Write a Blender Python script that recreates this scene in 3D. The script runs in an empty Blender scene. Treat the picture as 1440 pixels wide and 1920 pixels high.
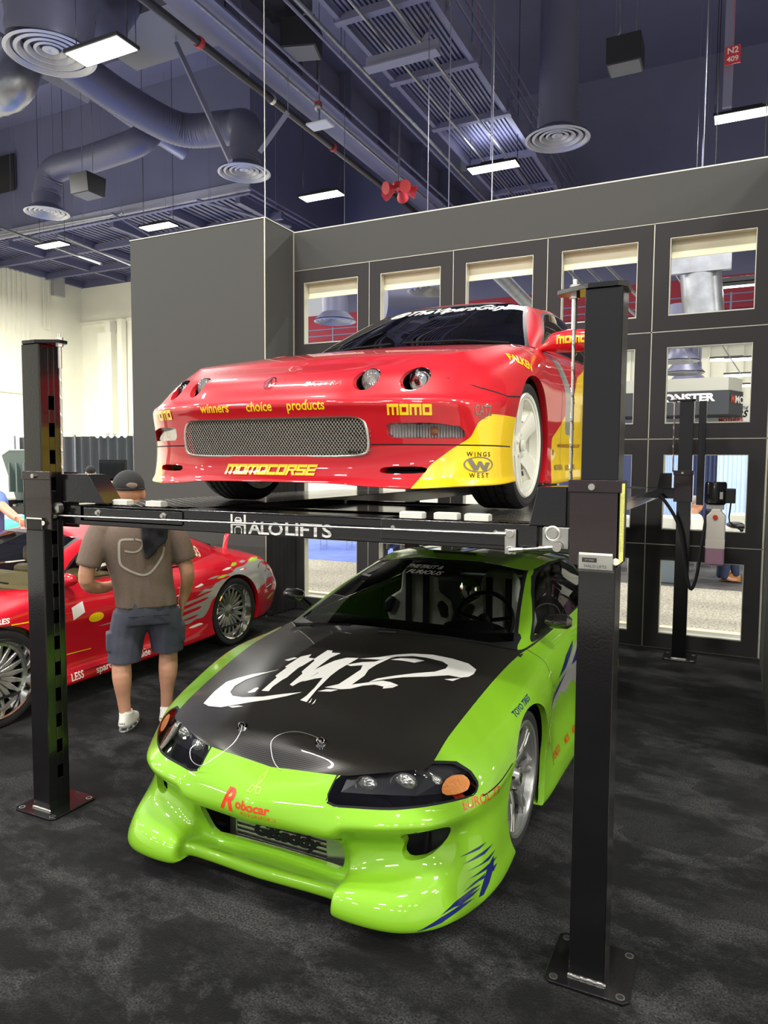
import bpy, bmesh, math, random
import numpy as np
from mathutils import Vector, Matrix
from mathutils.bvhtree import BVHTree
from mathutils.geometry import tessellate_polygon
random.seed(7)
sc = bpy.context.scene
C = bpy.context.collection
PI = math.pi

# ---------------------------------------------------------------- camera
YAW, PITCH, ROLL, FPX, CAMH = 0.4557, 0.0682, -0.0062, 1348.57, 1.7441
_R = Vector((math.cos(YAW), math.sin(YAW), 0))
_F = Vector((-math.sin(YAW)*math.cos(PITCH), math.cos(YAW)*math.cos(PITCH), -math.sin(PITCH)))
_U = _R.cross(_F)
_Rc = math.cos(ROLL)*_R - math.sin(ROLL)*_U
_Uc = math.sin(ROLL)*_R + math.cos(ROLL)*_U
cam_d = bpy.data.cameras.new('camera'); cam = bpy.data.objects.new('camera', cam_d); C.objects.link(cam)
cam_d.sensor_fit = 'VERTICAL'; cam_d.sensor_height = 36; cam_d.sensor_width = 27
cam_d.lens = FPX*36/1920; cam_d.clip_end = 200; cam_d.clip_start = 0.05
m = Matrix((_Rc, _Uc, -_F)).transposed().to_4x4(); m.translation = (0, 0, CAMH)
cam.matrix_world = m
sc.camera = cam

# ---------------------------------------------------------------- world, exposure
w = bpy.data.worlds.new('world'); sc.world = w; w.use_nodes = True
w.node_tree.nodes['Background'].inputs[0].default_value = (0.95, 0.96, 1.0, 1)
w.node_tree.nodes['Background'].inputs[1].default_value = 0.95
sc.view_settings.view_transform = 'Standard'; sc.view_settings.look = 'None'
sc.view_settings.gamma = 1; sc.view_settings.use_curve_mapping = False
sc.view_settings.exposure = -0.85

# ---------------------------------------------------------------- the hall's lamps (rows of LED panels under the roof), plus added fill lamps
LAMP_Z = 9.3
def area(x, y, z, sx, sy, power, col=(1.0, 0.98, 0.93), up=0.0):
    d = bpy.data.lights.new('hall_area_light', 'AREA'); d.shape = 'RECTANGLE'; d.size = sx; d.size_y = sy
    d.energy = power; d.color = col
    o = bpy.data.objects.new('hall_area_light', d); C.objects.link(o); o.location = (x, y, z)
    if up:                                          # the fittings also let some light out through their tops
        d2 = d.copy(); d2.energy = power*up; d2.color = (0.86, 0.90, 1.0); o2 = bpy.data.objects.new('hall_lamp_uplight', d2); C.objects.link(o2); o2.location = (x, y, z+.35); o2.rotation_euler = (PI, 0, 0)
    return o
for ix in range(-5, 4):
    for iy, y in enumerate((-14.0, -6.0, 2.0)):
        area(-5.75+5.2*ix, y, LAMP_Z-0.1, 1.25, 0.42, 780, up=.16)
for x, y in ((-25, 12), (-25, 6), (-20, 9), (-23, 19)):     # unseen lamps added to brighten the cream wall of the left hall
    area(x, y, LAMP_Z-0.1, 1.25, 0.42, 2500)
for y in (-14.0, -6.0, 2.0, 10.0):  # unseen lamps added so the right hall wall bounces fill light
    area(15.0, y, LAMP_Z-0.1, 1.25, 0.42, 1500)
# lamps over the neighbouring aisle beyond the rear wall
for x in (2.5, -3.0):
    area(x, 12.5, 8.8, 1.25, 0.42, 700)

# ---------------------------------------------------------------- materials
MATS = {}
def mat(name, col, rough=0.5, metal=0.0, coat=0.0, emit=0.0, noise=0.0, nscale=8.0, bump=0.0, bscale=60.0, alpha=None, trans=0.0, spec=0.5, coatr=0.03, col2=None, ior=1.45, ecol=None):
    if name in MATS: return MATS[name]
    m = bpy.data.materials.new(name); m.use_nodes = True; nt = m.node_tree; b = nt.nodes['Principled BSDF']
    c = tuple(col)+(1,)
    b.inputs['Base Color'].default_value = c; b.inputs['Roughness'].default_value = rough; b.inputs['Metallic'].default_value = metal
    b.inputs['Coat Weight'].default_value = coat; b.inputs['Coat Roughness'].default_value = coatr
    b.inputs['Specular IOR Level'].default_value = spec; b.inputs['IOR'].default_value = ior
    b.inputs['Transmission Weight'].default_value = trans
    if emit: b.inputs['Emission Color'].default_value = (tuple(ecol)+(1,)) if ecol else c; b.inputs['Emission Strength'].default_value = emit
    tc = nt.nodes.new('ShaderNodeTexCoord')
    if noise or col2:
        n = nt.nodes.new('ShaderNodeTexNoise'); n.inputs['Scale'].default_value = nscale; n.inputs['Detail'].default_value = 5
        nt.links.new(tc.outputs['Object'], n.inputs['Vector'])
        r = nt.nodes.new('ShaderNodeValToRGB'); r.color_ramp.elements[0].position = 0.35; r.color_ramp.elements[1].position = 0.65
        if col2: lo, hi = tuple(col)+(1,), tuple(col2)+(1,)
        else: lo = tuple(x*(1-noise) for x in col)+(1,); hi = tuple(min(1, x*(1+noise)) for x in col)+(1,)
        r.color_ramp.elements[0].color = lo; r.color_ramp.elements[1].color = hi
        nt.links.new(n.outputs['Fac'], r.inputs['Fac']); nt.links.new(r.outputs['Color'], b.inputs['Base Color'])
    if bump:
        n2 = nt.nodes.new('ShaderNodeTexNoise'); n2.inputs['Scale'].default_value = bscale; n2.inputs['Detail'].default_value = 3
        nt.links.new(tc.outputs['Object'], n2.inputs['Vector'])
        bp = nt.nodes.new('ShaderNodeBump'); bp.inputs['Strength'].default_value = bump; bp.inputs['Distance'].default_value = 0.01
        nt.links.new(n2.outputs['Fac'], bp.inputs['Height']); nt.links.new(bp.outputs['Normal'], b.inputs['Normal'])
    MATS[name] = m; return m
def srgb(r, g, b):
    f = lambda v: (v/255/12.92) if v/255 <= 0.04045 else ((v/255+0.055)/1.055)**2.4
    return (f(r), f(g), f(b))
def glassmat(name, tint, refl=1.0, rough=0.0, base=0.0):
    """thin sheet of glass: clear or tinted, mirror-like at grazing angles"""
    m = bpy.data.materials.new(name); m.use_nodes = True; nt = m.node_tree
    for n in list(nt.nodes): nt.nodes.remove(n)
    out = nt.nodes.new('ShaderNodeOutputMaterial'); mix = nt.nodes.new('ShaderNodeMixShader')
    t = nt.nodes.new('ShaderNodeBsdfTransparent'); t.inputs[0].default_value = tuple(tint)+(1,)
    g = nt.nodes.new('ShaderNodeBsdfGlossy'); g.inputs['Roughness'].default_value = rough; g.inputs[0].default_value = (refl,)*3+(1,)
    lw = nt.nodes.new('ShaderNodeFresnel'); lw.inputs[0].default_value = 1.5
    if base:
        a = nt.nodes.new('ShaderNodeMath'); a.operation = 'ADD'; a.inputs[1].default_value = base; a.use_clamp = True
        nt.links.new(lw.outputs[0], a.inputs[0]); nt.links.new(a.outputs[0], mix.inputs[0])
    else: nt.links.new(lw.outputs[0], mix.inputs[0])
    nt.links.new(t.outputs[0], mix.inputs[1]); nt.links.new(g.outputs[0], mix.inputs[2]); nt.links.new(mix.outputs[0], out.inputs[0])
    MATS[name] = m; return m

GREEN = mat('lime green paint', srgb(120, 172, 34), 0.45, 0, 1.0, spec=.2)
RED = mat('red paint', srgb(188, 14, 28), 0.4, 0, 1.0, spec=.25)
RED2 = mat('crimson paint', srgb(196, 12, 34), 0.4, 0, 1.0, spec=.25)
YEL = mat('yellow vinyl', srgb(245, 205, 20), 0.25, 0, 0.8)
SILV = mat('silver vinyl', srgb(178, 178, 170), 0.3, 0.35, 0.8)
LIME = mat('lime vinyl', srgb(170, 205, 40), 0.3, 0, 0.8)
WHITE = mat('white vinyl', srgb(238, 236, 228), 0.35, 0, 0.3)
REDT = mat('red vinyl', srgb(205, 50, 20), 0.35, 0, 0.3)
NAVY = mat('dark blue vinyl', srgb(20, 30, 95), 0.3, 0, 0.5)
GREYV = mat('grey vinyl', srgb(120, 112, 100), 0.35, 0.2, 0.3)
BLKM_ = None
BLK = mat('black plastic', (0.012, 0.012, 0.013), 0.45)
BLKG = mat('gloss black plastic', (0.010, 0.010, 0.011), 0.12)
GAP = mat('panel gap black', (0.004, 0.004, 0.004), 0.9)
RUB = mat('tyre rubber', (0.018, 0.018, 0.019), 0.62, bump=0.2, bscale=90)
CHR = mat('chrome', (0.80, 0.79, 0.76), 0.08, 1.0)
ALU = mat('brushed aluminium', (0.55, 0.54, 0.50), 0.33, 1.0)
STEEL = mat('zinc plated steel', (0.62, 0.60, 0.55), 0.3, 1.0)
WHL = mat('white wheel paint', srgb(225, 224, 210), 0.25, 0, 0.6)
SILW = mat('silver wheel paint', srgb(172, 172, 168), 0.28, 0.75, 0.5)
POWD = mat('black powder coat', (0.006, 0.0057, 0.006), 0.16, 0, 0.6, bump=0.06, bscale=120, coatr=0.08)
WS = glassmat('windscreen glass', (0.80, 0.84, 0.80))
TINT = glassmat('dark tinted glass', (0.10, 0.11, 0.10), base=0.015)
CLEAR = glassmat('clear lens', (0.95, 0.95, 0.95))
AMBER = mat('amber lens', (0.45, 0.15, 0.02), 0.2, 0.0, 1.0, bump=.8, bscale=80)
def carbon():
    m = mat('carbon fibre', (0.02, 0.02, 0.018), 0.3, 0.0, 1.0, coatr=0.02); nt = m.node_tree; b = nt.nodes['Principled BSDF']
    tc = nt.nodes['Texture Coordinate']
    w1 = nt.nodes.new('ShaderNodeTexWave'); w1.wave_type = 'BANDS'; w1.bands_direction = 'X'; w1.inputs['Scale'].default_value = 52
    w2 = nt.nodes.new('ShaderNodeTexWave'); w2.wave_type = 'BANDS'; w2.bands_direction = 'Y'; w2.inputs['Scale'].default_value = 52
    mx = nt.nodes.new('ShaderNodeMath'); mx.operation = 'MULTIPLY'
    nt.links.new(tc.outputs['Object'], w1.inputs[0]); nt.links.new(tc.outputs['Object'], w2.inputs[0])
    nt.links.new(w1.outputs['Fac'], mx.inputs[0]); nt.links.new(w2.outputs['Fac'], mx.inputs[1])
    r = nt.nodes.new('ShaderNodeValToRGB'); r.color_ramp.elements[0].color = (0.006, 0.006, 0.006, 1); r.color_ramp.elements[1].color = (0.10, 0.092, 0.075, 1)
    nt.links.new(mx.outputs[0], r.inputs[0]); nt.links.new(r.outputs[0], b.inputs['Base Color'])
    b.inputs['Metallic'].default_value = 0.3
    return m
CARB = carbon()

# ---------------------------------------------------------------- mesh helpers
class MB:
    def __init__(s): s.v = []; s.f = []; s.m = []
    def add(s, vs, fs, mi=0):
        b = len(s.v); s.v += [tuple(p) for p in vs]; s.f += [tuple(b+i for i in f) for f in fs]; s.m += [mi]*len(fs); return s
    def box(s, x0, y0, z0, x1, y1, z1, mi=0, M=None):
        vs = [(x, y, z) for z in (z0, z1) for y in (y0, y1) for x in (x0, x1)]
        if M is not None: vs = [M @ Vector(p) for p in vs]
        return s.add(vs, [(0, 2, 3, 1), (4, 5, 7, 6), (0, 1, 5, 4), (2, 6, 7, 3), (0, 4, 6, 2), (1, 3, 7, 5)], mi)
    def tube(s, pts, r, n=8, mi=0, caps=True, close=False):
        pts = [Vector(p) for p in pts]; k = len(pts); rings = []
        rr = r if hasattr(r, '__len__') else [r]*k
        up = None
        for i, p in enumerate(pts):
            d = (pts[(i+1) % k]-pts[i-1]) if (close or 0 < i < k-1) else (pts[1]-pts[0] if i == 0 else pts[-1]-pts[-2])
            if d.length < 1e-9: d = Vector((0, 0, 1))
            d.normalize()
            if up is None:
                a = Vector((0, 0, 1)) if abs(d.z) < 0.9 else Vector((1, 0, 0)); up = (a-d*a.dot(d)).normalized()
            else:
                up = up-d*up.dot(d); up = up.normalized() if up.length > 1e-6 else d.orthogonal().normalized()
            q = d.cross(up)
            rx = rr[i]; ry = rx
            if hasattr(rx, '__len__'): rx, ry = rx
            rings.append([p+up*(ry*math.cos(2*PI*j/n))+q*(rx*math.sin(2*PI*j/n)) for j in range(n)])
        vs = [v for r_ in rings for v in r_]; fs = []
        for i in range(k if close else k-1):
            for j in range(n):
                a = i*n+j; b = i*n+(j+1) % n; c = ((i+1) % k)*n+(j+1) % n; d = ((i+1) % k)*n+j
                fs.append((a, d, c, b))
        if caps and not close: fs += [tuple(range(n)), tuple(reversed(range((k-1)*n, k*n)))]
        return s.add(vs, fs, mi)
    def lathe(s, prof, n=24, M=None, mi=0, mis=None, a0=0, a1=2*PI, caps=False):
        """prof: (axial x, radius) turned round the X axis"""
        vs = []; full = abs(a1-a0-2*PI) < 1e-6; nn = n if full else n+1
        for (x, r) in prof:
            for j in range(nn):
                a = a0+(a1-a0)*j/n; vs.append(Vector((x, r*math.cos(a), r*math.sin(a))))
        if M is not None: vs = [M @ p for p in vs]
        b = len(s.v); s.v += [tuple(p) for p in vs]
        for i in range(len(prof)-1):
            for j in range(n):
                a = i*nn+j; c = i*nn+(j+1) % nn; s.f.append((b+a, b+c, b+c+nn, b+a+nn)); s.m.append(mis[i] if mis else mi)
        if caps:
            s.f.append(tuple(b+j for j in reversed(range(nn)))); s.m.append(mi)
            s.f.append(tuple(b+(len(prof)-1)*nn+j for j in range(nn))); s.m.append(mi)
        return s
    def cyl(s, p0, p1, r, n=12, mi=0, r1=None): return s.tube([p0, p1], [r, r if r1 is None else r1], n, mi)
    def prism(s, poly, a0, a1, axis='z', mi=0, M=None):
        """extrude a 2-D polygon between a0 and a1 along an axis"""
        def P(u, v, a):
            q = {'z': (u, v, a), 'y': (u, a, v), 'x': (a, u, v)}[axis]; return (M @ Vector(q)) if M is not None else q
        n = len(poly); vs = [P(u, v, a0) for u, v in poly]+[P(u, v, a1) for u, v in poly]
        tri = tessellate_polygon([[Vector((u, v, 0)) for u, v in poly]])
        fs = [tuple(t) for t in tri]+[tuple(n+i for i in reversed(t)) for t in tri]+[(i, (i+1) % n, n+(i+1) % n, n+i) for i in range(n)]
        return s.add(vs, fs, mi)
    def ell(s, c, r, n=12, k=8, mi=0, M=None):
        vs = []; 
        for i in range(k+1):
            t = PI*i/k
            for j in range(n):
                a = 2*PI*j/n; p = Vector((r[0]*math.sin(t)*math.cos(a), r[1]*math.sin(t)*math.sin(a), r[2]*math.cos(t)))
                if M is not None: p = M @ p
                vs.append(Vector(c)+p)
        fs = [(i*n+j, (i+1)*n+j, (i+1)*n+(j+1) % n, i*n+(j+1) % n) for i in range(k) for j in range(n)]
        return s.add(vs, fs, mi)
    def build(s, name, mats, parent=None, smooth=False, loc=None, bevel=0, angle=None, weld=False):
        me = bpy.data.meshes.new(name); me.from_pydata(s.v, [], s.f)
        for mm in (mats if isinstance(mats, (list, tuple)) else [mats]): me.materials.append(mm)
        me.polygons.foreach_set('material_index', s.m)
        bm = bmesh.new(); bm.from_mesh(me)
        if weld: bmesh.ops.remove_doubles(bm, verts=bm.verts, dist=1e-5)
        bmesh.ops.recalc_face_normals(bm, faces=bm.faces)
        if smooth:
            an = angle or 0.7
            for f in bm.faces: f.smooth = True
            for e in bm.edges:
                if len(e.link_faces) == 2 and e.calc_face_angle(0) > an: e.smooth = False
        bm.to_mesh(me); bm.free()
        o = bpy.data.objects.new(name, me); C.objects.link(o)
        if parent is not None: o.parent = parent
        if loc is not None: o.location = loc
        if bevel:
            b = o.modifiers.new('bevel', 'BEVEL'); b.width = bevel; b.segments = 2; b.limit_method = 'ANGLE'
        return o
def tag(o, label=None, cat=None, group=None, kind=None):
    if label: o['label'] = label
    if cat: o['category'] = cat
    if group: o['group'] = group
    if kind: o['kind'] = kind
    return o
def thing(name, label, cat, loc=(0, 0, 0), rz=0, group=None):
    o = bpy.data.objects.new(name, None); C.objects.link(o); o.empty_display_size = 0.1
    o.location = loc; o.rotation_euler = (0, 0, rz); return tag(o, label, cat, group)
def kids(o): return [c for c in bpy.data.objects if c.parent == o]
def dup(o, loc=None, rz=None, label=None, group=None, parent=None):
    ch = kids(o); c = o.copy(); C.objects.link(c)
    if parent is not None: c.parent = parent
    if loc is not None: c.location = loc
    if rz is not None: c.rotation_euler = (0, 0, rz)
    if label: c['label'] = label
    if group: c['group'] = group
    for k in ch: dup(k, parent=c)
    return c
def text_mesh(s, size, font_shear=0, bold=0.0, spacing=1.0, sx=1.0):
    """returns (verts2d, faces) of a string centred on the origin"""
    cu = bpy.data.curves.new('t', 'FONT'); cu.body = s; cu.size = size; cu.align_x = 'CENTER'; cu.align_y = 'CENTER'
    cu.shear = font_shear; cu.offset = bold*size; cu.space_character = spacing; cu.resolution_u = 3
    o = bpy.data.objects.new('t', cu); C.objects.link(o)
    dg = bpy.context.evaluated_depsgraph_get(); me = bpy.data.meshes.new_from_object(o.evaluated_get(dg))
    vs = [(v.co.x*sx, v.co.y) for v in me.vertices]; fs = [tuple(p.vertices) for p in me.polygons]
    bpy.data.objects.remove(o); bpy.data.curves.remove(cu); bpy.data.meshes.remove(me)
    return vs, fs
def flat_text(s, size, m, parent, M, name='lettering', th=0.002, **kw):
    """raised lettering: text in its XY plane moved by matrix M"""
    vs, fs = text_mesh(s, size, **kw); mb = MB(); n = len(vs)
    mb.add([M @ Vector((x, y, th)) for x, y in vs], fs)
    return mb.build(name, m, parent)
def frame(o, xax, yax):
    """matrix whose x/y axes lie on a surface"""
    x = Vector(xax).normalized(); z = x.cross(Vector(yax)).normalized(); y = z.cross(x)
    M = Matrix((x, y, z)).transposed().to_4x4(); M.translation = o; return M
# ---------------------------------------------------------------- car surfaces
def crom(P, n):
    """smooth curve through the rows of P (axis 0), n steps per span, tangents limited so it never overshoots"""
    P = np.asarray(P, float); k = len(P); D = P[1:]-P[:-1]
    ln = np.linalg.norm(D, axis=-1, keepdims=True)
    M = np.zeros_like(P); M[0] = D[0]; M[-1] = D[-1]
    m = 0.5*(D[1:]+D[:-1]); lm = np.linalg.norm(m, axis=-1, keepdims=True); lim = 1.5*np.minimum(ln[1:], ln[:-1])
    M[1:-1] = m*np.minimum(1, lim/np.maximum(lm, 1e-9))
    out = []
    for i in range(k-1):
        t = np.arange(n)/n
        for tt in t:
            out.append((2*tt**3-3*tt**2+1)*P[i]+(tt**3-2*tt**2+tt)*M[i]+(-2*tt**3+3*tt**2)*P[i+1]+(tt**3-tt**2)*M[i+1])
    out.append(P[-1]); return np.array(out)
def net(rows, nr, nc):
    A = np.array(rows, float)                       # rows x cols x 3
    A = np.swapaxes(crom(np.swapaxes(A, 0, 1), nc), 0, 1)
    return crom(A, nr)
def keyed(keys, y):
    """smooth height profile z(y) through keys"""
    ks = np.array(keys, float); c = crom(ks, 12); return np.interp(y, c[:, 0], c[:, 1])
class Surf:
    def __init__(s): s.V = np.zeros((0, 3)); s.F = []; s.T = []
    def grid(s, P, t):
        r, c = P.shape[:2]; b = len(s.V); s.V = np.vstack([s.V, P.reshape(-1, 3)])
        for i in range(r-1):
            for j in range(c-1):
                s.F.append((b+i*c+j, b+i*c+j+1, b+(i+1)*c+j+1, b+(i+1)*c+j)); s.T.append(t)
    def cap(s, loop, prof, t, n=14, p=2.0):
        """fill from a half loop to the centre plane; prof = centre-line height z(y)"""
        w = np.sin(np.linspace(1, 0, n)*PI/2)
        zc = keyed(prof, loop[:, 1])
        P = np.zeros((len(loop), n, 3))
        for k, ww in enumerate(w):
            P[:, k, 0] = loop[:, 0]*ww; P[:, k, 1] = loop[:, 1]
            P[:, k, 2] = loop[:, 2]+(zc-loop[:, 2])*(1-ww**p)
        s.grid(P, t)
    def split(s, fld, new, sel=None):
        sd = fld(s.V); V = list(map(tuple, s.V)); F = []; T = []; cut = {}
        neg = sd < 0; nl = neg.tolist(); sl = sd.tolist()
        if not neg.any(): return s
        def X(a, b):
            k = (a, b) if a < b else (b, a)
            if k not in cut:
                a_, b_ = k; t = sl[a_]/(sl[a_]-sl[b_]); p = V[a_]; q = V[b_]
                cut[k] = len(V); V.append(tuple(p[i]+(q[i]-p[i])*t for i in range(3)))
            return cut[k]
        for f, tg in zip(s.F, s.T):
            c = sum(nl[i] for i in f)
            if c == 0 or (sel and not sel(tg)): F.append(f); T.append(tg); continue
            nt = new(tg) if callable(new) else new
            if c == len(f): F.append(f); T.append(nt); continue
            a = []; b = []; m = len(f)
            for i in range(m):
                u, v = f[i], f[(i+1) % m]
                (a if nl[u] else b).append(u)
                if nl[u] != nl[v]: x = X(u, v); a.append(x); b.append(x)
            if len(a) > 2: F.append(tuple(a)); T.append(nt)
            if len(b) > 2: F.append(tuple(b)); T.append(tg)
        s.V = np.array(V); s.F = F; s.T = T; return s
    def rim(s, dropt, d, depth, t):
        """walls of given depth along d round every region tagged dropt, which is then removed"""
        ed = {}
        for f, tg in zip(s.F, s.T):
            for i in range(len(f)):
                a, b = f[i], f[(i+1) % len(f)]; ed.setdefault((min(a, b), max(a, b)), []).append((tg == dropt, a, b))
        V = list(map(tuple, s.V)); mp = {}; nf = []
        def Q(i):
            if i not in mp: mp[i] = len(V); V.append(tuple(np.array(V[i])+np.array(d)*depth))
            return mp[i]
        for k, l in ed.items():
            if len(l) == 2 and l[0][0] != l[1][0]:
                _, a, b = l[0] if not l[0][0] else l[1]; nf.append((b, a, Q(a), Q(b)))
        keep = [(f, tg) for f, tg in zip(s.F, s.T) if tg != dropt]
        s.F = [k[0] for k in keep]+nf; s.T = [k[1] for k in keep]+[t]*len(nf); s.V = np.array(V); return s
    def drop(s, t):
        keep = [(f, tg) for f, tg in zip(s.F, s.T) if tg != t]; s.F = [k[0] for k in keep]; s.T = [k[1] for k in keep]; return s
def spoly(poly, ax, cond=None, smooth=0):
    """signed distance (negative inside) to a 2-D polygon in the plane of axes ax"""
    pl = np.array(poly, float)
    if smooth:
        for _ in range(smooth):                      # Chaikin rounding
            nx = np.roll(pl, -1, 0); pl = np.stack([pl*.75+nx*.25, pl*.25+nx*.75], 1).reshape(-1, 2)
    def f(V):
        P = V[:, list(ax)]; d2 = np.full(len(P), 1e9); ins = np.zeros(len(P), bool); n = len(pl)
        for i in range(n):
            a, b = pl[i], pl[(i+1) % n]; e = b-a; L = max((e**2).sum(), 1e-12)
            t = np.clip(((P-a)@e)/L, 0, 1); q = P-a-t[:, None]*e; d2 = np.minimum(d2, (q**2).sum(1))
            c = ((a[1] > P[:, 1]) != (b[1] > P[:, 1]))
            xx = a[0]+(P[:, 1]-a[1])*e[0]/(e[1] if abs(e[1]) > 1e-12 else 1e-12)
            ins ^= (c & (P[:, 0] < xx))
        sd = np.sqrt(d2)*np.where(ins, -1, 1)
        if cond is not None: sd = np.where(cond(V), sd, 1.0)
        return sd
    return f
def sline(pts, w, ax, cond=None):
    pl = np.array(pts, float)
    def f(V):
        P = V[:, list(ax)]; d2 = np.full(len(P), 1e9)
        for i in range(len(pl)-1):
            a, b = pl[i], pl[i+1]; e = b-a; L = max((e**2).sum(), 1e-12)
            t = np.clip(((P-a)@e)/L, 0, 1); q = P-a-t[:, None]*e; d2 = np.minimum(d2, (q**2).sum(1))
        sd = np.sqrt(d2)-w/2
        if cond is not None: sd = np.where(cond(V), sd, 1.0)
        return sd
    return f
def scirc(c, r, ax, cond=None):
    def f(V):
        sd = np.hypot(V[:, ax[0]]-c[0], V[:, ax[1]]-c[1])-r
        return np.where(cond(V), sd, 1.0) if cond is not None else sd
    return f
def surf_objects(s, parts, parent, mirror=True):
    """tags look like 'part|material'; every part becomes one mesh with its materials"""
    V = s.V; by = {}
    for f, t in zip(s.F, s.T):
        p, _, mm = t.partition('|'); by.setdefault(p, []).append((f, mm))
    objs = {}
    for p, fl in by.items():
        name, sides, base = parts[p]
        for sg in (([1, -1]) if sides == 2 else [0]):
            bm = bmesh.new(); ml = []
            for g in ([1, -1] if sg == 0 else [sg]):
                mp = {}
                for f, mm in fl:
                    mm = mm or base
                    if mm not in ml: ml.append(mm)
                    vs = []
                    for i in f:
                        if i not in mp: mp[i] = bm.verts.new((V[i][0]*g, V[i][1], V[i][2]))
                        if mp[i] not in vs: vs.append(mp[i])
                    if len(vs) < 3: continue
                    try: ff = bm.faces.new(vs if g == 1 else vs[::-1])
                    except ValueError: continue
                    ff.material_index = ml.index(mm); ff.smooth = True
            bmesh.ops.remove_doubles(bm, verts=bm.verts, dist=2e-5)
            bmesh.ops.recalc_face_normals(bm, faces=bm.faces)
            for e in bm.edges:
                if len(e.link_faces) == 2 and e.calc_face_angle(0) > 0.75: e.smooth = False
            me = bpy.data.meshes.new(name); bm.to_mesh(me); bm.free()
            for mm in ml: me.materials.append(MATS[mm])
            o = bpy.data.objects.new(name, me); C.objects.link(o); o.parent = parent
            objs.setdefault(p, []).append(o)
            if p == 'gap' or (p == 'top' and len(fl) < 4000): o['kind'] = 'stuff'
    return objs
def surf_bvh(s, skip=()):
    V = [tuple(v) for v in s.V]; n = len(V); Vm = [(-x, y, z) for x, y, z in V]
    F = [f for f, t in zip(s.F, s.T) if t not in skip]
    return BVHTree.FromPolygons(V+Vm, F+[tuple(n+i for i in reversed(f)) for f in F])
def decal(bvh, vs, fs, place, off, m, parent, name='lettering', maxlen=0.03, mb_only=False):
    """wrap 2-D artwork on a surface; place(u,v) -> (ray origin, ray direction)"""
    bm = bmesh.new(); bv = [bm.verts.new((x, y, 0)) for x, y in vs]
    for f in fs:
        try: bm.faces.new([bv[i] for i in f])
        except ValueError: pass
    bmesh.ops.triangulate(bm, faces=bm.faces)
    for _ in range(5):
        le = [e for e in bm.edges if e.calc_length() > maxlen]
        if not le or len(bm.verts) > 20000: break
        bmesh.ops.subdivide_edges(bm, edges=le, cuts=1); bmesh.ops.triangulate(bm, faces=[f for f in bm.faces if len(f.verts) > 3])
    bad = []
    for v in bm.verts:
        o, d = place(v.co.x, v.co.y); hit = bvh.ray_cast(Vector(o), Vector(d))
        if hit[0] is None: bad.append(v); continue
        nn = hit[1] if hit[1].dot(Vector(d)) < 0 else -hit[1]
        v.co = hit[0]+nn*off
    bmesh.ops.delete(bm, geom=bad, context='VERTS')
    for f in bm.faces: f.smooth = True
    me = bpy.data.meshes.new(name); bm.to_mesh(me); bm.free(); me.materials.append(m)
    o = bpy.data.objects.new(name, me); C.objects.link(o); o.parent = parent; return o
def polys(pl):
    vs = []; fs = []
    for p in pl:
        b = len(vs); vs += list(p); fs += [tuple(b+i for i in t) for t in tessellate_polygon([[Vector((x, y, 0)) for x, y in p]])]
    return vs, fs
def front(cx, cz, ang=0, y=-1, sx=1, sz=1, shx=0):
    """placing rule: artwork seen from ahead of the car"""
    ca, sa = math.cos(ang), math.sin(ang)
    return lambda u, v: ((cx+sx*(u*ca-v*sa), y, cz+sz*(u*sa+v*ca)), (0, 1, 0))
def side(cy, cz, ang=0, sg=1, sh=0, sy=1):
    """artwork seen from the car's left (+X) or right side"""
    ca, sa = math.cos(ang), math.sin(ang)
    return lambda u, v: ((2*sg, cy+sy*(u*ca-v*sa)*sg, cz+(u*sa+v*ca)), (-sg, 0, 0))
def top(cx, cy, ang=0):
    ca, sa = math.cos(ang), math.sin(ang)
    return lambda u, v: ((cx+(u*ca-v*sa), cy+(u*sa+v*ca), 3), (0, 0, -1))

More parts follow.
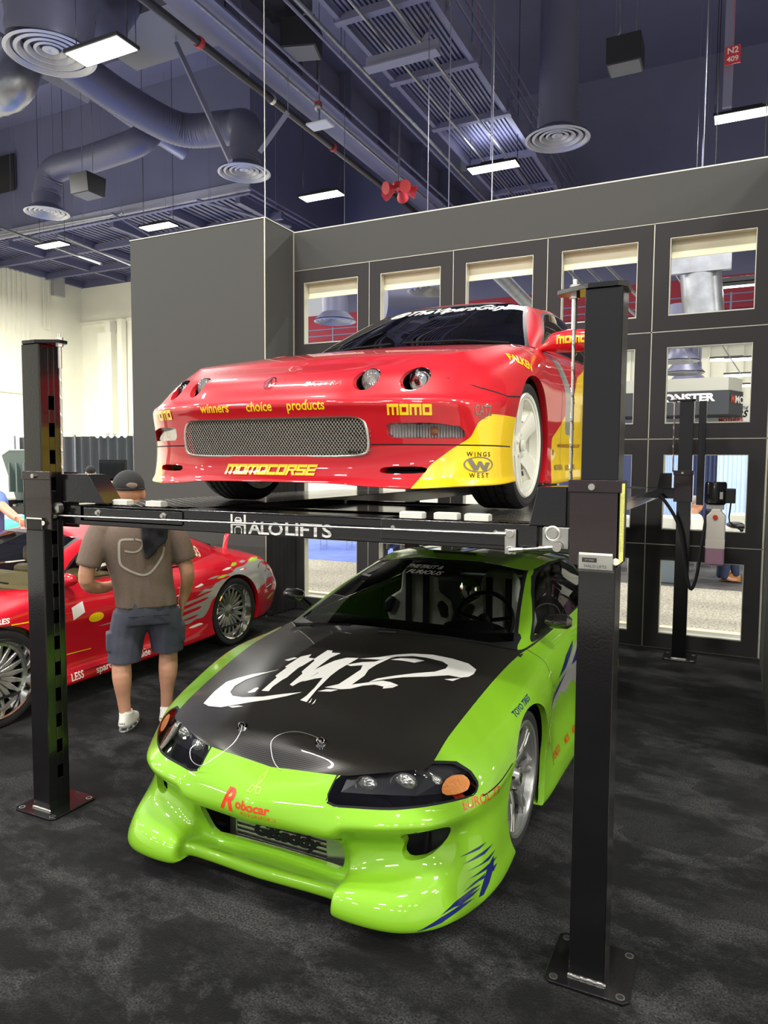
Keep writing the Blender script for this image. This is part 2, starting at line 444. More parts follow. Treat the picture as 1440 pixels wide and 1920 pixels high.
# ---------------------------------------------------------------- wheels
def wheel(parent, x, y, R, r, width, style, sg, mrim, mspk, dish=0.03):
    w = bpy.data.objects.new('wheel', None); C.objects.link(w); w.parent = parent; w.location = (x*sg, y, R); w.scale = (sg, 1, 1)
    # tyre: outer face at local x = 0
    t = MB(); W = width; s = R-r
    prof = [(-0.012, r-0.004), (-0.006, r+0.2*s), (0.0, r+0.5*s), (-0.004, r+0.78*s), (-0.016, R-0.008), (-0.03, R-0.001)]
    ng = 4
    for i in range(ng):
        a = -0.035-(W-0.07)*(i+0.5)/ng
        prof += [(a+0.006, R), (a+0.005, R-0.007), (a-0.004, R-0.007), (a-0.005, R)]
    prof += [(-W+0.03, R-0.001), (-W+0.016, R-0.008), (-W, r+0.5*s), (-W+0.012, r-0.004)]
    t.lathe(prof, 64)
    for k in range(44):
        a = 2*PI*k/44
        for (xa, xb) in ((-0.034, -0.075), (-W+0.034, -W+0.075)):
            M = Matrix.Rotation(a, 4, 'X')
            t.add([M @ Vector((xa, -0.004, R+0.0008)), M @ Vector((xa, 0.004, R+0.0008)), M @ Vector((xb, 0.022, R+0.0008)), M @ Vector((xb, 0.014, R+0.0008))], [(0, 1, 2, 3)], 1)
    t.build('tyre', [RUB, GAP], w, smooth=True, angle=0.6)
    # barrel and lip
    b = MB(); b.lathe([(-0.008, r+0.002), (-0.002, r-0.004), (-0.006, r-0.016), (-dish-0.004, r-0.024), (-dish-0.02, r-0.030), (-W+0.02, r-0.035), (-W, r-0.01)], 64)
    b.lathe([(-W+0.04, 0.0), (-W+0.04, r-0.04)], 32)
    rb = b.build('rim_barrel', [mrim], w, smooth=True)
    rotor = MB(); rotor.lathe([(-0.10, 0.05), (-0.10, r*0.62), (-0.12, r*0.62), (-0.12, 0.05)], 32)
    rotor.build('brake_disc', [STEEL], w, smooth=True)
    bk = MB(); bk.lathe([(-0.13, 0.0), (-0.13, r-0.04)], 24); bk.build('wheel_back', [GAP], w)
    s_ = MB(); d = -dish
    def spoke(a, w0, w1, w2, r0, r1, dep0, dep1, th=0.02, crown=0.006):
        M = Matrix.Rotation(a, 4, 'X'); vs = []
        ks = [(r0, w0, dep0), ((r0+r1)/2, w1, (dep0+dep1)/2+crown), (r1, w2, dep1)]
        for rr, ww, dd in ks:
            vs += [M @ Vector((dd-th, -ww*1.0, rr)), M @ Vector((dd-0.004, -ww*0.95, rr)), M @ Vector((dd, -ww*0.6, rr)), M @ Vector((dd, ww*0.6, rr)), M @ Vector((dd-0.004, ww*0.95, rr)), M @ Vector((dd-th, ww, rr))]
        fs = []
        for i in range(2):
            for j in range(5): fs.append((i*6+j, i*6+j+1, (i+1)*6+j+1, (i+1)*6+j))
        s_.add(vs, fs)
    if style == 'five':        # broad five-spoke with thin edges
        for k in range(5):
            a = 2*PI*k/5+0.35; spoke(a, 0.052, 0.044, 0.062, 0.04, r-0.018, d-0.012, d+0.018, 0.05, 0.0)
            for q in (-1, 1):
                M = Matrix.Rotation(a+q*0.0, 4, 'X')
                s_.add([M @ Vector((d+0.012, q*0.050, r-0.02)), M @ Vector((d-0.012, q*0.044, 0.12)), M @ Vector((d-0.05, q*0.075, 0.12)), M @ Vector((d-0.03, q*0.095, r-0.022))], [(0, 1, 2, 3)])
        s_.lathe([(d-0.03, 0.075), (d-0.012, 0.07), (d-0.006, 0.05), (d-0.006, 0.0)], 30)
        s_.lathe([(d+0.02, r-0.016), (d+0.018, r-0.03), (d-0.02, r-0.034)], 60)
    elif style == 'seven':     # seven curved spokes that fork at the rim
        for k in range(7):
            a = 2*PI*k/7+0.1
            spoke(a, 0.026, 0.017, 0.022, 0.04, r*0.78, d-0.03, d-0.006, 0.03, 0.012)
            spoke(a-0.09, 0.010, 0.010, 0.015, r*0.45, r-0.02, d-0.014, d+0.004, 0.025, 0.004)
            spoke(a+0.09, 0.010, 0.010, 0.015, r*0.45, r-0.02, d-0.014, d+0.004, 0.025, 0.004)
        s_.lathe([(d-0.05, 0.07), (d-0.025, 0.066), (d-0.012, 0.045), (d+0.01, 0.036), (d+0.012, 0.0)], 30)
        s_.lathe([(d+0.006, r-0.012), (d+0.006, r-0.026), (d-0.02, r-0.034)], 60)
    elif style == 'twenty':    # many slim petals set deep in a chrome dish
        for k in range(20):
            spoke(2*PI*k/20, 0.009, 0.019, 0.011, 0.05, r-0.045, d-0.035, d-0.02, 0.02, 0.012)
        s_.lathe([(d-0.06, 0.06), (d-0.03, 0.058), (d-0.02, 0.03), (d-0.005, 0.028), (d-0.003, 0.0)], 24)
        s_.lathe([(d-0.018, r-0.03), (d-0.016, r-0.05), (d-0.03, r-0.05)], 60)
        for k in range(20):
            M = Matrix.Rotation(2*PI*(k+.5)/20, 4, 'X'); p = M @ Vector((d-0.015, 0, r-0.04)); s_.cyl(p, p+Vector((0.008, 0, 0)), 0.004, 6)
    s_.build('spokes', [mspk], w, smooth=True, angle=0.5)
    cc = MB(); cc.lathe([(d+0.0, 0.026), (d+0.014, 0.024), (d+0.016, 0.0)], 20)
    if style != 'twenty':
        for k in range(5):
            M = Matrix.Rotation(2*PI*k/5, 4, 'X'); p = M @ Vector((d-0.02, 0, 0.052)); cc.cyl(p, p+Vector((0.02, 0, 0)), 0.009, 6)
    cc.build('centre_cap', [CHR if style != 'five' else WHL], w, smooth=True)
    return w
# ---------------------------------------------------------------- lime green coupe (under the lift)
def eclipse_surf():
    # rows bottom -> hood edge / belt; columns centre front -> round the side -> centre rear ; half car, metres
    rear = lambda z, d=0: [(0.865-d, 3.15, z), (0.875-d, 3.55, z), (0.82-d, 4.02, z+.01), (0.58-d, 4.34, z+.02), (0, 4.42, z+.02)]
    R0 = [(0,.31,.115),(.30,.31,.115),(.37,.25,.10),(.62,.30,.09),(.76,.45,.085),(.82,.62,.10),(.79,1.04,.13),(.80,1.42,.09),(.80,1.7,.09),(.80,2.5,.10)]+rear(.12,.06)
    R1 = [(0,.180,.078),(.345,.182,.082),(.395,.098,.080),(.64,.135,.068),(.79,.30,.062),(.878,.59,.080),(.87,1.04,.12),(.872,1.40,.072),(.880,1.7,.078),(.89,2.5,.088)]+rear(.11)
    R2 = [(0,.178,.128),(.345,.180,.134),(.400,.108,.160),(.635,.155,.165),(.775,.325,.165),(.866,.60,.18),(.865,1.04,.2),(.868,1.40,.16),(.885,1.7,.165),(.890,2.5,.175)]+rear(.2)
    R3 = [(0,.305,.116),(.318,.290,.120),(.405,.212,.200),(.610,.262,.225),(.750,.375,.245),(.858,.60,.27),(.862,1.04,.3),(.862,1.40,.28),(.865,1.7,.235),(.872,2.5,.245)]+rear(.3)
    R4 = [(0,.245,.285),(.350,.228,.290),(.400,.232,.300),(.585,.292,.310),(.735,.385,.330),(.850,.60,.36),(.884,1.04,.4),(.870,1.40,.40),(.835,1.7,.36),(.850,2.5,.37)]+rear(.42)
    R5 = [(0,.118,.335),(.330,.135,.350),(.400,.150,.385),(.585,.200,.405),(.745,.345,.405),(.856,.60,.43),(.886,1.04,.52),(.872,1.40,.52),(.838,1.7,.50),(.858,2.5,.52)]+rear(.54)
    R6 = [(0,.112,.410),(.320,.160,.430),(.400,.190,.450),(.585,.262,.462),(.755,.400,.448),(.860,.60,.475),(.878,1.04,.61),(.866,1.40,.62),(.846,1.7,.63),(.862,2.5,.67)]+rear(.68, .01)
    R7 = [(0,.165,.462),(.322,.215,.490),(.400,.245,.505),(.575,.330,.525),(.735,.460,.520),(.822,.62,.560),(.832,1.04,.695),(.818,1.40,.725),(.812,1.7,.735),(.828,2.5,.76)]+[(.83,3.15,.78),(.83,3.55,.80),(.79,4.10,.80),(.54,4.36,.78),(0,4.44,.78)]
    R8 = [(0,.262,.505),(.322,.268,.532),(.400,.290,.542),(.560,.362,.562),(.634,.411,.573),(.652,.60,.642),(.688,1.04,.742),(.706,1.40,.778),(.735,1.65,.79),(.765,2.5,.815)]+[(.755,3.15,.845),(.72,3.55,.87),(.62,4.05,.87),(.45,4.28,.85),(0,4.34,.85)]
    P = net([R0,R1,R2,R3,R4,R5,R6,R7,R8], 7, 12)
    s = Surf(); s.grid(P, 'body|')
    s.cap(P[-1], [(.262,.505),(.34,.572),(.47,.638),(.70,.715),(1.0,.79),(1.36,.85),(1.6,.86),(3.9,.93),(4.2,.91),(4.34,.85)], 'top|', 16)
    base = np.array([(0,1.36,.850),(.35,1.385,.838),(.63,1.44,.800),(.708,1.53,.788),(.752,2.1,.806),(.762,2.8,.828),(.735,3.3,.855),(.56,3.85,.895),(0,3.98,.93)])
    topr = np.array([(0,2.235,1.128),(.27,2.245,1.118),(.475,2.285,1.083),(.530,2.38,1.080),(.560,2.6,1.100),(.560,2.9,1.100),(.530,3.2,1.075),(.44,3.38,1.06),(0,3.42,1.10)])
    r1 = base+(topr-base)*.33+np.array([(0,-.01,.008)]+[(0,-.01,.008)]+[(.010,-.01,.005)]+[(.022,0,.004)]*4+[(.01,.02,.02),(0,.02,.02)])
    r2 = base+(topr-base)*.70+np.array([(0,-.01,.008)]+[(0,-.01,.008)]+[(.010,-.008,.005)]+[(.022,0,.006)]*4+[(.01,.02,.02),(0,.02,.02)])
    r3 = base+(topr-base)*.93+np.array([(0,-.002,.003)]*3+[(.012,0,.004)]*4+[(0,.01,.01),(0,.01,.01)])
    G = net([base, r1, r2, r3, topr], 8, 14)
    s.grid(G, 'cabin|')
    s.cap(G[-1], [(2.235,1.128),(2.40,1.150),(2.7,1.165),(3.1,1.145),(3.42,1.10)], 'roof|', 12)
    # the lower body is cut away inside the cabin outline
    ol = [tuple(p) for p in G[0][:, :2]]; ol = ol+[(-x, y) for x, y in reversed(ol)]
    s.split(spoly(ol, (0, 1)), 'drop', lambda t: t.startswith('top'))
    s.drop('drop')
    return s, G
def eclipse_regions(s):
    A = lambda p: (lambda t: t.split('|')[0] == p)
    top_ = A('top'); body = A('body')
    s.split(lambda V: V[:, 1]-2.0, 'hood|', top_)
    s.split(lambda V: 3.0-V[:, 1], 'deck|', top_)
    # headlights
    HL = [(.310,.535),(.40,.553),(.473,.564),(.634,.584),(.712,.570),(.768,.540),(.805,.500),(.800,.468),(.723,.464),(.60,.462),(.448,.457),(.347,.454),(.305,.462)]
    s.split(spoly(HL, (0, 2), lambda V: V[:, 1] < .58, 1), 'lamp|', lambda t: t.startswith('body'))
    s.split(sline(HL+[HL[0]], .007, (0, 2), lambda V: V[:, 1] < .62), 'gap|', lambda t: t.startswith(('body', 'lamp')))
    s.split(spoly([(.700,.535),(.745,.538),(.775,.515),(.780,.490),(.755,.480),(.705,.482),(.690,.505)], (0, 2), lambda V: V[:, 1] < .6, 1), 'amber|', A('lamp'))
    # bumper, doors, quarter
    s.split(spoly([(-1,-1),(.74,-1),(.74,.512),(.62,.482),(.46,.452),(.44,.60),(-1,.62)], (1, 2)), 'bumper|', body)
    s.split(sline([(.74,.512),(.62,.482),(.50,.458)], .006, (1, 2), lambda V: V[:, 0] > .6), 'gap|', lambda t: t.startswith(('body', 'bumper')))
    s.split(lambda V: V[:, 1]-1.52, 'fender|', body)
    s.split(lambda V: V[:, 1]-3.02, 'door|', body)
    for yy in (1.52, 3.02): s.split(sline([(yy,.20),(yy,.79)], .006, (1, 2)), 'gap|', lambda t: t.startswith(('fender', 'door', 'body')))
    # openings
    s.split(spoly([(-.2,.132),(.312,.134),(.335,.17),(.352,.25),(.345,.286),(.30,.292),(-.2,.290)], (0, 2), lambda V: V[:, 1] < .6, 0), 'drop', A('bumper'))
    s.rim('drop', (0, 1, 0), .025, 'bumper|')
    s.split(spoly([(.585,.368),(.66,.385),(.735,.392),(.748,.375),(.72,.31),(.67,.262),(.60,.250),(.575,.275),(.59,.32)], (0, 2), lambda V: V[:, 1] < .6, 1), 'drop', A('bumper'))
    s.rim('drop', (0, 1, 0), .04, 'bumper|')
    # wheel arches
    for c, r in (((1.045, .315), .338), ((3.55, .315), .34)):
        s.split(scirc(c, r, (1, 2), lambda V: V[:, 0] > .4), 'drop', lambda t: True)
        s.rim('drop', (-1, 0, 0), .03, 'fender|' if c[0] < 2 else 'body|')
    # glass
    s.split(spoly([(0,1.0),(-2,1.0),(-2,2.6),(0,2.6)], (0,1)), 'cabin|', None) if False else None
    ws = lambda V: np.maximum(np.maximum(V[:, 0]-(.665-(V[:, 2]-.80)*.60), V[:, 1]-(2.33)), V[:, 2]-1.112)
    s.split(lambda V: np.maximum(ws(V), 0.02-(V[:, 2]-.80)), 'wind|', A('cabin'))
    s.split(lambda V: np.abs(ws(V)-.004)-.009, 'trim|', lambda t: t.startswith(('cabin', 'wind')))
    s.split(lambda V: np.maximum(np.maximum(V[:, 1]-1.60, V[:, 0]-.675), V[:, 2]-.86), 'top|', A('cabin'))
    SG = [(1.64,.805),(1.865,.900),(2.06,.980),(2.24,1.040),(2.40,1.074),(2.60,1.088),(2.92,1.080),(3.08,1.055),(3.02,.86),(2.95,.84),(2.3,.815)]
    QG = [(3.05,.875),(3.13,1.035),(3.24,1.01),(3.55,.90),(3.50,.885)]
    cd = lambda V: V[:, 0] > .4
    for pg in (SG, QG):
        s.split(sline(pg+[pg[0]], .022, (1, 2), cd), 'trim|', A('cabin'))
        s.split(spoly(pg, (1, 2), cd, 1), 'side_glass|', lambda t: t.startswith(('cabin', 'trim')))
    s.split(lambda V: np.maximum(np.maximum(V[:, 0]-.56, 3.42-V[:, 1]), .93-V[:, 2]), 'rear_glass|', A('cabin'))
    return s
def black_seat(parent, x, y, z, white=True, s=1.0):
    q = MB()
    def pad(pts, y0, y1, mi): q.prism([(x+a*s, z+b*s) for a, b in pts], y0, y1, 'y', mi)
    body = [(-.16,.0),(-.23,.06),(-.24,.22),(-.21,.32),(-.24,.42),(-.22,.50),(-.13,.56),(-.12,.68),(-.08,.74),(.08,.74),(.12,.68),(.13,.56),(.22,.50),(.24,.42),(.21,.32),(.24,.22),(.23,.06),(.16,.0)]
    pad(body, y, y+.09, 0)
    for sg in (-1, 1):
        pad([(sg*.245,.10),(sg*.20,.08),(sg*.17,.26),(sg*.20,.32),(sg*.235,.30)], y-.05, y, 1)
        pad([(sg*.24,.40),(sg*.19,.40),(sg*.15,.50),(sg*.19,.52),(sg*.235,.48)], y-.04, y, 1)
    q.box(x-.24, y-.45, z-.02, x+.24, y+.02, z+.10, 0)
    o = q.build('racing_seat', [mat('white seat leather', srgb(200,200,192), .6), BLK], parent, bevel=.015)
    return o
def headlight_guts(parent, lamps, sg, rmat=CHR, amber=None):
    hs = MB()
    for (x, y, z, r) in lamps:
        M = Matrix.Translation((x*sg, y, z)) @ Matrix.Rotation(-PI/2, 4, 'Z')
        hs.lathe([(-.0, r), (-.02, r*.95), (-.05, r*.55), (-.06, r*.2), (-.05, .0)], 20, M)
        hs.lathe([(.002, r), (.004, r*1.08), (-.01, r*1.12)], 20, M)
    hs.build('reflector', rmat, parent, smooth=True)
def build_eclipse():
    root = thing('sports_coupe', 'lime green coupe with black carbon bonnet parked under the lift', 'car', (-1.665, 2.10, 0))
    s, G = eclipse_surf(); eclipse_regions(s)
    GN, CF = GREEN.name, CARB.name
    parts = {'body': ('rear_quarter', 0, GN), 'bumper': ('front_bumper', 0, GN), 'fender': ('fender', 2, GN), 'door': ('door', 2, GN), 'hood': ('bonnet', 0, CF),
             'deck': ('rear_deck', 0, GN), 'lamp': ('headlight_lens', 2, 'clear lens'), 'amber': ('turn_signal', 2, AMBER.name), 'gap': ('panel_gap', 0, GAP.name), 'cabin': ('cabin_frame', 0, GN), 'roof': ('roof', 0, GN),
             'wind': ('windscreen', 0, WS.name), 'trim': ('window_seal', 0, BLK.name), 'side_glass': ('side_window', 2, WS.name), 'rear_glass': ('rear_window', 0, WS.name), 'top': ('scuttle', 0, BLK.name)}
    ob = surf_objects(s, parts, root)
    bvh = surf_bvh(s, ('gap|',))
    return root, s, ob, bvh
ECL, ECL_S, ECL_O, ECL_B = build_eclipse()
for yy in (1.045, 3.555):
    for sg in (1, -1): wheel(ECL, .838, yy, .312, .258, .21, 'seven', sg, SILW, SILW, .022)
# ---------------------------------------------------------------- red hatchback coupe (on the lift)
def integra_surf():
    rear = lambda z, d=0: [(0.855-d, 3.0, z), (0.86-d, 3.4, z), (0.80-d, 3.86, z+.01), (0.58-d, 4.14, z+.02), (0, 4.25, z+.02)]
    R0 = [(0,.12,.15),(.30,.13,.148),(.43,.14,.14),(.58,.18,.135),(.71,.26,.14),(.79,.42,.145),(.77,.83,.16),(.78,1.2,.13),(.79,1.6,.13),(.80,2.4,.14)]+rear(.16,.07)
    R1 = [(0,.0,.127),(.30,.008,.124),(.44,.028,.114),(.60,.072,.108),(.742,.165,.116),(.852,.375,.122),(.84,.83,.14),(.845,1.2,.105),(.855,1.6,.108),(.862,2.4,.12)]+rear(.14)
    R2 = [(0,.020,.155),(.30,.026,.153),(.44,.044,.150),(.60,.086,.148),(.745,.180,.150),(.850,.365,.155),(.842,.83,.17),(.848,1.2,.16),(.860,1.6,.165),(.866,2.4,.175)]+rear(.2)
    R3 = [(0,.032,.215),(.30,.038,.215),(.44,.062,.22),(.60,.108,.235),(.752,.205,.255),(.846,.352,.262),(.846,.83,.27),(.846,1.2,.24),(.848,1.6,.24),(.856,2.4,.25)]+rear(.30)
    R4 = [(0,-.002,.382),(.30,.004,.382),(.44,.030,.380),(.60,.084,.372),(.756,.192,.370),(.850,.372,.372),(.856,.83,.40),(.850,1.2,.36),(.848,1.6,.36),(.856,2.4,.37)]+rear(.42)
    R5 = [(0,-.016,.425),(.30,-.010,.426),(.44,.018,.428),(.60,.072,.430),(.754,.186,.432),(.852,.392,.436),(.860,.83,.50),(.852,1.2,.47),(.850,1.6,.47),(.858,2.4,.49)]+rear(.53)
    R6 = [(0,.002,.460),(.30,.012,.460),(.425,.045,.462),(.590,.108,.464),(.738,.215,.466),(.842,.410,.480),(.858,.83,.59),(.850,1.2,.58),(.848,1.6,.59),(.856,2.4,.61)]+rear(.64,.005)
    R7 = [(0,.075,.540),(.30,.090,.543),(.415,.125,.548),(.570,.190,.552),(.700,.285,.556),(.790,.430,.580),(.815,.83,.695),(.806,1.2,.72),(.806,1.6,.73),(.824,2.4,.75)]+[(.82,3.0,.77),(.81,3.4,.78),(.75,3.86,.77),(.54,4.12,.75),(0,4.22,.75)]
    R8 = [(0,.278,.614),(.30,.296,.618),(.440,.318,.623),(.570,.345,.630),(.650,.385,.644),(.694,.50,.672),(.722,.83,.738),(.716,1.2,.785),(.740,1.6,.80),(.765,2.4,.83)]+[(.755,3.0,.85),(.72,3.4,.865),(.62,3.80,.86),(.45,4.05,.84),(0,4.16,.84)]
    P = net([R0,R1,R2,R3,R4,R5,R6,R7,R8], 7, 12)
    s = Surf(); s.grid(P, 'body|')
    s.cap(P[-1], [(.278,.614),(.40,.660),(.60,.712),(.85,.765),(1.15,.815),(1.5,.85),(3.9,.91),(4.05,.88),(4.16,.84)], 'top|', 16)
    base = np.array([(0,1.24,.835),(.35,1.275,.835),(.60,1.37,.822),(.690,1.46,.818),(.748,2.1,.822),(.760,2.7,.845),(.735,3.2,.865),(.55,3.75,.885),(0,3.88,.91)])
    topr = np.array([(0,2.08,1.222),(.26,2.06,1.210),(.465,2.03,1.168),(.530,2.13,1.160),(.556,2.4,1.185),(.556,2.8,1.180),(.530,3.1,1.150),(.44,3.30,1.13),(0,3.35,1.17)])
    b3 = [(0,-.01,.010),(0,-.01,.010),(.010,-.01,.006)]
    r1 = base+(topr-base)*.33+np.array(b3+[(.024,0,.004)]*4+[(.01,.02,.02),(0,.02,.02)])
    r2 = base+(topr-base)*.70+np.array(b3+[(.024,0,.006)]*4+[(.01,.02,.02),(0,.02,.02)])
    r3 = base+(topr-base)*.93+np.array([(0,-.002,.003)]*3+[(.012,0,.004)]*4+[(0,.01,.01),(0,.01,.01)])
    G = net([base, r1, r2, r3, topr], 8, 14)
    s.grid(G, 'cabin|')
    s.cap(G[-1], [(2.03,1.168),(2.10,1.225),(2.4,1.25),(2.9,1.235),(3.35,1.17)], 'roof|', 12)
    ol = [tuple(p) for p in G[0][:, :2]]; ol = ol+[(-x, y) for x, y in reversed(ol)]
    s.split(spoly(ol, (0, 1)), 'drop', lambda t: t.startswith('top')); s.drop('drop')
    return s, G
IG_GR = [(-.2,.228),(.30,.228),(.415,.232),(.442,.252),(.438,.335),(.418,.372),(.36,.378),(-.2,.378)]
IG_FOG = [(.505,.295),(.755,.297),(.765,.315),(.745,.342),(.66,.353),(.503,.352)]
def integra_regions(s):
    A = lambda p: (lambda t: t.split('|')[0] == p)
    YE = lambda t: t.split('|')[0]+'|'+YEL.name
    s.split(lambda V: V[:, 1]-2.0, 'hood|', A('top')); s.split(lambda V: 3.0-V[:, 1], 'deck|', A('top'))
    fr = lambda V: (V[:, 1] < .6)
    s.split(spoly([(-1,-1),(.60,-1),(.60,.48),(.43,.468),(.30,.492),(.19,.535),(.10,.62),(-1,.63)], (1, 2)), 'bumper|', A('body'))
    s.split(sline([(.60,.480),(.43,.468),(.30,.492),(.20,.540)], .006, (1, 2), lambda V: V[:, 0] > .6), 'gap|', lambda t: t.startswith(('body', 'bumper')))
    s.split(lambda V: V[:, 2]-.272, 'lip|', A('bumper'))
    s.split(lambda V: np.where(V[:, 1] < .5, np.abs(V[:, 2]-.272)-.0025, 1), 'gap|', lambda t: t.startswith(('lip', 'bumper')))
    # yellow corner
    s.split(spoly([(.60,.05),(.60,.108),(.655,.20),(.72,.258),(.775,.30),(.80,.36),(.832,.392),(.875,.392),(1,.05)], (0, 2), fr), YE, lambda t: t.startswith(('lip', 'bumper')))
    # openings
    s.split(spoly(IG_GR, (0, 2), fr, 2), 'drop', lambda t: t.startswith(('lip', 'bumper', 'gap'))); s.rim('drop', (0, 1, 0), .035, 'bumper|')
    s.split(spoly(IG_FOG, (0, 2), fr), 'drop', lambda t: t.startswith('bumper')); s.rim('drop', (0, 1, 0), .05, 'bumper|')
    s.split(spoly([(.485,.163),(.635,.166),(.648,.178),(.636,.192),(.485,.190),(.472,.176)], (0, 2), fr, 1), 'drop', lambda t: t.startswith('lip')); s.rim('drop', (0, 1, 0), .06, 'lip|')
    for c, r in (((.405,.521), .046), ((.575,.523), .049)):
        s.split(scirc(c, r, (0, 2), fr), 'drop', lambda t: t.startswith(('bumper', 'body'))); s.rim('drop', (0, 1, 0), .03, 'bumper|')
    s.split(lambda V: V[:, 1]-1.42, 'fender|', A('body')); s.split(lambda V: V[:, 1]-2.85, 'door|', A('body'))
    for yy in (1.42, 2.85): s.split(sline([(yy,.20),(yy,.80)], .006, (1, 2)), 'gap|', lambda t: t.startswith(('fender', 'door', 'body')))
    # side livery: yellow sweep and silver band
    s.split(spoly([(1.22,.18),(1.22,.33),(1.40,.40),(1.62,.52),(1.9,.70),(2.3,.80),(3.2,.80),(3.6,.5),(3.6,.1),(1.22,.1)], (1, 2), lambda V: V[:, 0] > .7), YE, lambda t: t.startswith(('door', 'fender', 'body')))
    s.split(spoly([(1.42,.74),(1.50,.60),(1.52,.36),(1.66,.36),(1.64,.62),(1.56,.76)], (1, 2), lambda V: V[:, 0] > .7), lambda t: t.split('|')[0]+'|'+SILV.name, lambda t: t.startswith(('door', 'fender')))
    # hood livery
    s.split(spoly([(-.55,.36),(-.40,.45),(-.15,.75),(.10,1.15),(.45,1.3),(.72,1.2),(.72,1.6),(-.8,1.6),(-.2,1.0),(-.42,.60)], (0, 1)), YE, A('hood'))
    for c, r in (((.83, .28), .312), ((3.4, .28), .315)):
        s.split(scirc(c, r, (1, 2), lambda V: V[:, 0] > .4), 'drop', lambda t: True); s.rim('drop', (-1, 0, 0), .03, 'fender|' if c[0] < 2 else 'body|')
    ws = lambda V: np.maximum(np.maximum(V[:, 0]-(.655-(V[:, 2]-.83)*.53), V[:, 1]-2.2), V[:, 2]-1.198)
    s.split(ws, 'wind|', A('cabin'))
    s.split(lambda V: np.abs(ws(V)-.004)-.009, 'trim|', lambda t: t.startswith(('cabin', 'wind')))
    cd = lambda V: V[:, 0] > .4
    SG = [(1.60,.845),(1.78,.96),(2.02,1.095),(2.18,1.135),(2.50,1.158),(2.85,1.150),(3.0,1.12),(2.95,.90),(2.85,.87),(2.3,.85)]
    QG = [(3.0,.90),(3.06,1.11),(3.2,1.07),(3.50,.93),(3.45,.91)]
    for pg in (SG, QG):
        s.split(sline(pg+[pg[0]], .022, (1, 2), cd), 'trim|', A('cabin'))
        s.split(spoly(pg, (1, 2), cd, 1), 'side_glass|', lambda t: t.startswith(('cabin', 'trim')))
    s.split(lambda V: np.maximum(np.maximum(V[:, 0]-.56, 3.36-V[:, 1]), .93-V[:, 2]), 'rear_glass|', A('cabin'))
    return s
CARPARTS = lambda paint: {'body': ('rear_quarter', 0, paint), 'bumper': ('front_bumper', 0, paint), 'lip': ('front_lip', 0, paint), 'fender': ('fender', 2, paint), 'door': ('door', 2, paint), 'hood': ('bonnet', 0, paint),
    'deck': ('rear_deck', 0, paint), 'lamp': ('headlight_lens', 2, 'clear lens'), 'gap': ('panel_gap', 0, GAP.name), 'cabin': ('cabin_frame', 0, paint), 'roof': ('roof', 0, paint),
    'wind': ('windscreen', 0, WS.name), 'trim': ('window_seal', 0, BLK.name), 'side_glass': ('side_window', 2, WS.name), 'rear_glass': ('rear_window', 0, WS.name), 'top': ('scuttle', 0, BLK.name), 'tail': ('tail_light', 2, REDT.name)}
def build_integra():
    root = thing('hatchback_coupe', 'red and yellow sponsored coupe raised on the black car lift', 'car', (-1.677, 2.35, 1.54))
    s, G = integra_surf(); integra_regions(s)
    P = CARPARTS(RED.name); P['wind'] = ('windscreen', 0, TINT.name)
    ob = surf_objects(s, P, root)
    return root, s, ob, surf_bvh(s, ())
ITG, ITG_S, ITG_O, ITG_B = build_integra()
for yy in (.83, 3.4):
    for sg in (1, -1): wheel(ITG, .835, yy, .285, .232, .215, 'five', sg, WHL, WHL, .03)

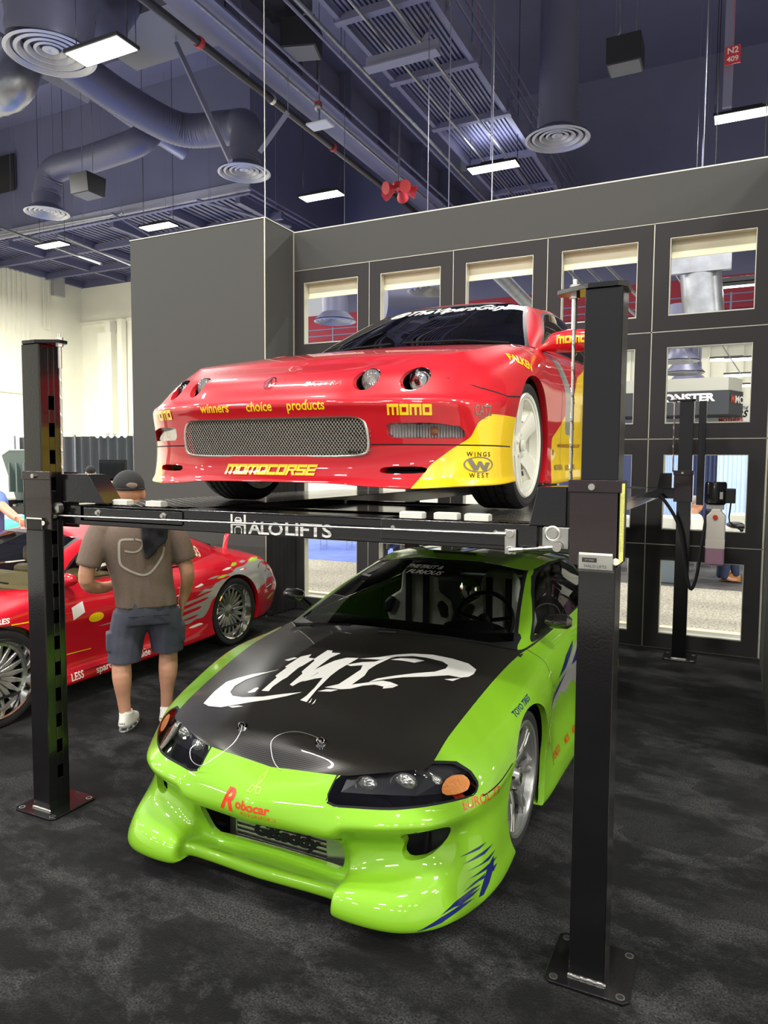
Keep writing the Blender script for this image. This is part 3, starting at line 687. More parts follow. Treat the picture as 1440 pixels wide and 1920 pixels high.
# ---------------------------------------------------------------- red car with silver flames (left)
def rx_surf():
    R0 = [(0,.2,.15),(.30,.2,.15),(.43,.22,.15),(.58,.26,.15),(.71,.34,.15),(.79,.48,.15),(.77,.87,.17),(.78,1.28,.18),(.79,1.6,.18),(.80,2.4,.18),(.80,2.88,.18),(.80,3.30,.2),(.76,3.85,.22),(.55,4.05,.24),(0,4.15,.25)]
    R1 = [(0,.06,.12),(.30,.07,.12),(.45,.10,.12),(.60,.16,.12),(.75,.27,.12),(.86,.48,.13),(.87,.87,.15),(.885,1.26,.150),(.895,1.6,.155),(.895,2.4,.160),(.885,2.86,.165),(.87,3.30,.2),(.83,3.80,.20),(.62,4.10,.22),(0,4.22,.24)]
    R2 = [(0,.04,.18),(.30,.05,.18),(.45,.08,.18),(.60,.14,.18),(.75,.25,.18),(.862,.47,.19),(.87,.87,.2),(.880,1.26,.21),(.892,1.6,.225),(.892,2.4,.230),(.885,2.86,.24),(.875,3.30,.26),(.845,3.80,.27),(.66,4.13,.28),(0,4.25,.30)]
    R3 = [(0,.02,.28),(.30,.03,.28),(.45,.06,.28),(.60,.12,.28),(.75,.24,.28),(.86,.46,.29),(.88,.87,.30),(.850,1.26,.28),(.838,1.6,.265),(.842,2.4,.275),(.875,2.86,.32),(.885,3.30,.35),(.852,3.80,.36),(.69,4.14,.37),(0,4.26,.38)]
    R4 = [(0,.0,.38),(.30,.01,.38),(.45,.04,.38),(.60,.11,.38),(.75,.23,.38),(.86,.46,.39),(.885,.87,.42),(.852,1.26,.40),(.832,1.6,.39),(.838,2.4,.40),(.872,2.86,.43),(.89,3.30,.46),(.856,3.80,.47),(.71,4.15,.47),(0,4.27,.48)]
    R5 = [(0,.03,.45),(.30,.04,.45),(.45,.07,.45),(.60,.13,.45),(.75,.25,.455),(.855,.47,.47),(.882,.87,.54),(.856,1.26,.52),(.842,1.6,.51),(.848,2.4,.52),(.870,2.86,.54),(.888,3.30,.57),(.850,3.80,.57),(.71,4.10,.56),(0,4.22,.56)]
    R6 = [(0,.08,.50),(.30,.09,.50),(.45,.12,.50),(.60,.18,.51),(.74,.30,.52),(.84,.50,.55),(.874,.87,.64),(.860,1.26,.63),(.852,1.6,.62),(.858,2.4,.63),(.862,2.86,.65),(.868,3.30,.68),(.824,3.80,.68),(.67,4.07,.66),(0,4.18,.66)]
    R7 = [(0,.16,.55),(.30,.17,.55),(.45,.20,.555),(.59,.27,.57),(.71,.38,.59),(.79,.53,.63),(.832,.87,.73),(.820,1.26,.755),(.808,1.6,.75),(.812,2.4,.75),(.812,2.86,.76),(.795,3.30,.79),(.735,3.80,.78),(.57,4.03,.75),(0,4.14,.75)]
    R8 = [(0,.28,.60),(.30,.29,.60),(.45,.33,.61),(.58,.39,.63),(.66,.48,.66),(.70,.62,.70),(.72,.87,.775),(.718,1.26,.83),(.735,1.6,.84),(.738,2.4,.825),(.722,2.86,.815),(.67,3.30,.845),(.57,3.75,.835),(.42,3.97,.80),(0,4.08,.80)]
    P = net([R0,R1,R2,R3,R4,R5,R6,R7,R8], 7, 12)
    s = Surf(); s.grid(P, 'body|')
    s.cap(P[-1], [(.28,.60),(.45,.67),(.7,.74),(1.0,.81),(1.3,.88),(3.2,.92),(3.6,.90),(3.9,.85),(4.08,.80)], 'top|', 16)
    base = np.array([(0,1.02,.905),(.35,1.07,.895),(.58,1.20,.872),(.690,1.32,.858),(.722,1.8,.852),(.722,2.3,.842),(.690,2.8,.83),(.50,3.50,.87),(0,3.66,.91)])
    topr = np.array([(0,1.82,1.195),(.25,1.82,1.185),(.44,1.80,1.150),(.495,1.88,1.145),(.515,2.1,1.165),(.510,2.35,1.160),(.475,2.6,1.135),(.38,2.75,1.13),(0,2.8,1.18)])
    b3 = [(0,-.01,.010),(0,-.01,.010),(.010,-.01,.006)]
    r1 = base+(topr-base)*.33+np.array(b3+[(.024,0,.004)]*4+[(.01,.02,.02),(0,.02,.02)])
    r2 = base+(topr-base)*.70+np.array(b3+[(.024,0,.006)]*4+[(.01,.02,.02),(0,.02,.02)])
    r3 = base+(topr-base)*.93+np.array([(0,-.002,.003)]*3+[(.012,0,.004)]*4+[(0,.01,.01),(0,.01,.01)])
    G = net([base, r1, r2, r3, topr], 8, 14)
    s.grid(G, 'cabin|')
    s.cap(G[-1], [(1.80,1.15),(1.88,1.21),(2.15,1.235),(2.5,1.22),(2.8,1.18)], 'roof|', 12)
    ol = [tuple(p) for p in G[0][:, :2]]; ol = ol+[(-x, y) for x, y in reversed(ol)]
    s.split(spoly(ol, (0, 1)), 'drop', lambda t: t.startswith('top')); s.drop('drop')
    return s, G
def flames():
    """hand-cut shards: silver field on the rear quarter with long red licks running forward"""
    sil = [(2.62,.52),(2.75,.56),(2.86,.61),(2.95,.60),(3.00,.64),(3.10,.66),(3.14,.69),(3.28,.71),(3.33,.735),(3.50,.745),(3.62,.775),(3.80,.765),(3.95,.73),(3.90,.70),(4.02,.67),(3.93,.65),(4.05,.62),(3.92,.60),(4.00,.57),(3.84,.57),(3.80,.53),(3.70,.51),(3.60,.47),(3.45,.49),(3.2,.6),(2.95,.50),(2.9,.42),(2.84,.36),(2.74,.36),(2.66,.33),(2.52,.35),(2.4,.34),(2.3,.37),(1.9,.33),(2.3,.42),(1.7,.40),(2.35,.47),(1.6,.46),(2.2,.51),(1.5,.50),(2.3,.545)]
    licks = [[(2.35,.50),(2.80,.57),(3.05,.60),(3.22,.62),(3.10,.585),(3.00,.585),(2.75,.54)], [(2.3,.44),(2.62,.50),(2.95,.545),(2.86,.51),(2.62,.47)], [(2.3,.39),(2.55,.44),(2.85,.475),(2.78,.44),(2.5,.40)],
             [(3.02,.60),(3.25,.635),(3.52,.66),(3.30,.615)], [(2.40,.345),(2.62,.38),(2.88,.42),(2.7,.37)], [(3.30,.70),(3.45,.725),(3.62,.735),(3.45,.705)], [(3.80,.73),(3.98,.72),(3.88,.69)], [(3.86,.665),(4.0,.65),(3.9,.63)], [(3.05,.66),(3.2,.69),(3.28,.69),(3.15,.66)]]
    bits = [[(2.45,.60),(2.58,.625),(2.66,.62),(2.55,.60)], [(2.70,.635),(2.82,.665),(2.90,.66),(2.80,.638)], [(2.90,.685),(3.02,.705),(3.10,.70),(3.0,.683)], [(3.12,.735),(3.24,.76),(3.34,.755),(3.22,.735)], [(3.38,.765),(3.5,.79),(3.6,.785),(3.5,.765)], [(2.62,.30),(2.78,.32),(2.84,.305),(2.70,.29)], [(2.3,.56),(2.42,.585),(2.5,.58),(2.4,.56)], [(2.5,.665),(2.6,.68),(2.66,.675),(2.58,.66)]]
    lime = [[(2.32,.565),(2.40,.585),(2.48,.58),(2.40,.558)], [(3.02,.675),(3.10,.70),(3.20,.70),(3.12,.675)], [(3.26,.755),(3.34,.785),(3.42,.78),(3.36,.755)], [(3.55,.765),(3.70,.79),(3.85,.78),(3.75,.755)], [(3.95,.50),(4.06,.545),(4.10,.52),(4.0,.48)], [(3.82,.36),(3.95,.41),(4.0,.40),(3.88,.35)], [(2.36,.35),(2.5,.385),(2.56,.38),(2.45,.35)]]
    return sil, licks, bits, lime
def rx_regions(s):
    A = lambda p: (lambda t: t.split('|')[0] == p)
    s.split(lambda V: V[:, 1]-2.0, 'hood|', A('top')); s.split(lambda V: 2.8-V[:, 1], 'deck|', A('top'))
    s.split(lambda V: np.maximum(V[:, 1]-.52, V[:, 2]-.60), 'bumper|', A('body'))
    s.split(lambda V: V[:, 1]-1.37, 'fender|', A('body'))
    s.split(spoly([(1.37,.20),(1.37,.9),(2.72,.9),(2.76,.70),(2.70,.50),(2.52,.32),(2.36,.235),(1.45,.215)], (1, 2)), 'door|', A('body'))
    s.split(sline([(1.37,.84),(1.37,.28),(1.45,.225),(2.3,.235),(2.48,.30),(2.66,.44),(2.75,.64),(2.75,.82)], .007, (1, 2)), 'gap|', lambda t: t.startswith(('fender', 'door', 'body')))
    sil, licks, bits, lime = flames(); ok = lambda t: t.startswith(('body', 'door')); sd = lambda V: V[:, 0] > .4
    R = lambda mm: (lambda t: t.split('|')[0]+'|'+mm)
    s.split(spoly(sil, (1, 2), sd), R(SILV.name), ok)
    for p in licks: s.split(spoly(p, (1, 2), sd), R(''), ok)
    for p in bits: s.split(spoly(p, (1, 2), sd), R(WHITE.name if random.random() < .4 else SILV.name), ok)
    for p in lime: s.split(spoly(p, (1, 2), sd), R(LIME.name), ok)
    # tail light
    s.split(lambda V: np.maximum(np.maximum(np.abs(V[:, 2]-.655)-.055, 3.985-V[:, 1]), .30-V[:, 0]), 'tail|', A('body'))
    for c, r in (((.87, .318), .355), ((3.30, .322), .358)):
        s.split(scirc(c, r, (1, 2), lambda V: V[:, 0] > .4), 'drop', lambda t: True); s.rim('drop', (-1, 0, 0), .04, 'fender|' if c[0] < 2 else 'body|')
    ws = lambda V: np.maximum(np.maximum(V[:, 0]-(.645-(V[:, 2]-.87)*.60), V[:, 1]-2.0), V[:, 2]-1.175)
    s.split(ws, 'wind|', A('cabin'))
    s.split(lambda V: np.abs(ws(V)-.004)-.009, 'trim|', lambda t: t.startswith(('cabin', 'wind')))
    cd = lambda V: V[:, 0] > .4
    SG = [(1.46,.87),(1.62,.98),(1.82,1.085),(1.98,1.12),(2.2,1.132),(2.4,1.115),(2.56,.86),(2.3,.858)]
    QG = [(2.60,.855),(2.46,1.10),(2.58,1.06),(2.80,.90),(2.84,.865),(2.80,.85)]
    for pg in (SG, QG):
        s.split(sline(pg+[pg[0]], .022, (1, 2), cd), 'trim|', A('cabin'))
        s.split(spoly(pg, (1, 2), cd, 1), 'side_glass|', lambda t: t.startswith(('cabin', 'trim')))
    rg = lambda V: np.maximum(np.maximum(V[:, 0]-(.50-(V[:, 2]-.87)*.3), 2.72-V[:, 1]), np.maximum(.90-V[:, 2], V[:, 2]-1.135))
    s.split(rg, 'rear_glass|', A('cabin'))
    s.split(lambda V: np.abs(rg(V)-.004)-.008, 'trim|', lambda t: t.startswith(('cabin', 'rear')))
    return s
def build_rx():
    root = thing('flame_sports_car', 'red car with silver flame graphics and chrome wheels behind the left lift post', 'car', (-5.1, 2.15, 0))
    s, G = rx_surf(); rx_regions(s)
    P = CARPARTS(RED2.name); P['rear_glass'] = ('rear_window', 0, TINT.name)
    ob = surf_objects(s, P, root)
    return root, s, ob, surf_bvh(s, ())
RXC, RXC_S, RXC_O, RXC_B = build_rx()
for yy in (.87, 3.30):
    for sg in (1, -1): wheel(RXC, .862, yy, .325, .262, .24, 'twenty', sg, CHR, SILW if yy > 2 else SILW, .05)
# ---------------------------------------------------------------- the booth: floor, walls
MOD = 0.992; WX0 = -4.734; WY = 7.224; WXR = 0.237; ZTOP = 4.412
def carpet_mat():
    m = mat('black carpet', (0.011, 0.011, 0.0115), 0.95, spec=0.15); nt = m.node_tree; b = nt.nodes['Principled BSDF']; tc = nt.nodes['Texture Coordinate']
    mp = nt.nodes.new('ShaderNodeMapping'); mp.inputs['Rotation'].default_value = (0, 0, 0.5); mp.inputs['Scale'].default_value = (1.0, 1.5, 1)
    nt.links.new(tc.outputs['Object'], mp.inputs[0])
    n = nt.nodes.new('ShaderNodeTexNoise'); n.inputs['Scale'].default_value = 2.1; n.inputs['Detail'].default_value = 8; n.inputs['Roughness'].default_value = 0.72; n.inputs['Distortion'].default_value = 0.15
    n3 = nt.nodes.new('ShaderNodeTexNoise'); n3.inputs['Scale'].default_value = 120; n3.inputs['Detail'].default_value = 3
    nt.links.new(mp.outputs[0], n.inputs[0]); nt.links.new(tc.outputs['Object'], n3.inputs[0])
    r = nt.nodes.new('ShaderNodeValToRGB'); r.color_ramp.elements[0].position = .44; r.color_ramp.elements[1].position = .58
    r.color_ramp.elements[0].color = (0.0010, 0.0010, 0.0012, 1); r.color_ramp.elements[1].color = (0.0185, 0.0185, 0.018, 1)
    nt.links.new(n.outputs[0], r.inputs[0])
    r3 = nt.nodes.new('ShaderNodeValToRGB'); r3.color_ramp.elements[0].position = .35; r3.color_ramp.elements[1].position = .7
    r3.color_ramp.elements[0].color = (.25, .25, .25, 1); r3.color_ramp.elements[1].color = (2.4, 2.4, 2.4, 1)
    nt.links.new(n3.outputs[0], r3.inputs[0])
    mx = nt.nodes.new('ShaderNodeMix'); mx.data_type = 'RGBA'; mx.blend_type = 'MULTIPLY'; mx.inputs[0].default_value = 1
    nt.links.new(r.outputs[0], mx.inputs[6]); nt.links.new(r3.outputs[0], mx.inputs[7]); 
    vo = nt.nodes.new('ShaderNodeTexVoronoi'); vo.distance = 'CHEBYCHEV'; vo.inputs['Scale'].default_value = 2.4; vo.inputs['Randomness'].default_value = 1
    mp2 = nt.nodes.new('ShaderNodeMapping'); mp2.inputs['Rotation'].default_value = (0, 0, .25); mp2.inputs['Scale'].default_value = (1, 1.9, 1)
    nt.links.new(tc.outputs['Object'], mp2.inputs[0]); nt.links.new(mp2.outputs[0], vo.inputs['Vector'])
    r4 = nt.nodes.new('ShaderNodeValToRGB'); r4.color_ramp.elements[0].position = .30; r4.color_ramp.elements[1].position = .42
    r4.color_ramp.elements[0].color = (.45, .45, .45, 1); r4.color_ramp.elements[1].color = (1, 1, 1, 1)
    sp = nt.nodes.new('ShaderNodeSeparateColor'); nt.links.new(vo.outputs['Color'], sp.inputs[0]); nt.links.new(sp.outputs[0], r4.inputs[0])
    my = nt.nodes.new('ShaderNodeMix'); my.data_type = 'RGBA'; my.blend_type = 'MULTIPLY'; my.inputs[0].default_value = 1
    nt.links.new(mx.outputs[2], my.inputs[6]); nt.links.new(r4.outputs[0], my.inputs[7]); nt.links.new(my.outputs[2], b.inputs['Base Color'])
    bp = nt.nodes.new('ShaderNodeBump'); bp.inputs['Strength'].default_value = .5; bp.inputs['Distance'].default_value = .004
    nt.links.new(n3.outputs[0], bp.inputs['Height']); nt.links.new(bp.outputs[0], b.inputs['Normal'])
    b.inputs['Sheen Weight'].default_value = 0.05
    return m
CARPET = carpet_mat()
def struct(name, mb, m, parent=None, **k):
    o = mb.build(name, m, parent, **k)
    if parent is None: o['kind'] = 'structure'
    return o
q = MB(); q.box(-8.2, -3.0, -0.012, WXR+.06, WY+.05, 0.0); struct('floor', q, CARPET)
HALLF = mat('polished concrete', srgb(140, 138, 131), 0.35, noise=.12, nscale=.6)
q = MB(); q.box(-34, -20, -0.06, 22, 30, -0.014); struct('floor_hall', q, HALLF)
SPECK = mat('speckled aisle carpet', srgb(120, 116, 104), .95, col2=srgb(190, 184, 166), nscale=38)
q = MB(); q.box(-20, 8.30, -0.013, 12, 11.05, -0.004); struct('trim_1', q, SPECK)
q = MB(); q.box(-20, 8.18, -0.013, 12, 8.30, -0.002); struct('trim_2', q, mat('cream carpet tape', srgb(215, 205, 175), .8))
q = MB(); q.box(-20, 11.05, -0.013, -3.6, 20, -0.003); struct('trim_3', q, mat('blue carpet', srgb(105, 125, 200), .9, noise=.1, nscale=3))
q = MB(); q.box(-3.6, 11.05, -0.013, 12, 20, -0.003); struct('trim_4', q, mat('dark wood-look floor', srgb(70, 68, 66), .6, noise=.2, nscale=4))

FAB = mat('charcoal wall fabric', srgb(50, 48, 48), .85, bump=.05, bscale=300)
FABT = mat('grey wall fabric', srgb(72, 72, 69), .85, bump=.05, bscale=300)
ALUF = mat('pale aluminium frame', srgb(205, 203, 185), .4, .3)
wb = MB()                                    # light frame lines that show between the fabric panels
for k in range(6): wb.box(WX0+k*MOD-.006, WY+.004, 0, WX0+k*MOD+.006, WY+.05, 4*MOD)
for k in range(5): wb.box(WX0, WY+.004, k*MOD-.006, WXR, WY+.05, k*MOD+.006)
wb.box(WX0, WY+.002, ZTOP-.008, WXR, WY+.06, ZTOP+.004)
wall = struct('wall_back', wb, ALUF)
g = .0045; a0, a1 = .140, .850; b0, b1 = .142, .846
pn = MB(); X = [g, a0, a1, MOD-g]; Z = [g, b0, b1, MOD-g]
for i in range(3):
    for j in range(3):
        if i == 1 and j == 1: continue
        pn.box(X[i], 0, Z[j], X[i+1], .03, Z[j+1])
rv = MB()                                    # thin metal reveal round the opening
rv.box(a0, .002, b0, a0+.006, .085, b1); rv.box(a1-.006, .002, b0, a1, .085, b1); rv.box(a0, .002, b0, a1, .085, b0+.010); rv.box(a0, .002, b1-.006, a1, .085, b1)
first = None
for k in range(5):
    for r in range(4):
        if first is None:
            first = pn.build('panel', FAB, wall); rev = rv.build('opening_frame', ALUF, first)
            first.location = (WX0, WY, 0)
        else:
            o = first.copy(); C.objects.link(o); o.parent = wall; o.location = (WX0+k*MOD, WY, r*MOD)
            e = rev.copy(); C.objects.link(e); e.parent = o
hp = MB(); hp.box(WX0+.006, WY, 4*MOD+g, WXR, WY+.03, ZTOP-.008); hp.build('header_panel', FABT, wall)
# cream soffit of the double wall above the top openings
q = MB(); q.box(WX0, WY+.10, 3.672, WXR+1, WY+.13, 3.90); q.box(WX0, WY+.09, 3.655, WXR+1, WY+.10, 3.672); struct('trim_5', q, mat('cream fascia', srgb(240, 236, 205), .6))
# projecting closet block on the left
q = MB(); q.box(-6.718, 6.657, 0, WX0, WY+.05, ZTOP); blk = struct('wall_left', q, FABT)
q = MB(); q.box(-6.724, 6.650, ZTOP-.004, WX0+.006, WY, ZTOP+.006); q.box(WX0-.008, 6.648, 0, WX0+.002, 6.658, ZTOP); q.box(WX0-.002, WY-.012, 0, WX0+.010, WY-.002, ZTOP); q.build('edge_trim', ALUF, blk)
q = MB(); q.box(WXR, 4.6, 0, WXR+.05, WY, ZTOP); wr = struct('wall_right', q, FABT)
q = MB(); q.box(WXR-.004, WY-.01, 0, WXR+.002, WY, ZTOP); q.build('edge_trim', ALUF, wr)
# dark curtain hung beside the block
dr = MB(); n = 60
for i in range(n):
    x0 = -4.70+.66*i/n*0; 
pts = [(-4.715+.012*math.sin(i*1.1)*1, 6.62+.6*i/40) for i in range(41)]
vs = [(x+.02, y, z) for x, y in pts for z in (0.01, 2.6)]
dr.add(vs, [(2*i, 2*i+2, 2*i+3, 2*i+1) for i in range(40)])
tag(dr.build('curtain', mat('black curtain cloth', (.012, .012, .013), .8), smooth=True), 'black curtain against the side of the grey block', 'curtain')
# steel wire that rises from the block's corner
q = MB(); q.tube([(WX0, 6.66, ZTOP), (WX0, 6.66, 13.5)], .006, 6); tag(q.build('hanging_wire', STEEL), 'thin steel wire rising from the corner of the grey block', 'wire')

# ---------------------------------------------------------------- the car lift
PXL, PXR, PYF, PYB, PW, PD, PH = -3.112, -.455, 2.375, 6.85, .117, .120, 2.30
def post(x, y, inner, label, slots=True):
    """inner=+1: the lift's middle lies towards +X"""
    t = thing('lift_post', label, 'post', (x, y, 0), 0, 'posts of the car lift')
    p = MB(); th = .005; W, D = PW, PD
    sx0, sx1 = .052, .084
    if inner > 0:
        p.box(0, 0, .01, th, D, PH); p.box(0, 0, .01, W, th, PH); p.box(0, D-th, .01, W, D, PH); fx0, fx1 = W-th, W
    else:
        p.box(W-th, 0, .01, W, D, PH); p.box(0, 0, .01, W, th, PH); p.box(0, D-th, .01, W, D, PH); fx0, fx1 = 0, th
    p.box(fx0, th, .01, fx1, sx0, PH); p.box(fx0, sx1, .01, fx1, D-th, PH)
    z = .16; zs = .01
    while z < 2.0:
        p.box(fx0, sx0, zs, fx1, sx1, z); zs = z+.065; z += .1308
    p.box(fx0, sx0, zs, fx1, sx1, PH)
    p.build('column', POWD, t, bevel=.004)
    b = MB(); bx = -.08 if inner > 0 else -.075; s = .278; cz = .02
    b.prism([(bx+cz, -.055), (bx+s-cz, -.055), (bx+s, -.055+cz), (bx+s, -.055+s-cz), (bx+s-cz, -.055+s), (bx+cz, -.055+s), (bx, -.055+s-cz), (bx, -.055+cz)], 0, .011)
    b.build('base_plate', POWD, t, bevel=.002)
    for (hx, hy) in ((bx+.03, -.028), (bx+s-.03, -.028), (bx+s-.03, s-.085), (bx+.03, s-.085)):
        h = MB(); h.lathe([(0, .011), (.0008, .011), (.0008, .015), (0, .015)], 16, Matrix.Translation((hx, hy, .011)) @ Matrix.Rotation(-PI/2, 4, 'Y'), 1)
        h.lathe([(.0004, 0), (.0004, .011)], 16, Matrix.Translation((hx, hy, .011)) @ Matrix.Rotation(-PI/2, 4, 'Y'), 0)
        h.build('bolt_hole', [GAP, STEEL], t)
    wl = MB(); rnd = random.Random(int(x*100+y*10))
    for k in range(26): 
        u = k/25*W; wl.ell((u, -.002, .014), (.004+.003*rnd.random(), .005, .004+.003*rnd.random()), 6, 4)
    wl.build('weld_bead', STEEL, t, smooth=True)
    cp = MB()
    if inner > 0: pl = [(-.010, .02), (.02, -.012), (W-.01, -.012), (W+.10, .035), (W+.10, .085), (W-.01, D+.012), (.02, D+.012), (-.010, D-.02)]
    else: pl = [(W+.012, .02), (W-.015, -.012), (.01, -.012), (-.10, .05), (-.10, .09), (.01, D+.012), (W-.02, D+.012), (W+.012, D-.02)]
    cp.prism(pl, PH, PH+.016); cp.build('cap_plate', POWD, t, bevel=.002)
    cx = W+.075 if inner > 0 else -.045
    cyy = .06
    c = MB(); zb = 1.68
    pts = [(cx, cyy, PH-.10), (cx, cyy, zb)]
    c.tube(pts, .0058, 8)
    for k in range(int((PH-.1-zb)/.012)):          # strands of the rope
        a = k*.9; z = PH-.1-.012*k
        c.tube([(cx+.0052*math.cos(a), cyy+.0052*math.sin(a), z), (cx+.0052*math.cos(a+1.6), cyy+.0052*math.sin(a+1.6), z-.016)], .0028, 5)
    c.build('wire_rope', STEEL, t, smooth=True)
    a = MB(); a.cyl((cx, cyy, PH-.115), (cx, cyy, PH+.015), .0095, 10); a.cyl((cx, cyy, PH+.015), (cx, cyy, PH+.048), .007, 8)
    a.tube([(cx, cyy, PH-.014), (cx, cyy, PH)], .017, 6); a.tube([(cx, cyy, PH+.016), (cx, cyy, PH+.030)], .017, 6)
    a.build('anchor_bolt', STEEL, t, smooth=True)
    return t
post(PXL, PYF, 1, 'near left square black lift post in front of the flame car')
post(PXR, PYF, -1, 'near right square black lift post, the closest to the viewer')
post(PXR-.018, PYB, -1, 'far right black lift post by the windowed wall')
post(PXL, PYB, 1, 'far left black lift post behind the lifted coupe')

lift = thing('lift_platform', 'black steel lift deck with lettered front crossbeam between the posts', 'car lift', (0, 0, 0))
def beam(y0, y1, front=True):
    b = MB(); b.box(-2.90, y0, 1.443, -.485, y1, 1.535); b.box(-2.90, y0-.004, 1.530, -.485, y1+.02, 1.538)
    return b.build('crossbeam', POWD, lift, bevel=.004)
bf = beam(2.42, 2.53); beam(6.86, 6.97)
DIA = mat('black tread plate', (.02, .02, .02), .28, .3, .3)
def tread(x0, x1, y0, y1, name='runway'):
    r = MB(); z = 1.538
    r.box(x0, y0, 1.46, x1, y1, z)
    rw = r.build(name, POWD, lift, bevel=.003)
    # raised expanded-metal pattern
    m_ = MB(); zt = z+.0032; h = .0016; px, py = .034, .052
    nx = int((x1-x0-.02)/px); ny = int(min(y1-y0, 2.4)/py)
    for i in range(nx):
        for j in range(ny):
            cx = x0+.012+px*(i+.5); cy = y0+.02+py*(j+(.5 if i % 2 else 0))
            for s in (1, -1):
                dx, dy = px*.5, s*py*.25
                a = Vector((cx-dx, cy-dy, zt)); b = Vector((cx+dx, cy+dy, zt)); nrm = Vector((-(dy), dx, 0)).normalized()*h
                m_.add([a-nrm, b-nrm, b+nrm, a+nrm], [(0, 1, 2, 3)])
    o = m_.build('tread_pattern', mat('worn steel tread', (.55, .53, .48), .35, .8), rw); o['kind'] = 'stuff'
    return rw
tread(-1.19, -.60, 2.40, 6.95); tread(-2.79, -2.16, 2.42, 6.95)
# tray hung between the runways
t_ = MB(); t_.box(-2.12, 3.05, 1.47, -1.22, 3.85, 1.50); t_.box(-2.14, 3.0, 1.49, -1.20, 3.06, 1.515); t_.box(-2.14, 3.84, 1.49, -1.20, 3.9, 1.515)
t_.build('drip_tray', BLKG, lift, bevel=.01)
def sleeve(x0, x1, y0, inner, yellow):
    s = MB(); z0, z1 = 1.418, 1.690; y1 = y0+.165
    s.box(x0, y0, z0, x1, y0+.008, z1); s.box(x0, y1-.008, z0, x1, y1, z1)
    if inner > 0: s.box(x0, y0, z0, x0+.008, y1, z1)
    else: s.box(x1-.008, y0, z0, x1, y1, z1)
    s.box(x0-.006, y0-.006, z1-.036, x1+.006, y0, z1+.004)
    o = s.build('end_sleeve', mat('brown black coat', (.022, .013, .013), .2, 0, .5, bump=.05, bscale=120), lift, bevel=.002)
    b = MB(); cx = (x0+x1)/2-.008; b.cyl((cx, y0-.018, z1-.018), (cx, y0-.004, z1-.018), .0105, 12); b.build('bolt', STEEL, o, smooth=True)
    if yellow:
        l = MB(); l.box(x1, y0+.012, z0+.01, x1+.0015, y0+.10, z1-.008); l.build('warning_label', mat('yellow label', srgb(225, 225, 120), .5), o)
        M = frame(Vector((x1+.0017, y0+.056, (z0+z1)/2)), (0, 0, 1), (0, -1, 0))
        for i, sss in enumerate(('SAFETY INSTRUCTIONS', 'LIFT CAPACITY  8000 LBS')):
            flat_text(sss, .017, GAP, o, M @ Matrix.Translation((0, .022-.044*i, 0)), th=.0002)
    # pulley cover with slanted end
    c = MB()
    if inner > 0: pl = [(x1+.03, 1.55), (x1+.03, 1.682), (x1+.20, 1.682), (x1+.30, 1.55)]
    else: pl = [(x0-.02, 1.535), (x0-.02, 1.670), (x0-.118, 1.667), (x0-.145, 1.535)]
    c.prism(pl, y0+.045, y0+.16, 'y'); c.build('pulley_cover', POWD, lift, bevel=.003)
    return o
sleeve(-3.09, -2.905, 2.350, 1, False); sleeve(-.482, -.328, 2.350, -1, True)
sleeve(-3.09, -2.905, 6.825, 1, False); sleeve(-.50, -.346, 6.825, -1, False)
# bolted plates on the beam
def plate(x0, x1, bolts):
    p = MB(); p.box(x0, 2.413, 1.468, x1, 2.420, 1.526); o = p.build('joint_plate', POWD, bf, bevel=.002)
    for bx in bolts:
        b = MB(); b.cyl((bx, 2.398, 1.505), (bx, 2.413, 1.505), .0095, 6); b.cyl((bx, 2.410, 1.505), (bx, 2.4135, 1.505), .015, 16); b.build('bolt', STEEL, o, smooth=True, angle=.5)
plate(-1.17, -.72, (-1.139, -.744)); plate(-2.76, -2.16, (-2.662, -2.265))
# latch rod with its levers
r = MB(); r.tube([(-2.93, 2.385, 1.484), (-.72, 2.385, 1.503)], .0048, 8); r.build('latch_rod', STEEL, lift, smooth=True)
r = MB(); r.tube([(-.74, 2.385, 1.503), (-.70, 2.385, 1.5035)], .0085, 8); r.box(-.706, 2.380, 1.436, -.668, 2.392, 1.520)
r.cyl((-.687, 2.368, 1.506), (-.687, 2.382, 1.506), .014, 12); r.cyl((-.687, 2.368, 1.450), (-.687, 2.382, 1.450), .014, 12)
r.build('latch_lever', STEEL, lift, smooth=True, angle=.5, bevel=.001)
r = MB(); r.tube([(-.687, 2.372, 1.450), (-.545, 2.372, 1.468)], .0045, 8); r.tube([(-.687, 2.372, 1.450), (-.64, 2.372, 1.456)], .008, 8); r.tube([(-.585, 2.372, 1.463), (-.535, 2.372, 1.469)], .008, 8)
r.cyl((-.525, 2.362, 1.470), (-.525, 2.384, 1.470), .015, 14); r.build('link_rod', STEEL, lift, smooth=True, angle=.5)
r = MB(); r.prism([(-.580, 1.462), (-.492, 1.462), (-.492, 1.528), (-.486, 1.534), (-.574, 1.534), (-.58, 1.528)], 2.392, 2.400, 'y'); r.build('catch_plate', ALU, lift, bevel=.002)
r = MB(); r.lathe([(0, .027), (.006, .027), (.008, .022), (.006, .018), (.010, .016), (.010, 0)], 24, Matrix.Translation((-.545, 2.392, 1.512)) @ Matrix.Rotation(-PI/2, 4, 'Z')); r.build('pivot_bolt', STEEL, lift, smooth=True)
r = MB(); r.lathe([(0, .026), (.03, .026), (.03, .018), (.034, 0)], 24, Matrix.Translation((-2.90, 2.400, 1.520)) @ Matrix.Rotation(-PI/2, 4, 'Z')); r.cyl((-2.925, 2.37, 1.484), (-2.925, 2.39, 1.484), .015, 12); r.build('pivot_bolt', STEEL, lift, smooth=True)
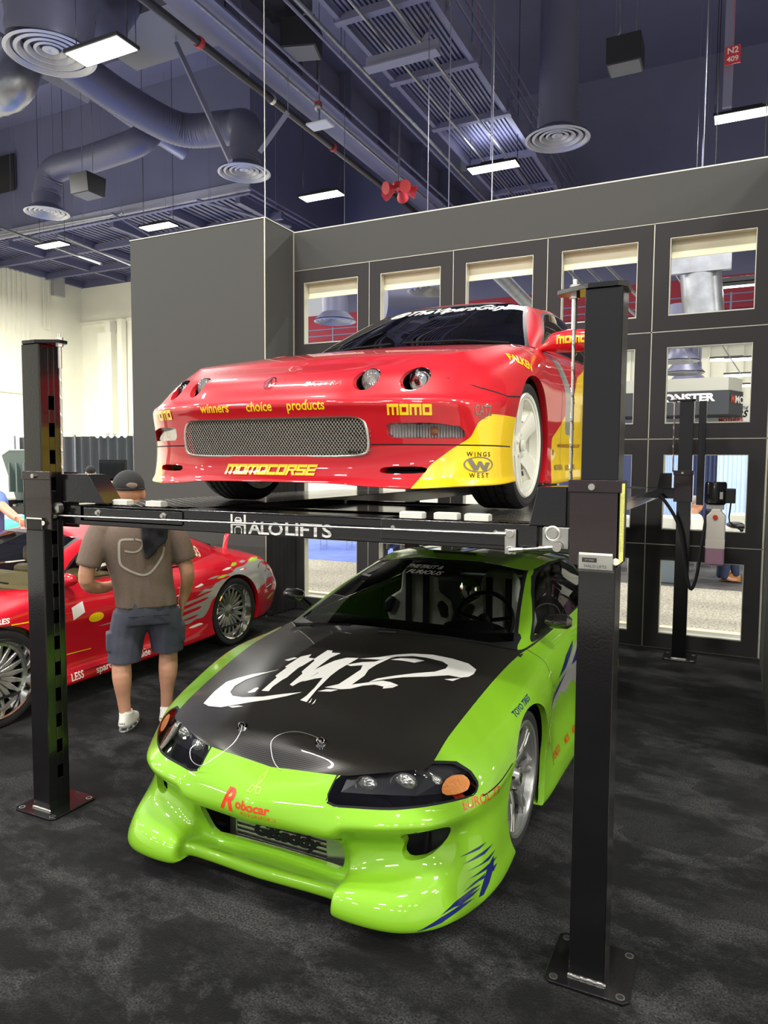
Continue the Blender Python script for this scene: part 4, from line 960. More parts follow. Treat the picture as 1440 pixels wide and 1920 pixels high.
# HALO LIFTS, with the H drawn as a two-post lift holding a car
yl = 2.4192
def face(poly_list, name='lettering', m=WHITE, parent=bf, y=yl):
    mb = MB()
    for p in poly_list: mb.prism(p, y-.0006, y, 'y')
    return mb.build(name, m, parent)
def rect(x0, z0, x1, z1): return [(x0, z0), (x1, z0), (x1, z1), (x0, z1)]
hx, hz, hw, hh = -1.902, 1.446, .078, .080
P_ = [rect(hx, hz, hx+.010, hz+hh), rect(hx+hw-.010, hz, hx+hw, hz+hh), rect(hx+.010, hz+.034, hx+hw-.010, hz+.040),
      [(hx+.022, hz+.04), (hx+.056, hz+.04), (hx+.058, hz+.056), (hx+.050, hz+.068), (hx+.028, hz+.068), (hx+.020, hz+.056)], rect(hx+.020, hz, hx+.024, hz+.022), rect(hx+.054, hz, hx+.058, hz+.022), [(hx+.02, hz+.020), (hx+.03, hz+.031), (hx+.048, hz+.031), (hx+.058, hz+.020), (hx+.048, hz+.026), (hx+.03, hz+.026)]]
face(P_, 'lettering')
face([[(hx+.027, hz+.058), (hx+.051, hz+.058), (hx+.047, hz+.064), (hx+.031, hz+.064)], rect(hx+.024, hz+.046, hx+.054, hz+.049)], 'lettering', BLK, bf, yl-.0008)
Mt = frame(Vector((-1.705, yl, 1.470)), (1, 0, 0), (0, 0, 1))
def fit_text(s, x0, x1, z0, z1, y, m, parent, **k):
    vs, fs = text_mesh(s, .1, **k); X_ = [v[0] for v in vs]; Z_ = [v[1] for v in vs]; ax = (x1-x0)/(max(X_)-min(X_)); az = (z1-z0)/(max(Z_)-min(Z_))
    mb = MB(); mb.add([(x0+(u-min(X_))*ax, y, z0+(v-min(Z_))*az) for u, v in vs], fs); return mb.build('lettering', m, parent)
fit_text('ALO', -1.812, -1.640, 1.447, 1.500, yl-.0008, WHITE, bf, bold=.02, spacing=.9)
fit_text('LIFTS', -1.628, -1.412, 1.450, 1.502, yl-.0008, WHITE, bf, bold=.02, spacing=.95)
# white blocks lying on the runway ends
BLKW = mat('white plastic block', srgb(226, 224, 212), .5)
for i, (x, y, lab) in enumerate(((-1.07, 2.425, 'white plastic block on the right runway, farthest from the near post'), (-.94, 2.44, 'white plastic block on the right runway, middle of three'), (-.82, 2.432, 'white plastic block on the right runway, nearest the right post'),
                         (-2.70, 2.49, 'white plastic block on the left runway beside the pulley cover'), (-2.57, 2.475, 'white plastic block on the left runway, second from the left post'), (-2.35, 2.46, 'lone white plastic block on the left runway by the lettering'))):
    b = MB(); b.box(-.045, -.022, 0, .045, .022, .022); b.box(-.042, -.018, .022, .042, .018, .025)
    o = b.build('plastic_block', BLKW, None, bevel=.003, loc=(x, y, 1.5415)); tag(o, lab, 'block', 'white blocks on the runway ends')
# acrylic card holders stuck on the near posts
def holder(x, y, z, lab, rx=0):
    t = thing('card_holder', lab, 'card holder', (x, y, z))
    c = MB(); c.box(-.052, -.004, -.026, .052, -.001, .026); c.build('card', mat('white card', srgb(232, 228, 216), .6), t)
    a = MB(); a.box(-.056, -.007, -.034, .056, -.0055, .020); a.box(-.056, -.007, -.034, .056, .0, -.031); a.build('acrylic_pocket', CLEAR, t)
    k = MB(); k.box(-.042, -.0046, -.004, .004, -.0042, .010); k.build('printed_bar', GAP, t)
    M = frame(Vector((.0, -.0048, -.017)), (1, 0, 0), (0, 0, 1)); flat_text('HALO LIFTS', .013, GAP, t, M, th=.0001)
    M = frame(Vector((-.019, -.0050, .003)), (1, 0, 0), (0, 0, 1)); flat_text('LIFT SERIES', .006, WHITE, t, M, th=.0001)
    d = MB(); d.lathe([(0, .011), (.003, .011), (.003, 0)], 16, Matrix.Translation((.062, -.002, .002)) @ Matrix.Rotation(-PI/2, 4, 'Z')); d.build('fixing_disc', BLKW, t, smooth=True)
holder(-.395, 2.3395, 1.436, 'white card in a clear holder on the near right post')
holder(-3.005, 2.3395, 1.447, 'white card in a clear holder on the near left post')

# ---------------------------------------------------------------- power unit on the far right post
pu = thing('hydraulic_pump', 'black electric motor above a cloudy plastic tank on the far post', 'pump', (-.13, 6.80, 0))
q = MB(); q.box(-.185, .02, 1.395, -.125, .07, 2.295); q.build('mounting_post', POWD, pu, bevel=.003)
q = MB(); q.tube([(-.03, 0, 1.405), (-.03, 0, 1.42), (-.03, 0, 1.585), (-.03, 0, 1.60)], [.075, .085, .085, .078], 28); 
for k in range(28):
    a = 2*PI*k/28; q.box(-.03+.084*math.cos(a)-.002, .084*math.sin(a)-.002, 1.43, -.03+.084*math.cos(a)+.002, .084*math.sin(a)+.002, 1.58)
q.build('motor', BLKG, pu, smooth=True, angle=.5)
q = MB(); q.box(.045, -.05, 1.42, .125, .03, 1.545); q.build('switch_box', BLK, pu, bevel=.006)
q = MB(); q.box(.004, -.0865, 1.455, .028, -.0855, 1.515); q.build('rating_plate', ALU, pu)
q = MB(); q.box(-.10, -.05, 1.365, .04, .05, 1.405); q.cyl((-.06, -.055, 1.385), (-.06, -.045, 1.385), .01, 10); q.cyl((.0, -.055, 1.385), (.0, -.045, 1.385), .008, 10); q.build('valve_block', ALU, pu, bevel=.003)
TANK = mat('cloudy tank plastic', srgb(225, 218, 205), .45, trans=0)
q = MB(); q.prism([(-.095, 1.10), (-.095, 1.31), (-.06, 1.345), (-.06, 1.368), (.02, 1.368), (.02, 1.345), (.055, 1.31), (.055, 1.10)], -.075, .075, 'y'); tk = q.build('tank', TANK, pu, bevel=.012)
q = MB(); q.box(-.096, -.076, .885, .056, .076, 1.045, 0); q.build('tank_oil_level', mat('pink hydraulic oil', srgb(168, 128, 148), .4), pu, bevel=.014)
q = MB(); q.box(-.096, -.076, 1.03, .056, .076, 1.11, 0); q.build('tank_wall', TANK, pu, bevel=.003)
q = MB(); q.cyl((-.025, -.085, 1.30), (-.025, -.074, 1.30), .02, 18); q.build('filler_cap', mat('orange red cap', srgb(205, 60, 30), .4), pu, smooth=True, angle=.5)
q = MB(); q.tube([(.09, -.01, 1.42), (.08, -.01, 1.30), (.085, -.02, 1.26), (.15, -.03, 1.21), (.17, -.03, 1.20)], .006, 8); q.ell((.18, -.03, 1.195), (.016, .016, .014)); q.build('switch_cable', BLK, pu, smooth=True)
def curve(pts, n=8): return [Vector(p) for p in crom(pts, n)]
q = MB(); q.tube(curve([(-.98, 6.66, 1.535), (-.75, 6.72, 1.53), (-.62, 6.72, 1.49), (-.49, 6.72, 1.32), (-.42, 6.72, 1.14), (-.375, 6.72, .86), (-.33, 6.72, .67), (-.285, 6.72, .78), (-.245, 6.72, 1.12), (-.22, 6.76, 1.35)]), .014, 10)
tag(q.build('hydraulic_hose', BLK, smooth=True), 'black hose looping down from the lift deck to the pump', 'hose')
# ---------------------------------------------------------------- the exhibition hall
def at(px, py, ax, val):
    """the point where the sight line of a picture point meets a plane x, y or z = val (used to measure where far things stand)"""
    d = _Rc*((px-720)/FPX)+_Uc*((960-py)/FPX)+_F; o = Vector((0, 0, CAMH)); i = 'xyz'.index(ax)
    return o+d*((val-o[i])/d[i])
BLUE = mat('dark blue hall paint', srgb(98, 99, 126), .6, noise=.06, nscale=.5)
BLUE2 = mat('blue grey steel paint', srgb(108, 108, 136), .5, noise=.05, nscale=1)
DECK = mat('roof deck metal', srgb(102, 103, 132), .45, .2)
CREAM = mat('cream hall wall', srgb(236, 234, 214), .7, noise=.03, nscale=.7)
DUCT = mat('galvanised duct painted blue', srgb(100, 101, 124), .42, .2)
GALV = mat('bare galvanised duct', srgb(150, 152, 158), .35, .8, noise=.15, nscale=5)
DGR = mat('dark grey drape', srgb(62, 62, 64), .85)
REDW = mat('dark red hall wall', srgb(150, 42, 58), .7)
BLKM = mat('satin black metal', (.013, .013, .014), .4)
# roof, far walls
q = MB(); q.box(-32, -20, 15.0, 22, 32, 15.2)
for i in range(20): q.box(-32, -20+2*i, 14.75, 22, -19.8+2*i, 15.0)
struct('ceiling', q, BLUE)
q = MB(); q.box(-30, 20, 10.8, -14.8, 26.4, 15.05); struct('wall_bulkhead', q, BLUE)
q = MB()
q.box(-30, 19.93, 10.8, -14.8, 20, 11.02); q.box(-30, 19.90, 10.72, -14.8, 20.05, 10.8)
struct('trim_6', q, mat('pale steel edge', srgb(150, 150, 165), .5))
q = MB()                                                    # ribbed soffit behind the bulkhead
for i in range(60): x = -30+15.2*i/60; q.box(x, 20.1, 10.70, x+.13, 26.4, 10.8)
for i in range(6): q.box(-30+2.9*i, 20.1, 10.42, -29.8+2.9*i, 26.4, 10.7)
for y in (21.8, 24.2): q.box(-30, y, 10.35, -14.8, y+.16, 10.6)
struct('ceiling_soffit', q, DECK)
q = MB(); q.box(-14.8, 26.4, 7.9, 20, 26.6, 15.0); struct('wall_far_blue', q, BLUE)
q = MB(); q.box(-18.0, 26.35, 6.3, 20, 26.6, 7.9); struct('wall_far_red', q, REDW)
q = MB(); q.box(-30, 26.4, 0, 20, 26.8, 6.3); q.box(-30, 26.4, 6.3, -18.0, 26.8, 10.4)
for i in range(60): q.box(-14+.5*i, 26.33, 3.6, -13.94+.5*i, 26.4, 5.9)
wf = struct('wall_far', q, CREAM)
q = MB(); q.box(-30.0, 26.3, 8.55, -20, 26.75, 8.7); q.box(-28.4, 25.9, 3.1, -27.5, 26.4, 8.0); q.box(-27.2, 26.0, 3, -26.9, 26.3, 8.6); q.box(-27.9, 25.9, 8.0, -27.55, 26.3, 8.5); q.build('pilaster', CREAM, wf)
q = MB(); q.box(-30.2, 26.39, 10.4, -14.8, 26.6, 15); struct('wall_far_upper', q, BLUE)
q = MB(); q.box(-30.3, -20, 0, -30.0, 26.4, 15.0); wl = struct('wall_hall_left', q, CREAM)
q = MB()
for i in range(46): q.box(-30.0, 12.0+.25*i, 4.95, -29.93, 12.07+.25*i, 12.0)
q.box(-30.0, 12, 4.85, -29.9, 23.4, 4.95); q.build('corrugated_cladding', CREAM, wl)
q = MB()
for i in range(4): q.tube([(-29.9, 24.1+.09*i, 8.0), (-29.9, 24.1+.09*i, 11.6)], .03, 6)
q.build('conduit', CREAM, wl)
q = MB(); q.box(-29.99, 24.6, 9.7, -29.75, 25.2, 10.6); q.build('electrical_box', mat('grey cabinet', srgb(170, 170, 165), .5), wl)
q = MB(); q.box(22, -20, 0, 22.3, 30, 15); struct('wall_hall_right', q, CREAM)
# railings of the far gallery
q = MB()
for z in (6.1, 6.35, 6.6, 6.85, 7.1): q.tube([(-16, 25.4, z), (10, 25.4, z)], .025, 6)
for i in range(22): q.box(-16+1.2*i, 25.37, 6.0, -15.94+1.2*i, 25.43, 7.15)
q.box(-16, 25.2, 5.85, 10, 26.3, 6.0)
q2 = q.build('gallery_railing', BLUE2); tag(q2, 'thin gallery railing on the far wall seen through the openings', 'railing')

# LED panels
LENS = mat('lamp lens', (1, .97, .84), .5, emit=14)
def lamp(x, y, label, rz=0.0, z=LAMP_Z, L=1.25, W=.42, power=620):
    t = thing('ceiling_lamp', label, 'lamp', (x, y, z), rz, 'panel lamps under the hall roof')
    a = MB(); a.box(-L/2-.03, -W/2-.03, .0, L/2+.03, W/2+.03, .06); a.box(-.3, -.12, .06, .3, .12, .14); a.build('housing', BLKM, t, bevel=.006)
    b = MB(); b.box(-L/2, -W/2, -.008, L/2, W/2, .0); b.build('lens', LENS, t)
    c = MB()
    for sx in (-L/2, L/2): c.tube([(sx, 0, .05), (sx, 0, 14.9-z)], .008, 5)
    c.build('hanger_cable', BLKM, t)
    l = area(0, 0, -.03, L, W, power); l.parent = t
    if power > 100:
        u_ = area(0, 0, .35, L, W, power*.08, (.86, .90, 1.0)); u_.rotation_euler = (PI, 0, 0); u_.parent = t
    return t
LS = [((190, 97), 'lit panel lamp in the upper left corner, the largest'), ((925, 314), 'lit panel lamp left of the hanging duct above the red coupe roof'), ((603, 368), 'lit panel lamp above the corner of the grey block'),
      ((1400, 215), 'lit panel lamp cut by the right edge of the picture'), ((297, 425), 'lit panel lamp hanging just above the left end of the grey block'), ((98, 460), 'lit panel lamp at far left above the cream wall')]
for (px, py), lab in LS:
    zl = 8.2 if px == 190 else LAMP_Z; p = at(px, py, 'z', zl); lamp(p.x, p.y, lab, rz=0.0, z=zl, L=1.1 if px == 190 else 1.25)

def add_thing(mb, name, label, cat, m, smooth=False, group=None, **k):
    return tag(mb.build(name, m, smooth=smooth, **k), label, cat, group)
def MX(p): return Matrix.Translation(p) @ Matrix.Rotation(-PI/2, 4, 'Y')      # lathe axis turned downwards
# round ceiling diffusers with their ducts
def diffuser(p, R, label):
    t = thing('air_diffuser', label, 'air vent', p, 0, 'round ceiling air diffusers')
    for i, (r1, r0, z1, z0) in enumerate(((1, .84, 0, .05), (.78, .62, .03, .10), (.56, .42, .05, .12), (.36, .24, .07, .13), (.18, .0, .08, .10))):
        a = MB(); a.lathe([(z1, R*r1), (z1-.015, R*(r1*.5+r0*.5)), (z0, R*r0)], 40, Matrix.Rotation(-PI/2, 4, 'Y')); a.build('ring', mat('diffuser metal', srgb(176, 176, 184), .4, .5), t, smooth=True)
    a = MB(); a.lathe([(.02, R), (.20, R*.62), (.5, R*.62)], 40, Matrix.Rotation(-PI/2, 4, 'Y')); a.build('plenum', DUCT, t, smooth=True)
    a = MB(); a.tube([(R*.5, 0, .1), (R*.5, 0, 15.0-p[2])], .008, 5); a.build('hanger_rod', DUCT, t)
    return t
def ribbed(pts, r, label, m=DUCT, step=.09, name='air_duct', n=10, sm=True):
    c = curve(pts, n); q = MB(); 
    d = [0]; 
    for i in range(1, len(c)): d.append(d[-1]+(c[i]-c[i-1]).length)
    L = d[-1]; k = int(L/step)*2; P = []; Rr = []
    for i in range(k+1):
        s = L*i/k; j = max(0, min(len(c)-2, int(np.searchsorted(d, s))-1)); f = (s-d[j])/max(d[j+1]-d[j], 1e-6); P.append(c[j].lerp(c[j+1], f)); Rr.append(r*(1.0 if i % 2 else .965))
    q.tube(P, Rr, 22); return add_thing(q, name, label, 'duct', m, True)
d1 = at(1045, 262, 'z', 9.0); diffuser(d1, .72, 'round diffuser under the straight vertical duct on the right')
ribbed([d1+Vector((0, 0, .3)), d1+Vector((0, 0, 2.2)), d1+Vector((0, 0, 4.0))], .43, 'straight ribbed vertical duct on the right half')
q = MB(); q.tube([d1+Vector((0, 0, 3.6)), d1+Vector((0, 0, 5.5))], .46, 24); add_thing(q, 'duct_collar', 'smooth metal duct section above the straight ribbed duct', 'duct', GALV, True)
d2 = at(458, 325, 'z', 9.0); diffuser(d2, .66, 'round diffuser in the middle below the bent duct')
ribbed([d2+Vector((0, 0, .2)), d2+Vector((0, .1, 1.1)), at(430, 240, 'y', d2.y+.3), at(340, 243, 'y', d2.y), at(235, 190, 'y', d2.y-1.6), at(120, 110, 'y', d2.y-3.2)], .42, 'bent ribbed duct sweeping down to the middle diffuser')
d3 = at(95, 103, 'z', 9.2); diffuser(d3, .80, 'largest round diffuser beside the upper left lamp')
ribbed([d3+Vector((0, 0, .2)), d3+Vector((.1, 0, 1.0)), at(150, 30, 'y', d3.y+1.2), at(200, -20, 'y', d3.y+2.4)], .78, 'wide drum duct above the largest diffuser at upper left', DUCT, .3)
d4 = at(88, 400, 'z', 8.9); diffuser(d4, .62, 'small round diffuser at left under the curled duct')
ribbed([d4+Vector((0, 0, .2)), at(90, 350, 'y', d4.y), at(105, 318, 'y', d4.y), at(165, 300, 'y', d4.y), at(255, 268, 'y', d4.y), at(282, 245, 'y', d4.y+.4)], .36, 'curled ribbed duct running left to the small diffuser')
ribbed([at(150, 140, 'y', 15), at(250, 215, 'y', 16.5), at(350, 280, 'y', 18)], .36, 'straight ribbed duct sloping behind the bent duct')
ribbed([at(-40, 185, 'y', 10), at(20, 165, 'y', 10), at(45, 110, 'y', 10.3)], .40, 'shiny duct elbow at the left edge', GALV, .25)
q = MB(); a_ = at(-20, 70, 'y', 13); b_ = at(165, 175, 'y', 16)
q.tube([a_, b_], .30, 4); add_thing(q, 'flat_duct', 'pale flat duct behind the largest diffuser', 'duct', mat('pale duct', srgb(128, 128, 136), .5))
q = MB(); q.box(-14.0, 12.5, 11.6, -9.6, 14.2, 12.3); add_thing(q, 'box_duct', 'square pale duct box beside the long girder', 'duct', mat('pale duct', srgb(128, 128, 136), .5))
q = MB(); q.box(-9.2, 11.6, 11.0, -8.2, 13.2, 12.0); add_thing(q, 'box_duct', 'square duct seen through the girder web', 'duct', GALV)

# long girder and pipes running away from the viewer
t = thing('roof_girder', 'long riveted steel girder crossing the ceiling', 'girder', (-9.2, 0, 10.05))
q = MB(); q.box(-.42, 4, 0, .42, 26, .05); q.build('lower_flange', BLUE2, t)
q = MB(); q.box(-.03, 4, .05, .03, 26, 1.25); q.build('web', BLUE2, t)
q = MB(); q.box(-.42, 4, 1.25, .42, 26, 1.30); q.build('upper_flange', BLUE2, t)
q = MB()
for y0 in (8.2, 11.6, 15.0, 18.4): q.box(.03, y0, .12, .055, y0+1.5, 1.15)
q.build('splice_plate', BLUE2, t)['kind'] = 'stuff'
q = MB()
for y0 in (8.2, 11.6, 15.0, 18.4):
    for i in range(12):
        for j in range(4): q.ell((.06, y0+.08+i*.12, .2+.27*j), (.012, .022, .022), 6, 4)
q.build('rivet', BLUE2, t)['kind'] = 'stuff'
q = MB()
for i in range(10): q.box(-.4, 5+2.2*i, .05, .4, 5.03+2.2*i, 1.25)
q.build('stiffener', BLUE2, t)['kind'] = 'stuff'
t = thing('sprinkler_pipe', 'thick dark sprinkler pipe running beside the long girder', 'pipe', (-9.62, 0, 9.82))
q = MB(); q.tube([(0, 4, 0), (0, 26, 0)], .085, 14); q.build('pipe', mat('dark steel pipe', srgb(62, 60, 62), .35, .6), t, smooth=True)
for i, y in enumerate((9.2, 11.4, 13.8, 16.5, 19.5)):
    q = MB(); q.tube([(0, y-.05, 0), (0, y+.05, 0)], .108, 14); q.build('clamp', [STEEL, mat('red clamp', srgb(170, 50, 50), .5)][i % 2], t, smooth=True)
for k, (x, z, r, lab) in enumerate(((-9.0, 9.95, .035, 'thin conduit under the girder, nearest its edge'), (-8.45, 9.95, .03, 'thin conduit parallel to the girder on its right'), (-7.3, 9.9, .045, 'conduit between girder and catwalk'), (-7.42, 9.84, .03, 'thinner conduit between girder and catwalk'))):
    q = MB(); q.tube([(x, 4, z), (x, 26, z)], r, 8); add_thing(q, 'conduit', lab, 'pipe', [GALV, BLUE2][k % 2], True)
# catwalk
t = thing('catwalk', 'steel catwalk with ribbed underside and railings hanging from the roof', 'catwalk', (-6.1, 0, 10.0))
for k, x in enumerate((-.95, .85)):
    q = MB(); q.box(x, 4, 0, x+.10, 26, .28); q.build('side_beam', BLUE2, t)
q = MB(); 
for i in range(int(22/.11)): 
    y = 4+.11*i
for i in range(17): x = -.85+.1*i; q.box(x, 4, .10, x+.05, 26, .16)
q.box(-.9, 4, .16, .9, 26, .18); q.build('ribbed_deck', DECK, t)
for i in range(9):
    q = MB(); y = 5+2.4*i; q.box(-1.0, y, -.04, 1.0, y+.16, .10); q.build('cross_beam', BLUE2, t)
for x, zz in ((.98, .55), (.98, .85), (.98, 1.15), (-1.0, .85), (-1.0, 1.15)):
    q = MB(); q.tube([(x, 4, zz), (x, 26, zz)], .028, 8); q.build('rail', BLUE2, t, smooth=True)
for i in range(11):
    for x in (.98, -1.0):
        q = MB(); q.box(x-.02, 5+2*i-.02, .1, x+.02, 5+2*i+.02, 1.15); q.build('rail_post', BLUE2, t)
q = MB(); q.tube([(.3, 4, -.12), (.3, 26, -.12)], .03, 8); q.tube([(-.35, 4, -.1), (-.35, 26, -.1)], .03, 8); q.build('service_pipe', GALV, t, smooth=True)
# diagonal struts
for a_, b_, lab in (((330, 82), (432, 302), 'long diagonal brace left of the girder'), ((540, 210), (487, 285), 'short diagonal brace above the middle diffuser'), ((858, -20), (790, 82), 'thick pale brace rising to the right of the catwalk')):
    q = MB(); A_ = at(*a_, 'y', 13.5); B_ = at(*b_, 'y', 13.5); q.tube([A_, B_], .07, 4); q.tube([A_, Vector((A_.x, A_.y, 14.98))], .01, 5); add_thing(q, 'brace', lab, 'brace', mat('pale steel brace', srgb(128, 128, 150), .5))
q = MB(); A_ = at(790, 92, 'y', 13.2); q.box(A_.x-1.2, A_.y, A_.z-.12, A_.x+.35, A_.y+.1, A_.z+.12); q.box(A_.x-1.2, A_.y-.12, A_.z-.14, A_.x+.35, A_.y+.14, A_.z-.11); add_thing(q, 'steel_beam', 'short pale cross beam at the foot of the thick brace', 'girder', mat('pale steel brace', srgb(128, 128, 150), .5))
# hanging loudspeakers
def speaker(px, py, z, w_, label, rz=0.0):
    p = at(px, py, 'z', z); t = thing('hanging_speaker', label, 'loudspeaker', p, rz, 'black loudspeakers hung from the roof')
    a = MB(); s = w_; vs = [(-s*.5, -s*.42, 0), (s*.5, -s*.42, 0), (s*.5, s*.42, 0), (-s*.5, s*.42, 0), (-s*.5, -s*.5, s*.75), (s*.5, -s*.5, s*.75), (s*.5, s*.5, s*.75), (-s*.5, s*.5, s*.75)]
    a.add(vs, [(0, 1, 2, 3), (4, 7, 6, 5), (0, 4, 5, 1), (1, 5, 6, 2), (2, 6, 7, 3), (3, 7, 4, 0)]); a.build('cabinet', BLKM, t, bevel=.01)
    g_ = MB(); g_.box(-s*.45, -s*.38, -.012, s*.45, s*.38, -.002); g_.build('grille', mat('grey grille', srgb(110, 110, 112), .6), t)
    c = MB()
    for sx in (-.3, .3): c.tube([(s*sx, 0, s*.75), (s*sx, 0, 14.8-z)], .008, 5)
    c.build('hanger_cable', GALV, t)
speaker(1172, 128, 9.2, .62, 'black speaker box hanging right of the straight duct'); speaker(165, 367, 8.4, .62, 'black speaker box hanging left near the small diffuser'); speaker(566, 100, 10.2, .72, 'black speaker box hanging beside the long girder', .3)
# wireless access point and red horn cluster
p = at(600, 237, 'z', 9.0); t = thing('wireless_node', 'flat pale network box hung beside a thick pipe', 'network box', p)
q = MB(); q.box(-.26, -.18, 0, .26, .18, .05); q.build('case', mat('pale plastic', srgb(200, 200, 205), .5), t, bevel=.02)
q = MB(); q.cyl((-.02, 0, .05), (-.02, 0, 1.6), .02, 8); q.cyl((-.02, 0, 1.6), (-.02, 0, 5.97), .008, 6); q.ell((-.05, 0, .42), (.09, .09, .10)); q.build('stem', GALV, t, smooth=True)
q = MB(); q.box(-.11, -.06, .42, .02, .06, .52); q.build('red_tag', mat('red clamp', srgb(170, 50, 50), .5), t)
p = at(748, 352, 'z', 8.9); t = thing('horn_cluster', 'cluster of red alarm horns on a pendant pipe', 'alarm horn', p)
HRN = mat('red horn', srgb(196, 52, 58), .45)
q = MB(); q.cyl((0, 0, .05), (0, 0, 1.6), .03, 8); q.cyl((0, 0, 1.6), (0, 0, 6.1), .01, 6); q.build('pendant', GALV, t, smooth=True)
q = MB(); q.tube([(0, 0, -.05), (0, 0, .12)], .16, 16); q.build('hub', HRN, t, smooth=True)
for k in range(5):
    a = 2*PI*k/5+.5; d = Vector((math.cos(a), math.sin(a), -.25)).normalized()
    q = MB(); q.tube([d*.12, d*.22, d*.40, d*.46], [.06, .07, .15, .155], 16); q.build('horn', HRN, t, smooth=True)
# red aisle signs
for px, py, yy, w_, l1, l2, lab in ((1374, 103, 17.2, .30, 'N2', '409', 'red aisle sign marked N2 409 on the hanging rod'), (893, 233, 19.5, .34, 'N2', '407', 'red aisle sign marked N2 407 by the catwalk')):
    p = at(px, py, 'y', yy); t = thing('aisle_sign', lab, 'sign', p)
    q = MB(); q.tube([(0, .02, w_*.6), (0, .02, 14.98-p.z)], .006, 5); q.box(-w_/2, -.01, -w_*.6, w_/2, .01, w_*.6); q.build('board', mat('red sign board', srgb(205, 60, 70), .5), t)
    flat_text(l1, .17, WHITE, t, frame(Vector((0, -.012, .085)), (1, 0, 0), (0, 0, 1)), th=.001, bold=.02); flat_text(l2, .15, WHITE, t, frame(Vector((0, -.012, -.085)), (1, 0, 0), (0, 0, 1)), th=.001, bold=.02)
q = MB(); p = at(1368, 0, 'y', 17.4); p2 = at(1363, 200, 'y', 17.4); q.box(p2.x-.09, 17.4, p2.z, p2.x+.09, 17.5, 14.8); add_thing(q, 'hanging_rod', 'flat pale steel strut dropping to the right edge lamp', 'strut', mat('pale steel brace', srgb(128, 128, 150), .5))
q = MB(); p = at(907, 300, 'y', 26.3); q.box(p.x-.9, 26.28, p.z-.3, p.x+.9, 26.36, p.z+2.6); tag(q.build('roof_door', mat('grey door', srgb(128, 128, 134), .6)), 'grey door high on the blue wall behind the catwalk', 'door')
q = MB(); p = at(868, 114, 'y', 16); q.ell(p, (.07, .07, .14)); add_thing(q, 'bulb', 'small glowing bulb above the catwalk', 'lamp', mat('warm bulb', (1, .8, .45), .5, emit=2.5), True)
q = MB(); p = at(1155, 40, 'y', 15); q.tube([at(1163, -10, 'y', 16), at(1163, 60, 'y', 16), at(1146, 85, 'y', 16)], .02, 6); add_thing(q, 'speaker_wire', 'thin cable curving to the right speaker box', 'cable', GALV)
for (px, y_) in ((255, 12), (248, 16), (700, 22), (920, 14), (1032, 22)):
    q = MB(); p = at(px, 10, 'y', y_); p2 = at(px, 100 if px < 300 else 300, 'y', y_); q.tube([p2, Vector((p2.x, p2.y, 14.98))], .012, 5); add_thing(q, 'drop_rod', {255: 'thin hanging rod nearest the upper left lamp', 248: 'thin hanging rod just behind the one by the upper left lamp', 700: 'thin hanging rod between girder and catwalk', 920: 'thin hanging rod right of the catwalk', 1032: 'thin hanging rod beside the straight duct'}[px], 'rod', BLUE2)
# grille on the left blue wall & low pipework at left
q = MB(); c = at(10, 325, 'y', 19.85); q.box(c.x-.6, 19.85, c.z-.7, c.x+.5, 19.92, c.z+.7); add_thing(q, 'wall_grille', 'dark grille at the left edge of the blue bulkhead', 'vent', BLKM)
for k, (a_, b_, r) in enumerate((((-5, 425), (190, 495), .05), ((25, 450), (470, 362), .045), ((110, 440), (300, 520), .04), ((210, 400), (330, 470), .04), ((0, 440), (230, 400), .03), ((370, 375), (545, 425), .05))):
    q = MB(); A_ = at(*a_, 'y', 19.2+.1*k); B_ = at(*b_, 'y', 19.2+.1*k); q.tube([A_, B_], r, 8)
    for f_ in (.15, .85): p = A_.lerp(B_, f_); q.tube([p, Vector((p.x, p.y, 14.98))], .006, 5)
    add_thing(q, 'sprinkler_line', ['long pipe sloping down at far left', 'long pipe along the bulkhead edge', 'pipe sloping past the left lamp', 'short pipe sloping above the grey block', 'thin pipe at the left edge', 'pipe sloping behind the block corner'][k], 'pipe', [GALV, BLUE2][k % 2], True)

# ---------------------------------------------------------------- left background: drape, screen, teal car with its bonnet up
q = MB(); vs = []; n = 150
for i in range(n+1):
    x = -17.2+6.6*i/n; y = 13+.05*math.sin(i*.9); vs += [(x, y, 0), (x, y, 2.36)]
q.add(vs, [(2*i, 2*i+2, 2*i+3, 2*i+1) for i in range(n)]); dt = q.build('backdrop_drape', DGR, smooth=True); tag(dt, 'dark grey pipe and drape backdrop behind the teal car', 'drape')
for k, x in enumerate((-17.25, -15.0, -13.0)):
    q = MB(); q.tube([(x, 12.9, 0), (x, 12.9, 2.40)], .025, 8); add_thing(q, 'drape_pole', ['pale drape pole at the left end', 'pale drape pole in the middle', 'pale drape pole by the screen'][k], 'pole', GALV, True)
p = at(209, 862, 'y', 11); q = MB(); q.box(p.x-.36, 11, p.z-.42, p.x+.38, 11.06, p.z); q.box(p.x-.1, 11, 0, p.x+.1, 11.05, p.z-.4)
tv = add_thing(q, 'display_screen', 'black display screen on a stand behind the capped man', 'screen', BLKG)
q = MB(); q.box(p.x-.30, 10.9, 1.0, p.x+.1, 10.98, 1.33); add_thing(q, 'yellow_board', 'cream notice board under the black display screen', 'board', mat('cream board', srgb(222, 216, 160), .6))
for k in range(5):
    px_ = at(181+13*k, 822, 'y', 12.9); q = MB(); q.ell((px_.x, 12.93, 2.36), (.05, .05, .05), 8, 6)
    add_thing(q, 'spot_lamp', ['leftmost of the five small round lamps along the drape top', 'second from the left of the small round lamps along the drape top', 'middle one of the small round lamps along the drape top', 'fourth from the left of the small round lamps along the drape top', 'rightmost of the small round lamps, next to the grey block'][k], 'lamp', mat('small lamps', (1, 1, .95), .4, emit=1.5), True, 'small round lamps along the drape top')
TEAL = mat('teal paint', srgb(88, 205, 188), .3, 0, .8)
